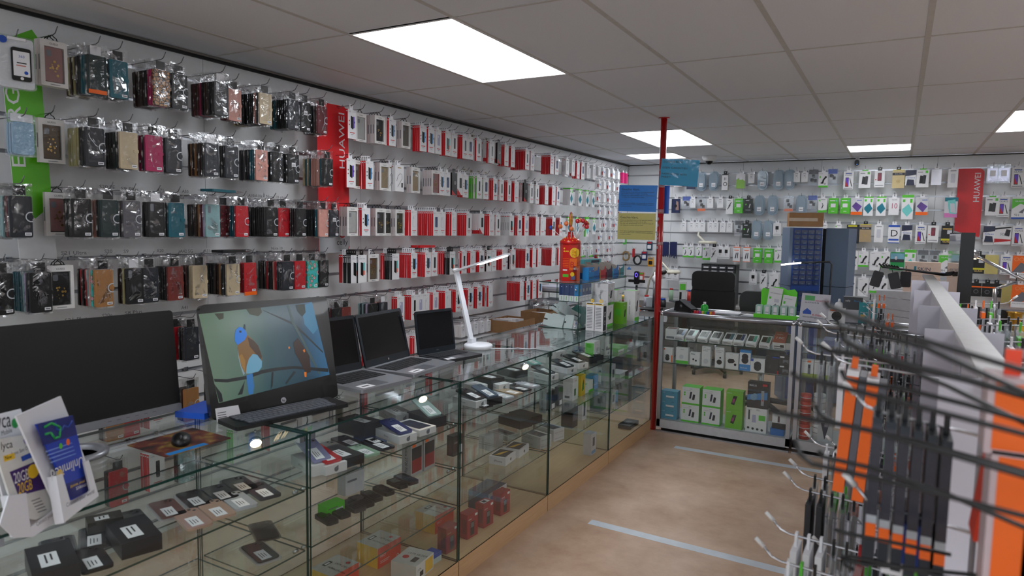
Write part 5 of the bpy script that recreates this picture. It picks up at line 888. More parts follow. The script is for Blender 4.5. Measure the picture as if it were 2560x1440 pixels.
def phonebox(loc, rgb, label, rz=0, S=(.168,.092,.03), logo=None, lab=True, txt=None):
    m = M('box_%d_%d_%d' % rgb, rgb, .4, noise=.02); pr = {}
    ink = GREYI if sum(rgb) > 300 else DGREY
    if logo == 'apple': pr['+x'] = [('C',.5,.46,.1,ink),('C',.56,.72,.04,ink)]; pr['-y'] = [('T','iPhone',.36,.38,.34,ink)]
    if txt: pr['-y'] = [('T',txt,.1,.35,.35,ink)]; pr.setdefault('+x',[]).append(('T',txt,.08,.35,.3,ink,.8))
    if lab: pr['+z'] = [(.36,.22,.86,.62,STICK),(.42,.34,.74,.38,INK),(.42,.46,.66,.5,INK)]
    elif lab is None: pr['+z'] = [(.1,.14,.9,.86,M('box_art_dark',(40,46,70),.3,noise=.1))]
    return carton('phone_box', loc, S, rz, m, label, 'phone box', prints=pr)
BK, WT = (24,24,26), (222,222,224)
TS = 'top shelf under the big monitor'
for u, v, z, rgb, rz, S, lb in ((364,1372,.75,BK,-.30,(.17,.10,.045),'black phone box with white label, '+TS),(131,1432,.75,BK,-.35,(.17,.10,.045),'black phone box at the near frame corner, '+TS),(262,1325,.75,(70,66,62),-.4,(.06,.09,.04),'short grey box behind the phones, '+TS)):
    p = flat(u, v, z); phonebox((p.x,p.y,z+.0005), rgb, lb, rz, S)
p = flat(669,1391,.54); phone((p.x,p.y,.5405), (26,26,30), 'black phone in white-rimmed case, middle shelf under the monitor', -.3, 'w')
p = flat(760,1345,.54); phone((p.x-.12,p.y-.06,.5405), (40,42,46), 'dark phone at the back, middle shelf under the monitor', -.5, 'd', sticker=False)
def box_with_phone(u, v, z, brgb, prgb, lb, rz=-.15, S=(.168,.092,.034), tilt=.16, logo=None):
    p = flat(u, v, z); b = phonebox((p.x,p.y,z+.0005), brgb, f'{lb[0]}', rz, S, logo, lab=False)
    t = tilt; h = S[2]+.0015; lift = math.sin(t)*.076; d = Matrix.Rotation(rz,3,'Z') @ Vector((-.004,0,0)); phone((p.x+d.x,p.y+d.y,z+h+lift), prgb, lb[1], rz, None, t)
SL = 'top shelf under the laptops'; S2 = 'top shelf under the desk lamp'; S3 = 'top shelf under the small glass case'
box_with_phone(785,1170,.75,WT,(150,150,190),('white phone box at the left, carrying a lilac phone, '+SL,'lilac phone leaning on white box, '+SL),-.3,tilt=.3,S=(.168,.1,.04),logo='apple')
box_with_phone(852,1180,.75,WT,(200,30,36),('white phone box with red phone on it, '+SL,'red phone lying on white box, '+SL),-.2,logo='apple')
box_with_phone(1012,1100,.75,WT,(24,40,104),('white phone box carrying a dark blue phone, '+SL,'dark blue phone lying on white box, '+SL),-.25,logo='apple')
box_with_phone(1082,1052,.75,BK,(176,200,196),('black phone box carrying a pale green phone, '+SL,'pale green phone propped on black box, '+SL),-.3,tilt=.34,S=(.168,.1,.045))
for u, v, rgb, rz, S, lb, lg, la in ((882,1160,BK,-.2,(.17,.1,.036),'black phone box with curled white label, '+SL,None,True),(1062,1082,WT,-.15,(.168,.1,.028),'white box with blue ring print, '+SL,'apple',None),(900,1082,BK,-.1,(.17,.1,.06),'tall black open phone box at the back, '+SL,None,True),(990,1046,(176,178,180),-.4,(.168,.092,.04),'pale grey phone box near the back, '+SL,'apple',True)):
    p = flat(u, v, .75); phonebox((p.x,p.y,.7505), rgb, lb, rz, S, lg, la)
for u, v, rgb, lb in ((945,1137,(160,196,170),'mint green phone, '+SL),(976,1120,(30,36,50),'dark navy phone with white label, '+SL),(868,1105,(24,22,24),'glossy black phone before the open box, '+SL),(834,1120,(120,120,116),'silver-grey phone at the left, '+SL),(808,1138,(120,30,34),'dark red phone at the left, '+SL),(925,1100,(30,60,110),'blue phone behind the white boxes, '+SL)):
    p = flat(u, v, .752); phone((p.x,p.y,.7505), rgb, lb, -.25)
# middle shelf (z .54): old phones in a row, tall boxes
for u, v, k, lb in ((1058,1212,0,'maroon-black phone at the right end of the row'),(1016,1218,1,'dark phone second from the right end of the row'),(985,1236,2,'small dark phone, middle of the row'),(956,1251,3,'black keyboard phone, middle of the row'),(935,1266,0,'black phone with silver edge in the row'),(910,1276,4,'grey handheld with square screen in the row'),(880,1294,3,'black keyboard phone near the left of the row'),(853,1311,1,'black phone at the left end of the row')):
    p = flat(u, v, .542); w_, l_ = ((.05,.105) if k in (2,3,1) else (.058,.12)); c = (60,60,64) if k == 4 else ((44,26,28) if k == 0 and u > 1000 else (28,28,32))
    r = G().slab(l_,w_,0,.014,.012,M('old_phone_%d'%c[0],c,.3,noise=.02),'z').build('mobile_phone', loc=(p.x,p.y,.5405), rot=(0,0,-.25), label=lb+', middle shelf under the laptops', cat='phone')
    G().slab(l_*.4,w_*.8,.0142,.0148,.003,M('dark_lcd',(12,13,15),.12,noise=0),'z',(-l_*.2,0)).build('screen', r)
    kk = G(); [kk.cbox((l_*(.1+.09*i),-w_*.3+w_*.2*j,.0148),(l_*.06,w_*.14,.0014),DGREY) for i in range(4) for j in range(4)]; kk.build('keypad', r)
nk = M('phone_box_grey', (168,168,170), .4)
for u, v, lb in ((1073,1195,'grey phone box with red phone print, left of the upright pair'),(1110,1180,'grey phone box with orange dot, right of the upright pair')):
    p = flat(u, v, .54); carton('phone_box', (p.x-.03,p.y,.5405), (.05,.085,.15), 0, nk, lb+', middle shelf', 'phone box', prints={'+x':[(.08,.1,.92,.5,M('phone_red',(150,40,44),.4)),(.08,.5,.92,.86,DGREY),(.1,.88,.4,.98,ORNG)],'-y':[('V','Nokia 2720 Flip',.35,.95,.4,INK,.85)]})
for u, v, S, m, lb in ((886,1232,(.05,.10,.09),M('grey_white_card',(200,200,206),.4),'white cable box at the back, middle shelf under the laptops'),(838,1283,(.05,.09,.04),GREEN,'green and clear pack at the back, middle shelf under the laptops'),(1168,1142,(.04,.075,.10),BLACK,'black phone leaning at the shelf corner, middle shelf')):
    p = flat(u, v, .54); carton('accessory_box', (p.x-.02,p.y,.5405), S, -.1, m, lb, 'accessory box', prints={'+x':[(.1,.6,.6,.7,GREYI),(.5,.1,.9,.5,PLG)]})
# floor of unit: red / yellow boxes
ry = {'+x':M('box_red_orange',(226,70,44),.4),'-y':M('box_yellow',(236,190,50),.4),'+z':M('box_pale_top',(206,202,196),.45),'-x':WHITE,'+y':M('box_red_orange')}
for u, v, lb in ((1098,1318,'yellow and red telephone box, farthest of the row'),(960,1400,'yellow and red telephone box, middle of the row'),(850,1470,'yellow and red telephone box at the lower frame edge')):
    p = flat(u, v, .1); carton('telephone_box', (p.x-.03,p.y,.0985), (.13,.155,.095), -.05, WHITE, lb, 'telephone box', faces=ry, prints={'+z':[(.14,.3,.3,.6,BLACK),(.18,.36,.26,.54,STICK),('T','1979 DECT',.4,.55,.12,INK),('T','schnurloses',.4,.3,.14,INK),('C',.75,.8,.08,REDI)],'+x':[('T','DECT',.1,.5,.16,STICK),(.1,.3,.5,.32,STICK),(.1,.22,.44,.24,STICK),('C',.86,.16,.05,STICK,.035)]})
p = flat(1040,1440,.1); carton('telephone_box', (p.x-.03,p.y+.02,.0985), (.13,.15,.075), .1, M('box_pale_top'), 'pale telephone box with yellow side and barcode', 'telephone box', faces={'+y':M('box_yellow'),'+x':WHITE}, prints={'+x':[(.5,.1,.95,.9,M('box_yellow')),(.2,.2,.4,.5,INK),('T','1979',.06,.6,.2,INK)],'+z':[(.6,.2,.8,.5,BLACK),('T','1979 SEZER',.2,.6,.14,INK),('C',.3,.4,.12,REDI)]})
p = flat(1122,1425,.1); carton('adapter_box', (p.x-.02,p.y,.0985), (.06,.13,.045), -.05, BLUE, 'flat blue adapter box in the counter bottom', 'adapter box', faces={'+x':M('pale_teal_white',(190,206,206),.4)}, prints={'+z':[('T','DISH ADAPTER',.1,.3,.3,STICK,.9)],'+x':[(.0,.6,1,1,BLUE)]})
redb = M('deep_red_box', (156,26,34), .4, noise=.02)
for u, v, lb in ((1150,1383,'deep red phone box, first by the unit joint'),(1196,1345,'deep red phone box, second from the joint'),(1240,1318,'deep red phone box with barcode label on top'),(1278,1287,'deep red phone box, farthest along the glass')):
    p = flat(u, v, .1); carton('red_phone_box', (p.x-.02,p.y,.0985), (.055,.085,.125), -.1, redb, lb+', counter floor', 'phone box', prints={'+x':[(.3,.1,.66,.66,BLACK),(.34,.42,.62,.62,GREYI),(.7,.84,.94,.94,STICK),('T','alcatel',.1,.76,.08,STICK)],'-y':[(.4,.2,.9,.8,M('deep_red_dark',(120,22,28),.4))],**({'+z':[(.2,.2,.8,.8,STICK),(.3,.3,.7,.6,INK)]} if u == 1240 else {})})
p = flat(1150,1262,.1); carton('device_box', (p.x+.12,p.y+.1,.0985), (.13,.2,.1), .0, M('navy_card',(26,38,74),.4), 'navy and white device box at the unit joint, counter floor', 'device box', faces={'+y':WHITE,'+x':M('grey_white_card')}, prints={'+x':[(.1,.1,.5,.8,BLUE),(.55,.1,.95,.7,DGREY)]})
# unit under desk lamp
box_with_phone(1176,1010,.75,WT,(32,34,38),('white phone box by the joint with dark phone, '+S2,'dark phone lying on the box by the joint, '+S2),-.2,logo='apple')
box_with_phone(1212,1004,.75,BK,(90,104,122),('black phone box with steel-blue phone, '+S2,'steel-blue phone on black box, '+S2),-.3,tilt=.22)
for u, v, rgb, lb in ((1250,1008,(40,46,58),'navy phone nearest the glass, '+S2),(1266,992,(206,212,222),'white phone with twin cameras, '+S2),(1283,982,(202,176,146),'gold phone behind the white one, '+S2),(1312,974,(44,48,54),'dark phone with white label, '+S2),(1323,962,(208,212,222),'white phone with orange mark, '+S2),(1258,958,(60,62,70),'grey phone at the back with label, '+S2),(1236,1018,(34,38,46),'black phone at the front left, '+S2)):
    p = flat(u, v, .752); phone((p.x,p.y,.7505), rgb, lb, -.25)
box_with_phone(1325,922,.75,WT,(130,196,190),('white phone box with mint phone, '+S2,'mint phone on white box, '+S2),-.3,logo='apple')
for u, v, rgb, S, lb, lg in ((1188,982,WT,(.1,.09,.05),'small white box at the back by the joint, '+S2,None),(1222,966,BK,(.15,.1,.06),'black box behind the phones, '+S2,None),(1247,972,WT,(.09,.08,.035),'small white box with dark logo, '+S2,'apple'),(1280,938,BK,(.17,.1,.04),'long black box at the back, '+S2,None)):
    p = flat(u, v, .75); phonebox((p.x,p.y,.7505), rgb, lb, -.3, S, lg)
box_with_phone(1358,945,.75,WT,(60,62,68),('white phone box with grey phone at the joint, '+S2,'grey phone on white box at the joint, '+S2),-.3,logo='apple')
box_with_phone(1408,928,.75,WT,(40,44,52),('white phone box nearest the glass, '+S3,'dark phone on nearest white box, '+S3),-.3,logo='apple')
box_with_phone(1436,916,.75,WT,(26,26,30),('white phone box second from the glass, '+S3,'black phone on second white box, '+S3),-.3,logo='apple')
box_with_phone(1458,904,.75,BK,(30,30,34),('black phone box with label, '+S3,'black phone on black box, '+S3),-.3)
box_with_phone(1482,894,.75,BK,(44,44,50),('black phone box next to the white one, '+S3,'charcoal phone on black box, '+S3),-.3)
box_with_phone(1498,884,.75,WT,(70,72,76),('white phone box at the right end, '+S3,'grey phone on rightmost white box, '+S3),-.3,logo='apple')
for u, v, S, lb in ((1378,905,(.09,.1,.1),'upright white phone box with label, '+S3),(1400,895,(.12,.1,.05),'white phone box behind the black ones, '+S3)):
    p = flat(u, v, .75); phonebox((p.x-.04,p.y,.7505), WT, lb, -.3, S, 'apple')
for u, v, lb in ((1288,1062,'dark brown phone box, nearer of the two'),(1322,1048,'dark brown phone box, farther of the two')):
    p = flat(u, v, .54); phonebox((p.x,p.y,.5405), (30,26,24), lb+', middle shelf under the lamp', -.25, (.17,.1,.045), None, False)
for u, v, z, S, lb, tx in ((1227,1120,.36,(.10,.10,.075),'cubic white box with folded corner, low shelf',None),(1258,1092,.36,(.17,.1,.03),'flat white box with oval print, low shelf',None),(1362,1120,.36,(.15,.1,.035),'white phone box, lower of the near stack, low shelf','Nokia 6300 4G'),(1407,1100,.36,(.15,.1,.035),'white phone box, lower of the far stack, low shelf','Nokia 6300 4G')):
    p = flat(u, v, z); b = phonebox((p.x,p.y,z+.0005), (206,206,208), lb, -.25, S, None, None if tx is None and S[2] < .05 else False, tx)
    if tx: phonebox((p.x,p.y,z+.0015+S[2]), (206,206,208), lb.replace('lower','upper'), -.25, S, None, None, tx)
for u, v, lb in ((1300,1162,'white phone box with yellow wave print, nearer the glass, low shelf'),(1334,1142,'white phone box with yellow wave print, farther one, low shelf')):
    p = flat(u, v, .36); carton('phone_box', (p.x-.03,p.y,.3605), (.10,.14,.045), .1, WHITE, lb, 'phone box', prints={'+z':[(.08,.08,.92,.92,BLACK),('P',[(.2,.1),(.5,.3),(.7,.9),(.4,.6)],M('box_yellow',(236,190,50),.4))],'+x':[('C',.5,.46,.06,INK)],'-y':[('T','iPhone',.3,.35,.4,INK)]})
for u, v, z, S, m, lb, pr in ((1367,1030,.54,(.045,.075,.14),nk,'grey flip-phone box upright by the joint, middle shelf',{'-y':[('V','Nokia 2660 Flip',.35,.95,.4,INK,.85)],'+x':[(.1,.1,.9,.9,BLACK)]}),
    (1396,1025,.54,(.03,.07,.12),BLACK,'black phone leaning with price tag, left one, middle shelf',{'+x':[(.2,.05,.8,.3,STICK)]}),(1412,1015,.54,(.03,.06,.12),DGREY,'dark phone leaning with price tag, right one, middle shelf',{'+x':[(.2,.05,.8,.3,STICK)]}),
    (1440,1000,.54,(.07,.085,.15),WHITE,'white phone box with green phone print, middle shelf',{'+x':[(.25,.2,.6,.5,M('phone_green_print',(60,110,50),.4)),('T','doro',.4,.82,.1,REDI)],'-y':[(.2,.1,.7,.2,INK)]}),
    (1466,990,.54,(.06,.07,.14),M('box_yellow'),'yellow phone box with green headset print, middle shelf',{'+x':[('P',[(.2,.2),(.7,.3),(.6,.8),(.3,.6)],M('phone_green_print'))]}),(1488,985,.54,(.05,.08,.06),WHITE,'small white box with green lid, middle shelf',{'+z':[(0,0,1,1,M('green_lid',(110,170,120),.4))]}),
    (1462,1072,.36,(.08,.085,.15),BLACK,'black and grey speaker box, low shelf',{'+x':[(.1,.3,.9,.6,GREYI),(.1,.62,.9,.66,TEAL)]}),(1490,1055,.36,(.05,.075,.15),WHITE,'white phone box with navy phone print, low shelf',{'+x':[(.3,.2,.7,.85,NAVY)]}),
    (1523,985,.54,(.06,.09,.08),WHITE,'white and green box by the last joint, middle shelf',{'+x':[(0,.0,1,.2,GREEN)]}),(1533,1145,.0985,(.06,.09,.15),M('grey_white_card'),'tall pale box standing by the last joint, counter floor',{'+x':[(.3,.4,.7,.8,NAVY),(.1,.05,.9,.2,SCB)]}),
    (1555,955,.54,(.07,.1,.12),M('grey_white_card'),'white car-holder box, end unit middle shelf',{'+x':[(.4,.2,.7,.7,NAVY),(.8,.2,.9,.6,GREEN)]}),(1592,985,.54,(.06,.09,.10),M('box_cyan',(60,140,210),.4),'blue phone box, end unit middle shelf',{'+x':[('T','Nokia 105',.08,.3,.2,STICK,.8)]}),(1578,1015,.36,(.08,.12,.09),M('grey_white_card'),'white and blue holder box, end unit low shelf',{'+x':[(.1,.2,.4,.8,DGREY),(.6,0,1,1,SCB)]}),
    (1598,1045,.36,(.08,.11,.12),M('dark_teal_box',(30,60,74),.4),'dark teal box, end unit low shelf',{'+x':[(.2,.5,.8,.8,GREYI)]}),(1572,1065,.0985,(.1,.2,.03),BLACK,'flat black box, end unit floor',{'+z':[(.3,.3,.7,.7,GREYI)]}),
    (1528,940,.66,(.1,.16,.02),GREEN,'flat green pack lying on the shelf edge',{'+x':[(0,0,1,.6,STICK)]}),(1545,905,.75,(.06,.11,.12),GREEN,'bright green earbud box, end unit top shelf',{'+x':[(.1,.1,.9,.5,STICK),('C',.4,.3,.1,BLACK)]}),(1575,905,.75,(.07,.1,.13),WHITE,'white earbud box with green base, end unit top shelf',{'+x':[(0,0,1,.15,GREEN),('C',.5,.5,.2,PLG)]}),(1606,897,.75,(.05,.08,.13),WHITE,'white earbud box with black earbuds, end unit top shelf',{'+x':[('C',.45,.35,.22,DGREY),(.8,.0,.9,.4,ORNG)]}),(1556,940,.62,(.1,.18,.03),M('grey_white_card'),'long pale box lying above the car-holder box',{'+x':[(.6,0,1,1,DGREY)]}),(1590,880,.75,(.12,.2,.03),GREEN,'green flat boxes lying at the top of the end unit',{'+x':[(0,0,.6,.5,WHITE)]})):
    if v == 940 and z > .6: zz_ = .54
    else: zz_ = z
    p = flat(u, v, zz_); carton('accessory_box', (min(p.x,-1.715-S[0]/2-.01),p.y,zz_+.0005), S, 0, m, lb, 'accessory box', prints=pr)
# spot lamps clipped inside the counter
wrm = M('warm_spot', (255,230,190), .4, noise=0, emit=(255,214,160), es=14)
for u, v, t in ((1052,988,'under the laptops'),(1308,910,'under the desk lamp'),(636,1095,'under the keyboard')):
    p = atZ(u, v, .905); r = empty('spot_lamp', p, f'small round lit spot lamp inside the counter {t}', 'spot lamp', rot=(0,.5,-.5))
    G().ball((0,0,0), .024, M('spot_housing',(190,190,194),.3,.3), 14).build('housing', r); G().disc((.0272,0,0),.019,Rt,Up,wrm,20).cyl((.012,0,0),(.0268,0,0),.021,CHROME,20).build('bulb', r)
    G().cyl((0,0,.02),(0,0,.036),.004,CHROME,8).build('stem', r)
# ---------------------------------------------------------------- first showcase
def sc(u, v, y=5.47): return atY(u, v, y)
cols = [(70,110,170),(150,200,190),(40,40,60),(36,36,44),(40,100,120),(44,60,110),(90,170,150),(40,120,100)]
fr = lambda a, b: (1600+a/3.692, 740+b/3.692)
for k, (a, b) in enumerate(((362,385),(465,392),(578,405),(690,410),(810,425),(910,425),(1025,440),(1150,450))):
    x = sc(*fr(a, b)).x; m = M('demo_print_%d'%k, cols[k], .3, noise=0)
    carton('phone_box', (x,5.535,.792), (.078,.155,.032), 0, WHITE, f"white slim phone box, {['first','second','third','fourth','fifth','sixth','seventh','eighth'][k]} of the leaning row in the showcase", 'phone box', tilt=(ang(18),0,0),
        prints={'+z':[(.12,.25,.6,.85,BLACK if k not in (0,1) else GREYI),(.62,.2,.9,.9,m)],'-y':[(.1,.2,.9,.35,GREYI),(.1,.5,.8,.6,INK)]})
x = sc(*fr(280,330)).x; carton('phone_box', (x+.0,5.53,.7655), (.09,.13,.085), .1, M('box_cream_white',(214,214,216),.4), 'tall white box with brown top, left end of showcase top shelf', 'phone box', prints={'+z':[(.1,.1,.9,.9,M('box_brown_top',(110,50,44),.3))],'-y':[(.1,.1,.9,.3,GREYI)]})
x = sc(*fr(1285,400)).x; carton('phone_box', (x,5.55,.80), (.09,.16,.06), 0, M('box_terracotta',(168,84,62),.4), 'terracotta phone box with big white lettering in the showcase', 'phone box', tilt=(ang(24),0,0), faces={'-y':WHITE}, prints={'+z':[('T','14C',.14,.35,.24,STICK,.7),('T','Redmi',.2,.7,.1,STICK)],'-y':[(.1,.1,.9,.2,GREYI),(.1,.4,.7,.5,INK),(.6,.3,.9,.7,INK)]})
x = sc(*fr(1372,400)).x; carton('phone_box', (x,5.55,.80), (.055,.15,.05), 0, WHITE, 'white phone box with grey print at the right end, showcase top shelf', 'phone box', tilt=(ang(24),0,0), prints={'+z':[(.1,.1,.9,.9,M('box_greygreen',(90,100,90),.4))]})
for a, b, w, h, m, lb, pr in ((252,620,.075,.115,WHITE,'white and orange earbud box',[('C',.45,.42,.22,DGREY),('C',.45,.25,.24,BLACK),(.04,.86,.18,.97,ORNG),(.88,.0,.98,.5,ORNG)]),(382,635,.10,.13,WHITE,'white earbud box with green base',[(0,0,1,.18,GREEN),('C',.45,.42,.18,PLG),('T','RIXUS',.36,.86,.08,GREYI)]),(500,650,.08,.10,WHITE,'small white earbud box with hanging tab',[('C',.36,.45,.1,DGREY),('C',.62,.36,.1,DGREY),(.1,.85,.5,.9,GREYI)]),
   (603,660,.068,.16,WHITE,'tall white box lettered in-ear true wireless with white earbuds',[('T','XQISIT',.1,.92,.05,INK),('T','in-ear true',.1,.84,.07,INK,.8),('T','wireless',.1,.76,.07,INK,.6),('C',.5,.25,.3,PLG)]),(726,676,.068,.16,WHITE,'tall white box lettered in-ear true wireless with black earbuds',[('T','XQISIT',.1,.92,.05,INK),('T','in-ear true',.1,.84,.07,INK,.8),('T','wireless',.1,.76,.07,INK,.6),('C',.5,.28,.3,BLACK),('C',.6,.5,.1,BLACK)]),
   (843,690,.10,.125,WHITE,'white earbud box with oval grey case',[('P',[(.15,.5),(.25,.35),(.6,.38),(.72,.5),(.62,.64),(.25,.64)],DGREY),('C',.75,.3,.1,BLACK),('T','RIXUS',.3,.88,.07,GREYI)]),(962,700,.082,.16,M('box_cyan',(60,140,210),.4),'blue and white earbud box',[(.0,.3,1,.88,STICK),('C',.5,.68,.3,DGREY),('C',.5,.5,.32,DGREY),('T','Earbuds',.1,.1,.1,STICK)]),(1080,712,.105,.10,WHITE,'low white earbud box with blue corner',[(.0,.8,.2,1,BLUE),('C',.5,.55,.26,DGREY),('C',.5,.35,.26,DGREY)]),
   (1212,722,.095,.13,BLACK,'charcoal earbud box with blue tab',[('P',[(.25,.3),(.35,.55),(.45,.5),(.4,.3)],DGREY),(.9,.0,1,.2,REDI),(.5,.94,1,1,BLUE)])):
    x = sc(*fr(a, b)).x; o = carton('earbud_box', (x,5.50,.5755), (w,.045,h), 0, m, lb+', showcase middle shelf', 'earbud box', prints={'-y':pr})
for z, t in ((.5755,'lower'),(.6485,'upper')): x = sc(*fr(1338,700)).x; carton('earbud_box', (x,5.51,z), (.10,.06,.072), 0, BLACK, f'black earbud box, {t} of the stacked pair, showcase middle shelf', 'earbud box', prints={'-y':[(.1,.8,.4,.95,STICK),('P',[(.3,.2),(.3,.6),(.7,.6),(.7,.2),(.5,.4)],GREYI)]})
lb3 = M('box_light_blue', (84,158,190), .4, noise=.02)
for k in range(3): x = sc(*fr(262,1100)).x; carton('network_switch_box', (x,5.52,.1005+.078*k), (.135,.09,.077), .0, lb3, f"light blue network switch box, {['bottom','middle','top'][k]} of its stack", 'network box', prints={'-y':[(.3,.3,.8,.5,STICK),(.34,.24,.8,.3,GREYI),('T','tp-link',.1,.8,.1,STICK),('T','€24',.66,.8,.14,INK)]})
gw = [(0,0,1,.1,GREEN),(.12,.62,.2,.72,GREEN),(.12,.5,.2,.6,GREEN),('P',[(.42,.35),(.52,.35),(.58,.75),(.48,.75)],NAVY),('P',[(.58,.3),(.72,.3),(.76,.6),(.64,.62)],DGREY),('T','RIXUS',.42,.88,.06,GREYI),('T','Wireless car charger',.1,.8,.05,GREYI)]
for k, (a, z) in enumerate(((462,.1005),(650,.1005),(478,.2455),(662,.2455))):
    x = sc(*fr(460 if a in (462,478) else 652, 1100)).x; carton('car_charger_box', (x,5.53,z), (.142,.12,.144), 0, WHITE, f"white and green car charger box, {['lower left','lower right','upper left','upper right'][k]} of the block of four", 'charger box', faces={'+z':GREEN,'+x':GREEN}, prints={'-y':gw})
for k in range(2): x = sc(*fr(862,1150)).x; carton('charging_stand_box', (x-.0,5.52,.1005+.151*k), (.13,.09,.15), 0, M('box_lime',(110,180,40),.4), f"lime green charging stand box, {['lower','upper'][k]} of two", 'charger box', prints={'-y':[('P',[(.3,.3),(.5,.26),(.66,.74),(.44,.76)],BLACK),('P',[(.36,.4),(.48,.38),(.54,.6),(.42,.62)],M('print_pink_glow',(150,40,110),.4)),('T','xtorm',.06,.86,.09,STICK)]})
x = sc(*fr(1068,1170)).x; carton('car_holder_box', (x,5.52,.1005), (.155,.09,.19), 0, WHITE, 'white holder box with price in pen, under the black clipper box', 'holder box', prints={'-y':[(.62,.5,.94,.72,GREEN),('P',[(.3,.4),(.5,.4),(.48,.72),(.32,.72)],PLM),(.12,.5,.2,.9,DGREY),('C',.14,.16,.06,DGREY),('C',.36,.14,.06,DGREY),('C',.58,.13,.06,DGREY),('C',.8,.12,.06,DGREY),('T','dudao',.08,.9,.07,GREYI),('T','€22,-',.5,.9,.08,INK)]})
carton('hair_clipper_box', (x+.005,5.52,.2915), (.155,.09,.20), 0, BLACK, 'black and blue hair clipper box with face print in the showcase', 'hair clipper box', prints={'-y':[('P',[(0,.3),(.95,.36),(.95,.66),(.6,.6),(0,.5)],M('clipper_blue',(70,130,190),.4)),('C',.3,.42,.16,M('face_blue',(120,160,190),.4)),('C',.36,.5,.1,M('face_blue')),(.66,.12,.8,.7,M('clipper_silver',(150,150,154),.3)),(.7,.3,.76,.36,REDI),('T','RIXUS',.08,.85,.1,STICK),(.72,.88,.92,.97,REDI)]})
x = sc(*fr(1262,1260)).x; carton('car_holder_box', (x,5.52,.1005), (.10,.09,.05), 0, M('box_blue_mid',(40,110,190),.4), 'blue based holder box at the right end, showcase floor', 'holder box')
carton('car_holder_box', (x+.01,5.525,.1515), (.10,.08,.11), 0, WHITE, 'white and black holder box on the blue one, showcase floor', 'holder box', prints={'-y':[(0,0,1,.4,BLACK),(.4,.45,.55,.9,M('box_maroon_dark',(60,30,50),.4))]})
G().prism([(-.02,-.03),(.02,-.03),(.028,0),(.02,.025),(-.02,.025),(-.028,0)],0,.0006,M('frosted_logo',(190,194,198),.6),'y').build('window_sticker', loc=(sc(1661,799,5.443).x,5.4345,.94), label='small frosted fruit-shaped sticker at the top left of the showcase front', cat='sticker')
# second showcase
for k, a in enumerate((1545,1655,1750)):
    x = atY(1600+a/3.692, 740+720/3.692, 5.47).x; carton('telephone_box', (x,5.50,.5755), (.085,.05,.135), 0, WHITE, f"white cordless phone box with orange tag, {['left','middle','right'][k]} of three behind the gondola wires", 'telephone box', prints={'-y':[(0,0,1,.25,M('box_olive',(150,170,70),.4)),(.5,.2,.72,.75,GREYI),(.54,.55,.68,.72,NAVY),(.45,.86,.75,.97,ORNG),('T','SAMSUNG',.08,.88,.06,NAVY)]})
orr = M('roll_red_orange', (206,62,40), .4, noise=.02)
for k in range(6):
    x = atY(2013,1030,5.5).x; g = G(); g.cyl((0,0,0),(0,0,.057),.038,orr,24).cyl((0,0,.026),(0,0,.031),.0385,STICK,24); g.build('disc_spindle_roll', loc=(x,5.51,.1005+.058*k), label='red-orange round tub in the stack inside the second showcase', cat='tub', group='red-orange tubs stacked in the second showcase')
for k in range(3):
    x = atY(2046,1030,5.5).x; G().cyl((0,0,0),(0,0,.115),.042,WHITE,24).cyl((0,0,.05),(0,0,.054),.0425,GREYI,24).cyl((0,0,.09),(0,0,.094),.0425,GREYI,24).build('white_tub', loc=(x,5.56,.1005+.116*k), label='white round tub with grey text in the stack beside the red tubs', cat='tub', group='white tubs stacked beside the red tubs')
carton('device_box', (-.40,5.56,.1005), (.10,.12,.16), 0, M('grey_white_card'), 'white box with dark V print behind the gondola, second showcase', 'device box', prints={'-y':[('P',[(.2,.9),(.5,.1),(.8,.9)],NAVY)]})
carton('device_box', (-.30,5.6,.7655), (.3,.2,.1), 0, M('box_periwinkle',(110,124,170),.4), 'periwinkle device box on the top shelf, second showcase', 'device box', prints={'-y':[(.2,.2,.9,.6,GREYI)]})
# ================================================================ things standing on the counter end and the showcases
ct = CT+.0005
r = empty('tiered_glass_case', (-2.062,4.80,ct), 'small tiered glass case on the counter holding cases and light bulbs', 'glass case')
pane(G(), (-.157,-.47,0),(.157,.47,.006),'z').build('base_pane', r); pane(G(), (-.157,-.47,.32),(.157,.47,.326),'z').build('top_shelf', r); pane(G(), (-.0,-.465,.192),(.15,.465,.197),'z').build('middle_shelf', r)
pane(G(), (.15,-.47,.007),(.156,-.10,.319),'x').build('front_pane', r); pane(G(), (-.02,-.465,.198),(-.015,.46,.319),'x').build('inner_pane', r)
g = G(); g.prism([(-.155,.007),(.149,.007),(.149,.319),(.02,.319),(-.155,.16)],-.469,-.464,GLASS,'y',m2=GLASS); g.build('side_pane', r); pane(G(), (-.155,.464,.007),(.149,.469,.319),'y').build('side_pane', r)
G().ball((.13,-.472,.28),.008,CHROME,8).build('glass_clip', r); G().ball((.13,-.472,.02),.008,CHROME,8).build('glass_clip', r); G().ball((-.13,-.472,.02),.008,CHROME,8).build('glass_clip', r)
clr = M('clear_white_case', (206,214,216), .25, noise=.02)
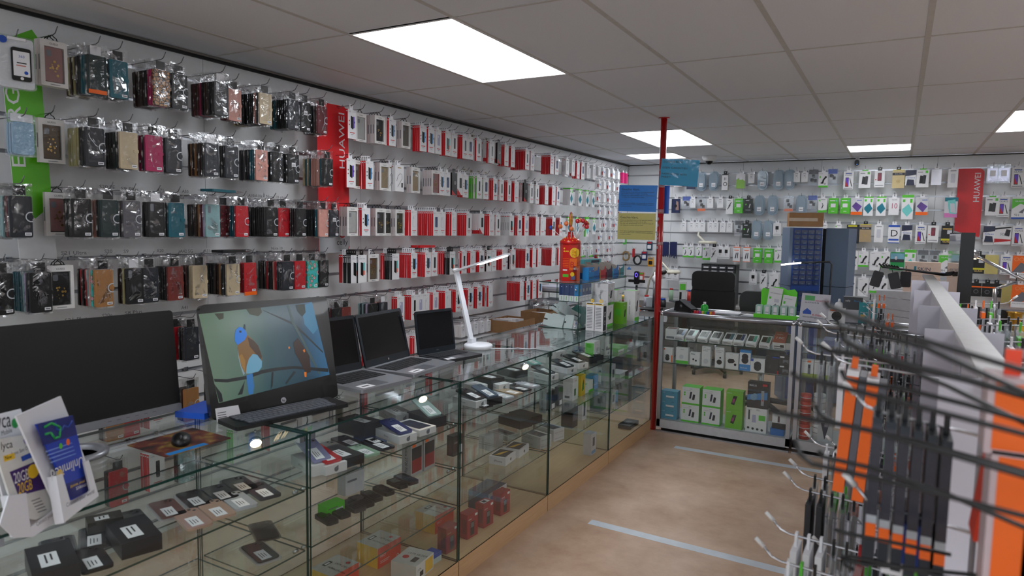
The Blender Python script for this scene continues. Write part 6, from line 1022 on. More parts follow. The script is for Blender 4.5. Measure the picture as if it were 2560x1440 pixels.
for k, (dx, dy, dz, rx, ry, rz, s) in enumerate(((-.07,-.40,.03,1.2,.15,.1,(.15,.008,.09)),(-.03,-.37,.03,1.15,.1,.05,(.15,.008,.09)),(.06,-.42,.03,1.2,-.05,-.1,(.07,.008,.11)),(.02,-.33,.09,.5,.45,.2,(.16,.008,.08)),(-.05,-.31,.09,.4,.5,.15,(.16,.008,.08)),(-.02,-.29,.11,.5,.6,.3,(.15,.008,.08)))):
    g = G(); g.slab(s[0],s[2],-.004,.004,.01,clr,'y').slab(s[0]*.2,.012,-.0045,.0045,.004,DGREY,'y',(s[0]*.36 if k%2 else -s[0]*.4,0)); g.build('clear_phone_case', loc=(-2.062+dx,4.80+dy,ct+dz+.012), rot=(rx-PI/2,ry,rz), label=['clear phone case with side slot lying in front of the glass case heap','clear phone case behind the frontmost, glass case heap','narrow clear pack at the right of the glass case heap','clear pack leaning high in the glass case heap','white-edged pack leaning below the highest, glass case heap','topmost slanted clear pack in the glass case heap'][k], cat='phone case')
for k in range(3): G().slab(.15,.075,-.004,.004,.01,M('teal_case',(20,110,104),.35),'y').build('teal_phone_case', loc=(-2.00+.03*k,4.56+.02*k,ct+.075), rot=(.2,.9-.2*k,.3), label='teal phone case leaning inside the tiered glass case', cat='phone case', group='teal cases in the tiered glass case')
hb = M('bulb_box_navy', (24,54,110), .4, noise=.02); hc = M('bulb_box_cyan', (30,130,200), .4, noise=.02)
for k in range(7):
    m = hb if k != 3 else hc; y = 4.365+.0; x = -2.055+.0
    if k < 4: loc = (-2.045+.0385*k, 4.362, ct+.1975); S = (.036,.05,.118)
    else: loc = (-1.93, 4.362+.056*(k-3), ct+.1975); S = (.036,.05,.118)
    carton('light_bulb_box', loc, S, 0, m, f"{'bright' if k==3 else 'navy'} blue and white bulb box, {['leftmost','second from left','third from left','at the glass corner','first behind the corner','second behind the corner','third behind the corner'][k]} in glass case", 'bulb box', prints={'-y':[(0,0,1,.34,STICK),(.44,.06,.56,.3,GREEN),('C',.5,.86,.08,STICK)],'+x':[(0,0,1,.34,STICK),('C',.5,.66,.26,M('bulb_print',(150,150,140),.4)),('T','1.6 LIGHT',.1,.2,.07,INK,.8)]})
# lollipop tin
tz = ct+.327; r = empty('lollipop_tin', (-2.075,4.53,tz), 'tall red and orange lollipop tin on the glass case', 'lollipop tin'); tin = M('tin_red', (206,26,20), .3, noise=.02, coat=.3); tor = M('tin_orange', (240,110,30), .35); tye = M('tin_yellow', (244,200,50), .35)
oc = [(.074*math.cos(ang(22.5+45*i)), .074*math.sin(ang(22.5+45*i))) for i in range(8)]
g = G(); g.prism(oc, 0, .265, tin); g.build('tin_body', r)
def facet(i, items):
    a = ang(45*i); n = Vector((math.cos(a),math.sin(a),0)); t = Vector((-n.y,n.x,0)); w = .0566; c = n*.0687; g = G()
    for it in items:
        if it[0] == 'T': g.text(it[1], c+t*((it[2]-.5)*w)+Vector((0,0,it[3]))+n*.0008, t, (0,0,1), it[4], it[5], w=it[6]*w)
        elif it[0] == 'C': g.disc(c+t*((it[1]-.5)*w)+Vector((0,0,it[2]))+n*(it[5] if len(it) > 5 else .0004), it[3], t, (0,0,1), it[4], 16)
        else: x0,z0,x1,z1,m = it; g.add([c+t*((x0-.5)*w)+Vector((0,0,z0))+n*.0003, c+t*((x1-.5)*w)+Vector((0,0,z0))+n*.0003, c+t*((x1-.5)*w)+Vector((0,0,z1))+n*.0003, c+t*((x0-.5)*w)+Vector((0,0,z1))+n*.0003],[(0,1,2,3)],m)
    return g
facet(6,[(.1,.03,.9,.05,GREEN),(.1,.075,.7,.085,STICK)]+[(.1,.10+.012*k,.9,.104+.012*k,tor) for k in range(6)]+[('C',.25,.215,.006,tye),('C',.5,.215,.006,tye),('C',.75,.215,.006,tye),('C',.25,.235,.006,tye)]).build('printed_facet', r)
facet(7,[(0,.0,1,.165,tor),(.0,.0,1,.08,tin),('C',.62,.205,.036,tye,.0006),('T','Chupa',.3,.205,.026,tin,.68),('T','Chups',.3,.18,.026,tin,.68),('T','B',.05,.10,.06,tin,.6),(.25,.01,.8,.042,SCB),(.45,.07,1,.11,M('tin_purple',(80,30,110),.4)),('T','THE',.48,.085,.012,STICK,.25),('C',.4,.05,.016,tye),('T','BEST',.6,.085,.02,STICK,.4)]).build('printed_facet', r)
facet(0,[(0,.0,1,.185,tor),('T','est',.0,.11,.07,tin,.9),('C',.1,.205,.03,tye,.0006),('T','BEST',.0,.08,.02,STICK,.5)]).build('printed_facet', r)
g = G(); g.lathe([(.076,0),(.076,.02),(.06,.036),(.034,.05),(.02,.07),(.018,.09)],(0,0,.265),tin,24)
for i in range(14): a = 2*PI*i/14; g.ball((.066*math.cos(a),.066*math.sin(a),.29),.006,tye,6); g.ball((.045*math.cos(a+.2),.045*math.sin(a+.2),.308),.006,tye,6)
g.build('studded_lid', r)
g = G(); g.ball((0,0,.44),.036,tye,16,.15,.8,1.45).ball((0,0,.44),.039,tin,16,.1,.84,1.5).text('Chupa',(.0062,-.024,.455),Rt,Up,.022,tin,w=.048).text('Chups',(.0062,-.024,.43),Rt,Up,.022,tin,w=.048).tube([(0,0,.33),(0,0,.4)],.006,tin,6).build('logo_topper', r)
lol = M('lolly_wrap_red', (196,40,52), .25, noise=.1, coat=.4); lol2 = M('lolly_wrap_orange', (230,120,70), .25, noise=.15, coat=.4); lol3 = M('lolly_wrap_blue', (50,70,160), .25, noise=.15)
for k, (a, t, L_, m, ds) in enumerate(((200,.9,.12,lol3,'blue and orange'),(215,.35,.09,lol2,'orange'),(300,.1,.07,lol2,'orange'),(270,.3,.11,lol2,'orange'),(330,.3,.13,lol,'red'),(350,.45,.14,lol,'red'),(20,.5,.13,lol,'red'),(40,.62,.13,lol,'red'),(60,.7,.12,lol,'red'),(10,.7,.11,lol,'red'),(80,.5,.15,lol2,'orange'))):
    # sticks fan out of the lid holes
    aa = ang(a); dr = Vector((math.cos(aa)*.9,math.sin(aa)*.9,0)); b0 = Vector((-2.075,4.53,tz+.295))+dr*.05; d = (dr*math.sin(t)+Vector((0,0,math.cos(t)))).normalized(); top = d*L_
    o = G().tube([(0,0,0),tuple(top)],.0022,STICK,6).build('lollipop', loc=b0, label=f"wrapped lollipop with {ds} head, {['far left, leaning out','left front','front centre','centre, upright','right of centre','right, leaning','right rear','far right, lower','far right, outermost','low at the right','tallest behind'][k]} of the tin", cat='lollipop')
    g = G(); g.ball(tuple(top+d*.012),.017,m,12).disc(tuple(top+d*.012+Vector((.0172,-.002,0))),.006,(0,1,0),(0,0,1),tye,8); g.build('wrapped_head', o)
# sweets boxes beside the tin
mb = M('sweet_box_blue', (36,120,200), .4, noise=.03); lil = M('cardboard_grey', (176,168,160), .7)
carton('mint_box', (-1.985,4.665,tz), (.05,.10,.095), 0, M('mint_blue',(20,80,180),.35), 'blue mint sweets box with big white lettering, next to the tin', 'sweets box', prints={'+x':[(0,0,1,1,M('mint_cyan',(40,140,210),.35)),('T','mentos',.04,.12,.36,NAVY,.92),('T','mint',.5,.66,.2,REDI,.4),('C',.2,.7,.06,STICK),('C',.8,.86,.05,STICK)],'-y':[(0,0,1,1,M('mint_cyan'))]})
for k, (m, m2, nm) in enumerate(((mb,M('sweet_yellow',(240,210,60),.4),'blue mint'),(M('sweet_red',(200,50,60),.4),GREEN,'red fruit'),(M('sweet_dark',(60,40,70),.4),REDI,'dark liquorice'),(mb,M('sweet_cyan',(110,200,220),.4),'light blue mint'),(M('sweet_teal',(60,150,160),.4),ORNG,'teal and orange'))):
    y = 4.80+.135*k; r = G().box((-.075,-.06,0),(.05,.06,.045),lil,{'+x':m,'-y':m,'-z':lil,'+z':lil,'-x':lil,'+y':m}).build('sweets_tray', loc=(-2.03,y,tz), label=f"{nm} sweets tray, {['nearest the mint box','second','third','fourth','last'][k]} in the row on the glass case", cat='sweets box')
    g = G(); g.box((-.075,-.06,.045),(-.07,.06,.11),lil).prism([(-.06,.0),(.06,.0),(.06,.075),(.045,.095),(.03,.07),(-.03,.06),(-.06,.075)],.0502,.052,m,'x').text('mentos',(.0525,-.052,.012),Rt,Up,.028,NAVY,w=.104).box((.0521,-.06,.0),(.0526,-.05,.07),m2); g.prism([(-.075,.045),(.05,.045),(.02,.09),(-.075,.115)],-.0605,-.059,lil,'y'); g.build('front_flap', r)
r = carton('sweets_carton', (-2.13,5.02,tz), (.06,.34,.14), 0, M('frozen_teal',(90,180,190),.4,noise=.1,nscale=12), 'teal carton with orange lettering standing behind the sweets trays', 'sweets box', prints={'+x':[('T','Frozn',.06,.78,.16,ORNG,.28),(.4,.8,.9,.95,NAVY)]})
G().box((-.04,-.07,0),(.04,.07,.05),STICK).box((-.038,-.07,.0505),(.04,.066,.06),M('paper_pale',(200,204,220),.6)).build('paper_stack', loc=(-2.13,4.74,tz), label='small stack of white papers behind the lollipop tin', cat='paper stack')
# tall boxes in front of the case
for k in range(2):
    x, y = -1.815+.003*k, 4.40+.0; o = carton('dashcam_box', (-1.838+.066*k, 4.402, ct), (.062,.062,.195), 0, WHITE, f"tall white box with yellow top line and yellow hook, {['left','right'][k]} of the pair", 'accessory box', prints={'-y':[(0,.93,1,.96,M('box_yellow')),(.1,.955,.8,.985,INK)]+[(.12,.1+.055*i,.78,.118+.055*i,GREYI) for i in range(14)],'+x':[(.0,.02,.9,.9,DGREY),('C',.5,.6,.3,PLG,.22),('C',.5,.3,.26,PLG,.2)]})
    G().disc((0,.0,.208),.012,(1,0,0),(0,0,1),M('box_yellow'),14,.005).box((-.008,-.001,.195),(.008,.001,.2),M('box_yellow')).build('hanging_loop', o)
grb = lambda k: [(0,0,1,.12,GREEN),('P',[(.3,.3),(.6,.34),(.7,.7),(.4,.62)],DGREY),('T','RIXUS',.5,.86,.06,GREYI),(.14,.4,.24,.5,GREEN)]
specs = [('white speaker box on top of another, wrapped in cellophane',(-1.86,4.66),(.12,.12,.155),.158,WHITE),('white speaker box beneath the cellophane-wrapped one',(-1.86,4.66),(.115,.115,.157),0,WHITE),('bright green charger box at the front of the box group',(-1.80,4.86),(.075,.085,.16),0,M('box_lime',(110,180,40),.4)),
 ('tall white and green lamp box behind the green one',(-1.88,4.93),(.09,.10,.245),0,WHITE),('tall white and green lamp box at the counter end',(-1.79,5.08),(.09,.10,.235),0,WHITE)]
for lb, (x, y), S, z, m in specs:
    o = carton('device_box', (x,y,ct+z), S, 0, m, lb, 'device box', faces={'+z':GREEN} if 'lamp' in lb else {}, prints={'+x':grb(0) if 'bright' not in lb else [('P',[(.3,.3),(.6,.34),(.7,.7),(.4,.62)],DGREY),('T','Xtorm',.2,.86,.06,STICK)],'-y':([(0,0,1,.0001,GREEN),('V','USB speaker',.5,.7,.12,INK,.5)] if 'bright' not in lb else [(.2,.4,.8,.7,GREEN)])})
    if 'on top' in lb: G().box((-.064,-.064,-.001),(.064,.064,.158),BAG).prism([(-.064,.158),(.064,.158),(.0,.178)],-.064,.064,BAG,'y').build('cellophane_wrap', o)
# low white cabinet and cartons between wall and counter
r = empty('low_cabinet', (-3.09,5.60,0), 'low white cabinet along the left wall behind the counter', 'cabinet'); wc = M('cabinet_white', (206,206,208), .5, noise=.02)
G().box((-.22,-.95,.05),(.22,.95,.70),wc).build('body', r); G().box((-.225,-.96,.70),(.23,.96,.722),wc).build('worktop', r)
for k in range(4): d = G().box((.2203,-.94+.47*k+.003,.06),(.228,-.94+.47*(k+1)-.003,.69),wc).build('door', r); G().box((.228,-.94+.47*k+.4,.55),(.236,-.94+.47*k+.41,.65),CHROME).build('handle', d)
def openbox(loc, S, rz, label, txt=None):
    sx, sy, sz = S; g = G(); t = .006
    g.box((-sx/2,-sy/2,0),(sx/2,sy/2,t),CARD).box((-sx/2,-sy/2,t),(-sx/2+t,sy/2,sz),CARD).box((sx/2-t,-sy/2,t),(sx/2,sy/2,sz),CARD).box((-sx/2+t,-sy/2,t),(sx/2-t,-sy/2+t,sz),CARD).box((-sx/2+t,sy/2-t,t),(sx/2-t,sy/2,sz),CARD)
    if txt: decal(g, S, '+x', [('T',txt,.28,.4,.26,STICK,.6),('C',.16,.5,.07,STICK),(.3,.3,.8,.33,M('pale_card_print',(190,170,150),.6))])
    return g.build('cardboard_box', loc=loc, rot=(0,0,rz), label=label, cat='cardboard box')
openbox((-3.02,5.35,.7225), (.3,.36,.11), .0, 'open brown carton holding thin white boxes, on the low cabinet'); openbox((-2.98,5.85,.7225), (.26,.30,.14), -.05, 'brown carton with white lettering on the low cabinet', 'FONEDAY')
for k in range(9):
    a = k < 5; carton('thin_white_box', ((-3.06+.02*k if a else -2.98), (5.22+.035*k if a else 5.82), (.7295+.03 if a else .7300+.0285*(k-5))), ((.15,.02,.08) if a else (.18,.16,.026)), .1*(k%3), WHITE if k%3 else M('grey_white_card'), f"thin white box {'standing in the open carton' if a else 'in the stack inside the lettered carton'}", 'box', group='thin boxes '+('in the open carton' if a else 'in the lettered carton'), prints={'-y':[(.1,.3,.6,.6,GREYI)]})
G().ball((0,0,0),.09,BAG,10,1.2,1.6,.5).build('crumpled_film', loc=(-2.98,5.86,.93), label='crumpled clear film on top of the lettered carton', cat='packaging')
# wooden box and sponges by the pole, papers on a rack
carton('wooden_box', (-2.36,6.35,.7705), (.20,.17,.20), .2, M('box_wood_brown',(110,78,56),.6), 'small brown wooden box left of the red pole', 'box')
for k, c in enumerate(((196,120,120),(120,170,90),(236,190,80))): G().slab(.10,.13,0,.013,.01,M('sponge_%d'%k,c,.9),'z').build('sponge', loc=(-2.36,6.35,.971+.0135*k), rot=(0,0,.2), label=f"{['pink','green','yellow'][k]} cloth pad, {['bottom','middle','top'][k]} of the small stack by the pole", cat='sponge')
# ---------------------------------------------------------------- on the showcases (top z .99)
st = .9925
r = empty('card_terminal', (-1.50,5.60,.99), 'black card payment terminal on a stand, at the left of the showcase top', 'card terminal', rot=(0,0,-.5))
G().prism([(-.10,0),(.09,0),(.10,.02),(.02,.05),(-.05,.085),(-.085,.08)],-.04,.04,BLACK,'y').build('body', r); G().prism([(-.05,.088),(.02,.053),(.09,.024),(.092,.03),(.02,.062),(-.05,.096)],-.036,.036,DGREY,'y').build('keypad_panel', r); G().cyl((-.02,-.042,.045),(-.02,-.039,.045),.012,GREYI,12).build('side_dial', r)
r = G().lathe([(.028,0),(.03,.005),(.03,.05),(.02,.062),(.012,.066)],(0,0,0),M('green_bottle',(40,180,60),.3),20).build('small_bottle', loc=(-1.355,5.62,st), label='small bright green square bottle with white cap', cat='bottle'); G().cyl((0,0,.066),(0,0,.085),.011,STICK,14).build('cap', r)
for k, (c, n) in enumerate((((200,30,40),'red'),((210,40,60),'crimson'),((150,50,160),'purple'),((200,180,60),'yellow'),((60,160,70),'green'),((40,80,180),'blue'),((230,160,40),'amber'),((210,60,50),'scarlet'))):
    G().box((-.008,-.01,0),(.008,.01,.022),M('cap_col_%d'%k,c,.4)).build('colour_block', loc=(-1.40+.021*k,5.50-.0*k,st), label=f'tiny {n} plastic block in the row before the green bottle', cat='plastic block')
for k, (x, y, w, d, rz, lb) in enumerate(((-1.19,5.66,.2,.14,.1,'loose white paper sheets in the middle of the showcase top'),(-.99,5.60,.12,.10,-.2,'small pile of folded white leaflets near the green stand'))):
    g = G(); [g.cbox((.004*i,.003*i,.001+.0022*i),(w,d,.0016),STICK if i%2 else M('paper_pale',(200,204,220),.6)) for i in range(4)]; g.build('paper_pile', loc=(x,y,st), rot=(0,0,rz), label=lb, cat='paper')
r = empty('product_stand', (-.80,5.63,st), 'lime green product stand with cable tubes on the showcase', 'product stand'); lm = M('stand_lime', (96,214,20), .35, noise=.01)
G().box((-.155,-.09,0),(.155,.08,.012),lm).box((-.155,-.092,.0),(.155,-.086,.03),lm).build('tray', r)
G().prism([(-.125,.012),(.14,.012),(.14,.20),(.12,.225),(.07,.215),(.03,.235),(-.04,.235),(-.08,.215),(-.11,.225),(-.125,.205)],.03,.036,lm,'y').build('back_board', r)
tb_ = M('clear_tube_film', (190,224,214), .25, noise=.02, alpha=.75)
for k in range(5): g = G().slab(.05,.085,-.022,.022,.008,tb_,'y',(0,.0435)); g.slab(.024,.06,-.0228,-.0222,.006,STICK,'y',(0,.045)); g.box((-.012,-.0232,.03),(.012,-.0228,.034),GREYI); g.build('cable_tube', loc=(-.92+.06*k,5.575,st+.0125), label=f"frosted cable tube, {['first','second','third','fourth','fifth'][k]} from the left on the green stand", cat='cable pack')
carton('charger_pack', (-.83,5.612,st+.0125), (.10,.022,.22), 0, WHITE, 'white and green charger and cable pack standing on the green stand', 'charger pack', tilt=(0,ang(6),0), prints={'-y':[('P',[(0,0),(1,0),(1,.16),(0,.24)],GREEN),(.1,.6,.25,.68,GREEN),(.5,.5,.85,.62,PLG),('P',[(.3,.3),(.36,.3),(.7,.42),(.66,.46)],GREYI),('T','USB wall charger kit',.12,.8,.05,GREYI)]})
carton('charger_pack', (-.725,5.612,st+.0125), (.095,.022,.165), 0, WHITE, 'shorter white charger pack right on the green stand', 'charger pack', tilt=(0,ang(7),0), prints={'-y':[(.1,.6,.25,.72,GREEN),(.35,.3,.75,.55,PLG),('T','USB wall charger',.12,.84,.05,GREYI)]})
# paper bag sheet with contact details
P = PL(atY(1997,805,5.58), atY(2068,813,5.58), 6)
r = G(); q = [P.px(*p_) for p_ in ((1997,800),(2068,809),(2077,738),(2006,732))]; r.prism(ccw(q), -.03, 0, M('paper_bag_white',(206,204,214),.6,noise=.03), 'x')
def pt(t, p0, p1, s, m): ptext(P, r, t, p0, p1, s, .0008, m)
P.quad(r, [(2013,738),(2038,740),(2037,752),(2012,750)][::-1], .0006, M('sticker_green',(80,170,90),.4)); pt('WHATSAPP', (2038,754), (2073,757), .018, REDI); pt('06-419-419-34', (2012,757), (2047,760), .016, NAVY); pt('e-mail:', (2030,789), (2054,792), .028, REDI); pt('telecasa2009@hotmail.com', (2006,792), (2068,800), .018, NAVY)
P.quad(r, [(2007,778),(2018,770),(2028,778),(2028,786),(2007,784)][::-1], .0006, BLUE); r.build('paper_bag', loc=P.o, rot=P.rot, label='white shop bag sheet with blue envelope and printed contact details', cat='paper bag')
for nm, u, v, y, S, m, lb, pr in (('speaker_box',2091,803,5.60,(.115,.08,.105),WHITE,'white box with round black speaker picture beside the bag',[('C',.5,.5,.3,BLACK),(.1,.1,.6,.18,NAVY),(.1,.85,.5,.95,ORNG)]),('speaker_box',2130,795,5.72,(.13,.09,.19),M('box_charcoal',(66,68,72),.45),'charcoal and grey speaker box behind the round-picture box',[(.0,.0,1,.5,M('grey_white_card')),('T','celly',.1,.82,.1,STICK),('T','Boost',.55,.82,.1,SCB)]),
  ('network_box',2168,796,5.70,(.12,.06,.155),M('tp_teal',(40,150,160),.4),'teal range extender box with yellow badge and pen price',[('T','tp-link',.2,.8,.1,STICK,.4),('C',.75,.86,.12,M('box_yellow')),('T','Range Extender',.1,.5,.08,STICK,.7),(.1,.3,.35,.42,M('box_yellow')),('P',[(.5,.1),(.8,.3),(.9,.1)],PLG)]),('cable_pack',2200,800,5.74,(.07,.04,.14),M('grey_white_card'),'pale cable pack right of the teal box',[(.3,.2,.7,.8,DGREY)])):
    p = atY(u, v, y); carton(nm, (p.x,p.y,st), S, .05, m, lb, 'box', prints={'-y':pr})
r = G().lathe([(.03,0),(.032,.004),(.032,.12),(.024,.14),(.012,.146)],(0,0,0),WHITE,20).build('spray_can', loc=(atY(2098,760,5.69).x,5.69,st), label='white spray can behind the round speaker box', cat='spray can'); G().cyl((0,0,.146),(0,0,.17),.012,STICK,12,.007).build('nozzle', r); G().cyl((0,0,.05),(0,0,.085),.0325,BLACK,20).build('black_band', r)
# ---------------------------------------------------------------- behind the showcases
leath = M('black_leather', (22,22,24), .38, noise=.1, bump=.3, nscale=90)
def chair(x, y, rz, lb, w=.47, zt=1.20):
    r = empty('office_chair', (x,y,0), lb, 'office chair', rot=(0,0,rz))
    b = G(); h = zt-.56
    for k in range(3): b.slab(w-.01*(k==2), h/3-.002, -.045+.008*(k==1), .035, .012 if k != 2 else .06, leath, 'y', (0,.56+h/3*(k+.5)), n=5)
    b.box((-w/2+.01,-.03,.6),(w/2-.01,.02,.56+h*.85),leath)
    b.build('backrest', r); G().slab(w,.48,.44,.53,.06,leath,'z',(0,.24)).build('seat', r)
    G().cyl((0,.22,.10),(0,.22,.44),.025,CHROME,12).build('gas_lift', r)
    for k in range(5): a = 2*PI*k/5+.3; e = Vector((.30*math.cos(a),.22+.30*math.sin(a),.07)); l = G().tube([(0,.22,.12),tuple(e)],[.03,.018],BLACK,8).build('base_leg', r); G().cyl((e.x-.015,e.y,.028),(e.x+.015,e.y,.028),.027,BLACK,14).build('castor', l)
    for s in (-1, 1): G().tube([(s*(w/2+.02),.05,.48),(s*(w/2+.05),.1,.6),(s*(w/2+.05),.1,.70)],.014,BLACK,8).slab(.06,.26,.70,.725,.02,BLACK,'z',(s*(w/2+.05),.18)).build('armrest', r)
    return r
chair(-1.80,7.85,.0,'black leather office chair with segmented backrest behind the showcase', .49, 1.205)
chair(-1.02,6.35,.1,'black office chair with rounded backrest behind the green stand', .40, 1.13)
slate = M('slate_metal', (98,114,138), .45, .2, noise=.02); dblue = M('drawer_blue', (20,64,140), .4, noise=.02); dclear = M('drawer_smoke', (40,60,96), .12, noise=.1, coat=.6)
def tower(name, x, y, rz, w, d, lb, drawers=True):
    r = empty(name, (x,y,0), lb, 'drawer cabinet', rot=(0,0,rz)); 
    for k in range(3): G().box((-w/2,-d/2,.03+.56*k),(w/2,d/2,.03+.56*k+.555),slate).build('cabinet_module', r)
    if drawers:
        G().box((-w/2+.03,-d/2-.004,.05),(w/2-.005,-d/2-.0005,1.70),dblue).build('drawer_frame', r); nc, nr = 4, 11; z0, z1 = 1.16, 1.69; cw = (w-.045)/nc; ch = (z1-z0)/nr
        for i in range(nc):
            for j in range(nr):
                xx = -w/2+.035+cw*(i+.5); z = z0+ch*(j+.5); dr = G().box((xx-cw*.42,-d/2-.012,z-ch*.38),(xx+cw*.42,-d/2-.0045,z+ch*.34),dclear).build('drawer', r); G().box((xx-cw*.2,-d/2-.02,z-ch*.36),(xx+cw*.2,-d/2-.0125,z-ch*.16),M('drawer_grip',(90,110,140),.3,noise=0)).build('handle', dr)
        ch2 = .05
        for i in range(nc):
            for j in range(5): xx = -w/2+.035+cw*(i+.5); z = .86+ch2*(j+.5); G().box((xx-cw*.42,-d/2-.012,z-.02),(xx+cw*.42,-d/2-.0045,z+.018),dclear).build('drawer', r)
    return r
tower('drawer_tower', -.82, 7.15, ang(24), .30, .24, 'tall slate cabinet with columns of small blue drawers behind the showcase')
r = tower('drawer_tower', -.485, 7.30, ang(-10), .20, .30, 'plain slate cabinet tower standing right of the blue drawers', False)
G().box((-.13,-.152,.05),(-.102,.15,1.70),BLACK).build('black_side', r)
openb = G().box((-.15,-.12,0),(.15,.12,.13),CARD,{'-y':CARD,'+x':M('cardboard_shaded',(130,96,64),.8),'-x':CARD,'+y':CARD,'+z':CARD,'-z':CARD}).box((-.15,-.1215,.05),(.1,-.1205,.08),M('parcel_tape',(190,170,150),.3)).build('cardboard_box', loc=(-.80,7.13,1.7155), rot=(0,0,ang(12)), label='taped brown cardboard box on top of the drawer tower', cat='cardboard box')  # right face uses a darkened cardboard copy, its shade painted in
# rear desk and clutter
r = empty('work_desk', (-1.55,8.80,0), 'long pale repair desk along the back wall', 'desk'); dk = M('desk_grey', (170,168,166), .5, noise=.03)
G().box((-1.7,-.30,.72),(1.5,.30,.75),dk).build('desktop', r)
for x in (-1.65,-.6,.5,1.45): G().box((x-.02,-.28,0),(x+.02,.28,.72),dk).build('side_panel', r)
r = empty('work_desk', (-2.60,7.25,0), 'side repair desk behind the counter left of the pole', 'desk')
G().box((-.22,-1.05,.74),(.45,1.05,.77),M('desk_dark',(70,66,64),.5)).build('desktop', r)
for y in (-1.0,1.0): G().box((-.20,y-.02,0),(.42,y+.02,.74),M('desk_dark')).build('side_panel', r)
dz = .7705; dz2 = .7505
# black drawer organiser on the rear desk
r = empty('parts_organiser', (-1.92,8.72,dz2), 'black parts organiser with rows of small trays behind the chair', 'organiser')
G().box((-.22,-.09,0),(.20,.12,.50),BLACK).build('cabinet', r)
for i in range(4):
    for j in range(10): t_ = G().box((-.205+.1*i,-.105,.012+.048*j),(-.115+.1*i,-.0905,.048+.048*j),M('tray_smoke',(70,72,78),.3)).box((-.19+.1*i,-.1065,.02+.048*j),(-.13+.1*i,-.1055,.034+.048*j),STICK if (i*3+j)%4 else WHITE).build('tray', r)
for k, (u, v, y, nm, lb) in enumerate(((1725,765,8.5,'clear_bin','clear'),)): pass
cb = M('clear_bin_plastic', (120,124,130), .15, noise=.1, alpha=.55)
for x, y, S, lb in ((-1.24,8.62,(.30,.2,.10),'clear plastic storage bin on the rear desk, lower'),(-1.27,8.63,(.26,.18,.09),'clear plastic bin with tangled cables, upper')):
    z = dz2 if 'lower' in lb else dz2+.102; r = G().slab(S[0],S[1],0,S[2],.02,cb,'z').build('storage_bin', loc=(x,y,z), label=lb, cat='storage bin'); G().slab(S[0]+.02,S[1]+.02,S[2]-.008,S[2]+.001,.02,cb,'z').build('rim', r)
g = G(); R_ = random.Random(3)
for k in range(10): pts = [(R_.uniform(-.1,.1),R_.uniform(-.07,.07),R_.uniform(0,.05)) for _ in range(5)]; g.tube(pts,.004,[BLACK,STICK,GREYI][k%3],5)
g.build('cable_tangle', loc=(-1.27,8.62,dz2+.205), label='tangle of black and white cables heaped in the upper bin', cat='cable')
def cylr(name, loc, r_, h, m, lb, cat, capm=None, caph=.02, rot=None):
    o = G().cyl((0,0,0),(0,0,h),r_,m,20).build(name, loc=loc, label=lb, cat=cat, rot=rot)
    if capm: G().cyl((0,0,h),(0,0,h+caph),r_*.8,capm,16).build('cap', o)
    return o
cylr('plastic_jar', (-1.13,8.78,dz2+.21), .065,.09,WHITE,'white jar with blue base on the rear desk shelf','jar'); 
G().box((-.2,-.12,0),(.5,.1,.2),dk).build('desk_riser', loc=(-1.1,8.8,dz2), label='grey riser on the rear desk behind the bins', cat='riser') if False else None
cylr('plastic_jar', (-.99,8.62,dz2), .07,.17,M('jar_cream',(206,200,184),.4),'cream jar with blue band on the rear desk','jar',M('jar_blue',(24,60,130),.4),.05)
for k, (u, v, y, S, c, nm, cat, lb) in enumerate(((1672,742,8.5,(.05,.05,.15),(150,180,150),'spray_can','spray can','pale green spray can on the rear desk'),(1700,730,8.5,(.09,.05,.26),(206,206,204),'leaflet_display','display','white and green leaflet display with battery picture on the rear desk'),(1628,752,7.6,(.12,.12,.12),(190,200,206),'clear_bin','storage bin','small clear bin left of the pole'),
   (1573,795,7.0,(.2,.12,.06),(170,172,176),'parts_tray','tray','grey parts tray on the side desk'),(1690,765,8.3,(.3,.2,.02),(90,94,96),'work_mat','work mat','grey work mat with tools on the rear desk'),(1866,735,8.5,(.1,.1,.06),(210,110,60),'small_box','box','small orange and white box near the cream jar'))):
    p = atY(u, v, y); z = dz if p.x < -2.3 and y < 8.3 else dz2; x = p.x
    if y < 8.3: x = min(x, -2.32)
    m = M('clutter_%d'%k, c, .45, noise=.05)
    if nm == 'spray_can': cylr(nm, (x,8.6,z), .025,.15,m,lb,cat,REDI,.02)
    else: carton(nm, (x,y if y < 8.3 else 8.62,z), S, .2*k, m, lb, cat, prints={'-y':[(.1,.6,.9,.9,GREEN),(.1,.1,.4,.5,BLACK)]} if nm == 'leaflet_display' else None)
# microscope
r = empty('microscope', (-2.36,7.35,dz), 'white stereo microscope with black stand on the side desk', 'microscope')
G().slab(.2,.26,0,.02,.02,BLACK,'z').build('base', r); G().cyl((.0,.08,.02),(0,.08,.42),.014,CHROME,12).build('post', r); G().tube([(0,.08,.34),(.04,-.02,.36),(.10,-.08,.30)],.035,WHITE,12).build('head', r)
for s in (-1, 1): G().tube([(.08+.0,-.06+.03*s,.33),(.15,-.10+.03*s,.42)],.018,WHITE,10).cyl((.15,-.10+.03*s,.42),(.17,-.11+.03*s,.445),.02,BLACK,12).build('eyepiece', r)
G().cyl((.10,-.09,.20),(.10,-.08,.28),.022,CHROME,14).disc((.10,-.115,.25),.02,(1,0,0),(0,0,1),BLACK,14).build('objective', r)
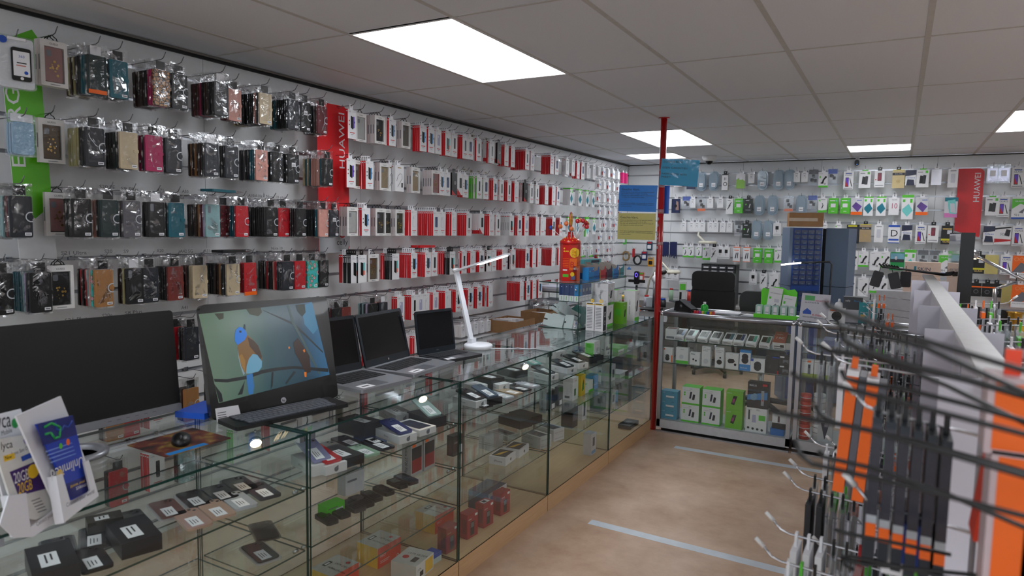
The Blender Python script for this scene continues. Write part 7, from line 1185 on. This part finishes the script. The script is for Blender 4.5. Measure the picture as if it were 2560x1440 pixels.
# webcam-like lamp (black with violet light), magnifier lamps
r = empty('phone_holder', (-2.40,6.95,dz), 'black phone gadget with glowing violet ring on a stand', 'phone holder'); G().tube([(0,0,0),(0,0,.3)],.012,BLACK,8).build('stand', r); G().slab(.05,.14,-.02,.02,.015,BLACK,'y',(0,.38)).build('body', r); G().disc((.0,-.0205,.41),.014,(1,0,0),(0,0,1.6),M('violet_led',(90,70,255),.4,emit=(90,70,255),es=4),16,.011).build('light_ring', r); G().box((-.09,-.01,.33),(.09,.01,.36),BLACK).build('clamp', r)
wl2 = M('lamp_cream', (216,212,196), .4, noise=.03)
for x, y, z, pts, hd, lb in ((-2.62,7.9,dz,[(0,0,0),(.05,0,.3),(.22,-.1,.52),(.35,-.2,.42)],(.36,-.21,.40),'cream magnifier lamp arching over the side desk'),(-2.30,8.75,1.50,[(0,.38,.25),(.02,.2,.1),(.16,0,.02)],(.2,-.02,.0),'white wall magnifier lamp right of the pole')):
    r = empty('magnifier_lamp', (x,y,z), lb, 'magnifier lamp'); G().tube(pts,.013,wl2,8).build('arm', r); G().lathe([(.11,0),(.115,.012),(.11,.03),(.08,.034),(.075,.01)],hd,wl2,28).build('lamp_ring', r); G().cyl((hd[0],hd[1],hd[2]+.012),(hd[0],hd[1],hd[2]+.018),.076,ACRY,24).build('lens', r)
# assorted tools on hooks and desk left of the pole
tools = [(1560,600,'green cable ties bundle',(90,190,80)),(1566,640,'ring of beige cable',(150,120,80)),(1585,632,'red screwdriver handle pack',(190,30,40)),(1595,650,'black rubber strap loop',(24,24,26)),(1612,640,'dark blue circuit pack',(24,40,90)),(1574,668,'blue suction cup tool',(30,110,180)),(1604,692,'red and white plug pack',(206,80,70)),(1628,655,'yellow and orange plug pack',(226,160,40)),(1625,615,'blue-green circuit board pack',(26,60,80)),(1480,640,'white and green slim boxes',(200,210,200)),(1500,650,'red and black tool card',(170,30,40)),(1520,655,'white tool card',(200,200,200)),(1540,650,'grey tool card',(140,140,146)),(1450,650,'pale pack with pen shapes',(206,206,210)),(1465,668,'maroon pack',(110,40,44)),(1515,690,'light blue wipes pack',(120,170,200)),(1535,700,'white parcel pack',(206,204,200)),(1490,690,'orange-edged pack',(206,140,90))]
for k, (u, v, nm, c) in enumerate(tools):
    y = 7.4 if u < 1500 else (8.2 if u < 1560 else 8.9)
    if y < 8.8: z = atX(u, v, XL+.16).z; yy = y_on_left(u, XL+.16, z); pos = (XL+.10, yy, z); rz = 0
    else: p = atY(u, v, YB-.10); pos = (p.x, p.y, p.z); rz = -PI/2
    m = M('tool_%d'%k, c, .4, noise=.1); g = G()
    if 'ring' in nm or 'loop' in nm: g.tube([(.02,.05*math.cos(2*PI*i/16),.06*math.sin(2*PI*i/16)) for i in range(17)],.014,m,6)
    elif 'suction' in nm: g.lathe([(.03,0),(.035,.004),(.012,.02),(.008,.04)],(0.02,0,-.03),m,16)
    elif 'screwdriver' in nm: g.slab(.03,.12,0,.03,.01,m,'x'); g.tube([(.03,0,-.06),(.03,0,-.11)],.004,BLACK,6)
    else: g.slab(.075,.12,0,.03,.008,m,'x'); g.slab(.05,.05,.03,.034,.006,BLACK if k%2 else STICK,'x',(0,-.01)); g.slab(.06,.02,.03,.0312,.002,[REDI,BLUE,GREEN,GREYI][k%4],'x',(0,.045))
    o = g.build('hanging_tool', loc=pos, rot=(0,0,rz), label=f'{nm} hanging in the repair corner left of the pole', cat='tool')
    G().tube([(-.10 if rz == 0 else -.10,0,.065),(.05,0,.065),(.065,0,.085)],.0025,CHROME,5).build('hook_wire', o)
    G().box((.008,-.006,.05),(.011,.006,.078),STICK).build('hang_tab', o)
# brush / bristle strips right of the pole
for k, (u0, u1) in enumerate(((1655,1672),(1676,1692))):
    p0, p1 = atY(u0, 612, YB-.14), atY(u1, 612, YB-.14); g = G(); R_ = random.Random(k)
    for i in range(14): x = p0.x+(p1.x-p0.x)*i/13; g.box((x-.004-p0.x,-.008,-.20+R_.uniform(-.02,.04)),(x+.003-p0.x,.008,0),M('navy_fringe',(24,34,84),.5,noise=.1))
    g.tube([(.02,-.0,.0),(.02,.14,.0)],.003,CHROME,5); g.build('navy_sleeves', loc=(p0.x,p0.y,p0.z+.04), label=f"{['left','right'][k]} bundle of navy sleeves hanging right of the pole", cat='sleeves')
# tool arms on desk: crocodile helper, bottles and little jars
for k, (x, y, h, r_, c, lb) in enumerate(((-2.55,6.6,.10,.025,(40,80,170),'blue bottle on the side desk'),(-2.45,6.75,.12,.022,(220,220,220),'white flux bottle on the side desk'),(-2.62,6.9,.09,.03,(190,60,40),'red solder jar on the side desk'),(-2.5,7.6,.12,.03,(200,200,210),'tall white bottle on the side desk'),(-2.35,7.75,.08,.035,(60,60,64),'dark pot on the side desk'),(-2.1,8.66,.12,.025,(30,60,120),'navy bottle on the rear desk'),(-2.2,8.7,.10,.03,(60,140,70),'small green plant pot on the rear desk'),(-2.28,8.62,.14,.022,(200,60,50),'red-capped bottle on the rear desk'))):
    cylr('small_bottle', (x,y,dz if y < 8.3 else dz2), r_, h, M('bottle_%d'%k,c,.35), lb, 'bottle', [REDI,BLUE,STICK][k%3], .02)
for k, (x, y, a, c, lb) in enumerate(((-2.45,7.1,.4,(220,90,40),'orange handled tool on the side desk'),(-2.55,7.3,1.2,(200,40,40),'red handled pliers on the side desk'),(-2.1,8.55,.2,(190,30,36),'red pen on the rear desk'),(-2.3,8.56,-.4,(40,60,140),'blue screwdriver on the rear desk'),(-2.6,7.55,-.3,(220,120,50),'orange cable plug on the side desk'))):
    o = G().tube([(-.05,0,.012),(.02,0,.014),(.05,0,.012)],[.009,.012,.008],M('handle_%d'%k,c,.4),8).build('hand_tool', loc=(x,y,dz if y < 8.3 else dz2), rot=(0,0,a), label=lb, cat='tool'); G().tube([(.05,0,.012),(.13,0,.010)],.0035,CHROME,6).build('metal_tip', o)
# orange desk object, paper shelf behind the tin
r = empty('paper_rack', (-2.90,6.95,0), 'grey rack with stacked papers behind the lollipop tin', 'rack') if False else None
# paper rack standing on low cabinet
r = empty('paper_rack', (-3.08,6.45,.7225), 'wire rack with stacks of white paper on the low cabinet end', 'rack')
for z in (.0,.14,.28): G().box((-.2,-.2,z),(.2,.18,z+.008),DGREY).build('tier', r)
for x in (-.19,.19):
    for y in (-.19,.17): G().cyl((x,y,0),(x,y,.36),.006,CHROME,8).build('upright', r)
for k, z in enumerate((.0085,.1485,.2885)): g = G(); [g.cbox((.004*math.sin(i*2.1),.005*math.cos(i*1.7),.006+.012*i),(.32,.30,.010),[STICK,M('paper_pale',(200,204,220),.6)][i%2]) for i in range(4)]; g.build('paper_stack', loc=(-3.08,6.44,.7225+z), label=f"ragged stack of white papers on the {['lowest','middle','top'][k]} tier of the rack", cat='paper stack')
# stylus lamp bar in front of drawer tower
r = empty('floor_lamp', (-.55,6.9,.0), 'thin dark lamp frame with a lit bar before the drawer tower', 'lamp'); p = atY(2080,655,6.9); q = atY(2003,657,6.9); q0 = atY(1953,662,6.9); o = Vector((-.55,6.9,0))
dm = M('dark_lamp_metal',(60,62,64),.35,.5); G().tube([(p.x+.55-.02,0,0.01),(p.x+.55,0,p.z-.02),(p.x+.55-.02,0,p.z),(q.x+.55,0,q.z)],.008,dm,8).build('frame', r); G().tube([(q.x+.55,0,q.z),(q0.x+.55,0,q0.z)],.007,M('lit_bar',(255,250,240),.4,noise=0,emit=(255,246,230),es=6),8).build('light_bar', r); G().cyl((p.x+.53,0,0),(p.x+.53,0,.02),.09,dm,20).build('foot', r)
# ================================================================ accessory gondola on the right, black wire display in front
gw = M('gondola_white', (206,204,212), .45, noise=.02)
GX0, GX1, GT = .148, .198, 1.40
r = empty('gondola_shelving', (.173,3.35,0), 'long white double-sided gondola with slim product hooks, right of the aisle', 'gondola')
g = G(); g.box((-.02,-1.9,.12),(.02,1.75,GT-.012),gw); g.build('spine_panel', r)
G().box((-.03,-1.95,GT-.012),(.03,1.8,GT),M('gondola_cap',(214,214,214),.35)).build('top_cap', r); G().box((-.34,-1.95,0),(.34,1.8,.12),gw).build('base_plinth', r)
card = M('divider_white', (208,206,218), .4, noise=.02)
for k, (y, zb_) in enumerate(((1.45,.72),(2.156,.8),(2.86,.9),(3.65,.98),(4.46,1.02))):
    x0 = .075 if k else .078
    for s, (a, b) in enumerate(((x0-.173,-.0305),(.0305,.252-.173))): G().box((a,y-3.35-.002,zb_),(b,y-3.35+.002,GT-.001),card).build('divider_card', r)
# slim packs seen on edge
def t_slim(k):
    key = ('slim', k)
    if key in TPL: return TPL[key]
    w, h, t = .078, .165, .014
    spec = {'c':('clear sleeve pack with black loop',BLACK,None),'o':('clear sleeve pack with orange tab',ORNG,ORNG),'g':('clear sleeve pack with lime tab',GREEN,GREEN),'w':('white backed sleeve pack',STICK,STICK),'k':('dark sleeve pack',BLACK,DGREY),'r':('clear sleeve pack with red tab',REDI,REDI)}[k]
    z1 = -.02; z0 = z1-h; g = G(); g.box((-t/2,-w/2,z0),(t/2,w/2,z1), ACRY if k in 'cogr' else spec[2])
    i = G(); i.box((-.003,-w/2+.006,z0+.008),(.003,w/2-.006,z1-.03), DGREY if k in 'ck' else M('pack_insert',(176,176,182),.4,noise=.1)); 
    if spec[2] and k in 'ogr': i.box((-t/2-.0006,-w/2-.0006,z1-.05),(t/2+.0006,w/2+.0006,z1-.022), spec[2])
    tb = G(); tb.box((-.003,-.008,z1-.006),(.003,.008,-.006),spec[1]).box((-.003,-.008,-.006),(.003,-.0035,.008),spec[1]).box((-.003,.0035,-.006),(.003,.008,.008),spec[1]).box((-.003,-.008,.008),(.003,.008,.012),spec[1])
    TPL[key] = dict(name='sleeve_pack', root=g.mesh('sleeve_pack'), parts=[('insert', i.mesh('insert'), None), ('hang_tab', tb.mesh('hang_tab'), None)], keep=('hang_tab','insert'), t=.018, w=w, desc=spec[0]); return TPL[key]
gh = 0
def ghook(tipx, y, z, side, kinds, lb, gap=.022, rootx=None, big=1):
    """side -1: hook on the aisle face pointing to -x; packs from the tip inwards"""
    global gh; gh += 1
    root = .152 if side < 0 else .194; L = abs(root-tipx); a = G(); s = side
    a.tube([(0,0,-.02),(s*L*.5,0,-.008),(s*(L-.02),0,0),(s*(L+.0),0,.006),(s*(L+.02),0,.028)],.0028,CHROME,6)
    r = a.build('product_hook', loc=(root,y,z), label=f'chrome gondola hook, {lb}', cat='display hook'); G().box((-.012,-.014,-.045),(.0,.014,.006),CHROME).build('back_clip', r) if s > 0 else G().box((.0,-.014,-.045),(-.004+.008,.014,.006),CHROME).build('back_clip', r)
    G().cyl((s*(L+.016),0,.024),(s*(L+.034),0,.040),.0048,M('plastic_tip',(226,226,226),.3),8).build('rubber_tip', r)
    x = tipx-s*.035
    cn = {}
    for k in kinds: cn[k] = cn.get(k,0)+1
    for k in kinds:
        t = t_slim(k); d = abs(x-root); zz_ = z-.02*(d < L*.5)-.004
        if d < .02: break
        inst(t, (x,y,zz_), (0,0,rnd.uniform(-.06,.06)), f"{t['desc']}, gondola hook {lb}", 'sleeve pack', group=(f"{t['desc']}, gondola hook {lb}" if cn[k] > 1 else None), scale=(1,1,big)); x -= s*gap
tips = [(2161,738,'cwoo','farthest, top level'),(2172,767,'','bare, far top level'),(2181,784,'kcoo','far group, upper tier'),(2172,800,'occor','far group, second tier'),(2075,812,'ccccckccccccc','with the long black-loop row'),(2168,826,'cc','short one below the black-loop row'),(2067,831,'cccckcc','behind the knob wire, middle tier'),(2107,870,'ccwgggrrr','above lime and red tabs'),(2160,866,'ccc','short one beside the lime tabs'),
 (2020,882,'ccwo','longest, pointing at the showcase'),(2038,1112,'wcwc','lower tier above the tape strip'),(2004,1188,'ccggo','lower tier with lime squares'),(1991,1222,'kkcccc','lower tier with dark green packs'),(2041,1284,'ccc','single bright rod, lower tier'),(1951,1330,'wwwccr','near the floor with three lime clips'),(1928,1398,'wgc','lowest at the frame bottom')]
for u, v, kinds, lb in tips:
    d = ray(u, v); tx = -.20 if d.x < -.03 else -.12
    if d.x > -.012: tx = -.05
    p = atX(u, v, tx); y = min(p.y, 4.95); z = CAMH+d.z/d.y*y
    if y < p.y: tx = d.x/d.y*y
    if z < .16: continue
    ghook(tx, y, z, -1, kinds, lb, gap=.026)
# second tiers hidden between: fill aisle face
R9 = random.Random(9)
for j, y in enumerate((1.62,1.80,1.98,2.36,2.6,2.75,3.1,3.35,3.9,4.15)):
    for i, z in enumerate((1.14,.86,.56,.34)):
        if (i+j)%4 == 3: continue
        ghook(-.06-.05*((i*j)%3), y, z, -1, ''.join(R9.choice('ccckwogk') for _ in range(4+(i+j)%4)), f"{['upper','second','third','lowest'][i]} aisle tier, {ORD[j+1]} from near end", gap=.03)
for j, (y, z) in enumerate(((2.0,1.30),(2.4,1.30),(2.7,1.32),(3.0,1.34),(3.3,1.33),(3.9,1.34),(2.2,1.05),(2.6,1.05),(3.1,1.08),(1.7,1.25))):
    ghook(.46, y, z, 1, ''.join(R9.choice('cccoggkw') for _ in range(7)), f"beyond the spine, {ORD[j+1]} from near end", gap=.03)
# larger packs close by
for k, (u, v, lb) in enumerate(((2137,905,'left'),(2186,925,'right'))):
    y = 1.62; p = atY(u, v, y); r = G().box((-.011,-.04,-.265),(.011,.04,0),M('pack_smoke',(92,94,104),.3,noise=.05),{'-y':ORNG,'+x':M('pack_smoke'),'-x':M('pack_smoke'),'+y':ORNG,'+z':STICK,'-z':STICK}).build('tall_orange_box', loc=(p.x,y,p.z-.012), rot=(0,.06,0), label=f"tall narrow box with orange edge hanging from a chrome hook, {lb} of the two", cat='accessory box')
    G().box((-.006,-.01,0),(.006,.01,.022),ORNG).box((-.0115,-.0405,-.012),(.0115,.0405,-.0),STICK).build('hang_tab', r); G().box((.0125,-.038,-.25),(.026,.038,-.01),M('pack_smoke')).build('grey_side_sleeve', r)
ghook(-.10, 1.62, atY(2137,905,1.62).z-.004, -1, '', 'carrying the two tall orange-edged boxes')
ghook(-.03, 1.18, atY(2190,1048,1.18).z+.012, -1, '', 'carrying the row of dark striped boxes')
db = M('box_dark_navy', (22,34,46), .35, noise=.05); sm = M('pack_smoked_window', (56,58,68), .2, noise=.2, nscale=50)
for k in range(6):
    y = 1.15; x = -.012+.0175*k; z1_ = 1.405-.004*k
    r = G().box((-.0066,-.04,-.235),(.0066,.04,-.02),db).build('striped_accessory_box', loc=(x,y,z1_), label='slim dark box with white and orange band, in the hanging row of six', cat='accessory box', group='striped dark boxes in the hanging row')
    G().box((-.0068,-.0404,-.165),(.0068,-.0401,-.03),sm).box((-.0068,-.0404,-.178),(.0068,-.0401,-.166),M('band_white',(170,178,186),.4)).box((-.0068,-.0404,-.2),(.0068,-.0401,-.1785),ORNG).build('front_print', r); G().box((-.0035,-.006,-.02),(.0035,.006,.008),BLACK).build('hang_tab', r)
for k, (u, v, w, h, c, lb) in enumerate(((2522,1030,.050,.09,ORNG,'orange fronted box on the near wire, upper'),(2512,1320,.044,.20,ORNG,'long orange fronted box on the near wires'),(2590,1390,.05,.14,ORNG,'orange box at the lower right frame corner'))):
    y = .98; p = atY(u, v, y); r = G().box((-w/2,-.03,-h/2),(w/2,.03,h/2),M('box_pale_edge',(196,176,180),.4)).box((-w/2+.007,-.0306,-h/2+.006),(w/2-.003,-.0302,h/2-.006),c).build('orange_fronted_box', loc=(p.x,y,p.z), label=lb, cat='accessory box')
    G().box((-.008,-.003,h/2),(.008,.003,h/2+.03),M('tab_red_orange',(240,70,30),.4)).build('hang_tab', r)
p = atY(2470,1130,1.05); G().prism([(-.012,-.11),(.004,-.11),(.012,.07),(.008,.09)],-.03,.03,M('box_orange_red',(220,60,20),.4),'y').build('orange_pouch', loc=p, label='narrow orange-red pouch behind the long orange box', cat='pouch')
for k, (u, v, c) in enumerate(((2280,1345,BLUE),(2232,1375,STICK),(2290,1400,GREEN),(2320,1385,M('deep_green_black',(34,42,38),.4)))):
    p = atY(u, v, 1.15); G().box((-.014,-.03,-.03),(.014,.03,.03),c).build('small_pack', loc=(p.x,1.15+.01*k,p.z), label=f"small {['blue','white','lime','dark green'][k]} pack low among the near gondola hooks", cat='accessory pack')
ghook(-.02, 1.15, atY(2280,1345,1.15).z+.04, -1, '', 'carrying the small coloured packs')
# lilac paper cards hanging lower right
p = atY(2400,1000,1.3)
# black wire display in the foreground
bw = M('black_wire', (11,12,15), .35, noise=0); r = empty('wire_display', (.42,.85,0), 'black wire hook display rack close to the camera, out of focus', 'display rack')
G().box((-.02,-.25,0),(.02,-.21,1.62),bw).build('post', r); G().box((-.02,.21,0),(.02,.25,1.62),bw).build('post', r); G().box((-.25,-.26,0),(.15,.26,.03),bw).build('foot', r)
W = [((2062,752),(2072,766),(2245,832),(2560,926)),((2093,800),(2100,816),(2195,838),(2310,867),(2560,980)),((2104,828),(2112,850),(2170,880),(2295,920),(2420,950),(2560,990)),((2050,866),(2075,878),(2195,895),(2370,965),(2560,1057)),((1978,930),(1992,944),(2070,960),(2220,997),(2560,1085)),
     ((2103,925),(2112,945),(2145,955),(2270,975),(2420,1012),(2560,1052)),((1922,1024),(1940,1032),(2020,1047),(2170,1075),(2560,1190)),((2038,1012),(2050,1035),(2087,1057),(2281,1101),(2560,1179)),((1988,1100),(2000,1135),(2030,1160),(2087,1173),(2281,1218),(2560,1290)),((2045,1128),(2060,1142),(2170,1168),(2365,1234),(2560,1318)),
     ((2103,1393),(2120,1402),(2165,1410),(2560,1450)),((2085,1322),(2100,1330),(2240,1358),(2378,1387)),((2560,1490),(2240,1415),(2130,1392),(2103,1393),(2112,1412),(2135,1425))]
for k, pts in enumerate(W):
    y = (.70,.74,.80,.86,.72,.82,.74,.9,.76,.84,1.0,1.05,1.0)[k]; P3 = [atY(u, v, y) for u, v in pts]
    if k != 11 and k != 12: d = (P3[-1]-P3[-2]); d = d*((.42-P3[-1].x)/d.x); P3.append(P3[-1]+d)
    if k == 12: P3.insert(0, P3[0]+Vector((.2,0,-.02)))
    g = G(); g.tube([(p.x-.42,p.y-.85,p.z) for p in P3], .0028 if k not in (2,) else .0036, bw, 8); g.build('hook_prong', r)
# ---------------------------------------------------------------- black tower display and things at the far right
r = empty('black_display_tower', (.325,4.86,0), 'tall black display tower with brown reflection painted on its side rising behind the gondola', 'display tower')
G().box((-.032,-.44,.1205),(.030,.54,1.670),BLACK).build('tower_body', r); G().box((-.035,-.42,.75),(-.0322,.52,1.663),M('painted_reflection_brown',(104,92,84),.12,noise=.12,nscale=5,coat=.6)).build('side_panel', r)  # brown-grey sheet paints a reflection onto the glossy black side
for k in range(7):
    z = 1.462-.006*k; y = -.30+.11*k; L_ = .40-.015*k
    G().tube([(-.045,y,z-.01),(-.06,y,z-.03),(-L_,y,z),(-L_-.02,y,z+.02)],.006,BLACK,6).build('hook_arm', r)
for k, (dx, dy) in enumerate(((-.30,-.3),(-.24,-.1),(-.40,-.2))): G().slab(.06,.10,-.012,.012,.01,M('charcoal_pouch',(42,42,46),.5),'y').tube([(0,0,.05),(0,0,.085)],.002,BLACK,5).build('black_pouch', loc=(.29+dx,5.12+dy,1.37), rot=(0,.25*(k-1),0), label=f"black pouch hanging under the tower hooks, {['right','middle','left'][k]}", cat='pouch')
P_ = [atY(u, v, 6.5) for u, v in ((2262,652),(2352,658),(2351,690),(2262,688))]; w_ = (P_[1]-P_[0]).length; h_ = .17
carton('film_box', ((P_[0].x+P_[1].x)/2, 6.5, 1.19), (w_,.12,.245), 0, M('box_peach_white',(232,206,190),.45), 'pale box with dark lettering above the black hook arms', 'box', prints={'-y':[('T','SKIN',.36,.72,.16,NAVY,.36),(.27,.70,.33,.86,TEAL),(.0,.55,1,.555,M('dull_gold_print',(176,150,96),.3))]})
r = empty('side_table', (.75,6.8,0), 'white side counter at the far right carrying the lamp and ornament', 'counter'); G().box((-1.0,-.45,.85),(1.0,.45,.89),dk).build('worktop', r); G().box((-.98,-.42,0),(.98,.43,.85),wc).build('body', r)
G().box((-.14,-.09,0),(.14,.09,.30),M('grey_white_card')).build('device_box', loc=(.0,6.5,.8905), label='grey box underneath the pale lettered box', cat='box')
# chrome arm lamp
o = Vector((.62,6.5,.89)); A = [atY(u, v, 6.5)-o for u, v in ((2487,800),(2487,722),(2541,706),(2541,682),(2440,640))]; A[0].z = 0; A2 = atY(2640,740,6.5)-o
r = empty('arm_lamp', o, 'chrome jointed arm lamp with small round head at the far right', 'desk lamp'); G().tube([tuple(A[0]),tuple(A[1])],.016,CHROME,12).build('post', r); G().tube([tuple(A[1]),tuple(A[2]),tuple(A[3])],.01,CHROME,10).build('elbow', r); G().tube([tuple(A2),tuple(A[4])],.013,CHROME,10).build('long_arm', r)
G().lathe([(.035,-.02),(.055,0),(.05,.03),(.03,.05)],tuple(A[4]+Vector((-.03,0,0))),CHROME,20).build('lamp_head', r); G().cyl(tuple(A[4]+Vector((-.03,0,-.026))),tuple(A[4]+Vector((-.03,0,-.021))),.034,M('warm_bulb_lit',(255,220,170),.4,noise=0,emit=(255,210,150),es=5),16).build('bulb', r)
G().cyl((A[0].x,0,0),(A[0].x,0,.015),.07,CHROME,20).build('base', r)
# black laptop-like device, gold ornament, chair back
G().prism([(-.16,0),(.18,0),(.18,.17),(-.16,.20)],-.01,.01,BLACK,'y').build('black_screen', loc=(.70,6.62,.8905), label='small black screen standing behind the chrome lamp post', cat='screen')
G().prism([(.22*math.cos(ang(a)), .10*math.sin(ang(a))) for a in range(0,181,15)],-.02,.02,BLACK,'y').build('chair_top', loc=(.60,7.35,1.03), label='curved black chair top behind the dark screen', cat='chair') if False else None
gm = M('gold_metal', (190,146,60), .25, .8, noise=.1, nscale=60, bump=.4)
r = G().lathe([(.03,0),(.034,.01),(.012,.04),(.012,.07),(.03,.09),(.045,.13),(.055,.18),(.06,.19)],(0,0,0),gm,8).build('gold_cup', loc=(atY(2540,835,6.3).x,6.42,.8905), label='golden fluted cup ornament at the right frame edge', cat='ornament'); g = G(); [g.tube([(.02*math.cos(a),.02*math.sin(a),.03),(.03*math.cos(a),.03*math.sin(a),.09)],.003,gm,5) for a in (0,1.57,3.14,4.7)]; g.build('stem_ribs', r)
G().box((-.05,-.03,0),(.05,.03,.09),M('box_yellow')).build('yellow_box', loc=(atY(2556,850,6.25).x+.03,6.40,.8905), label='small yellow box cut by the right frame edge', cat='box')
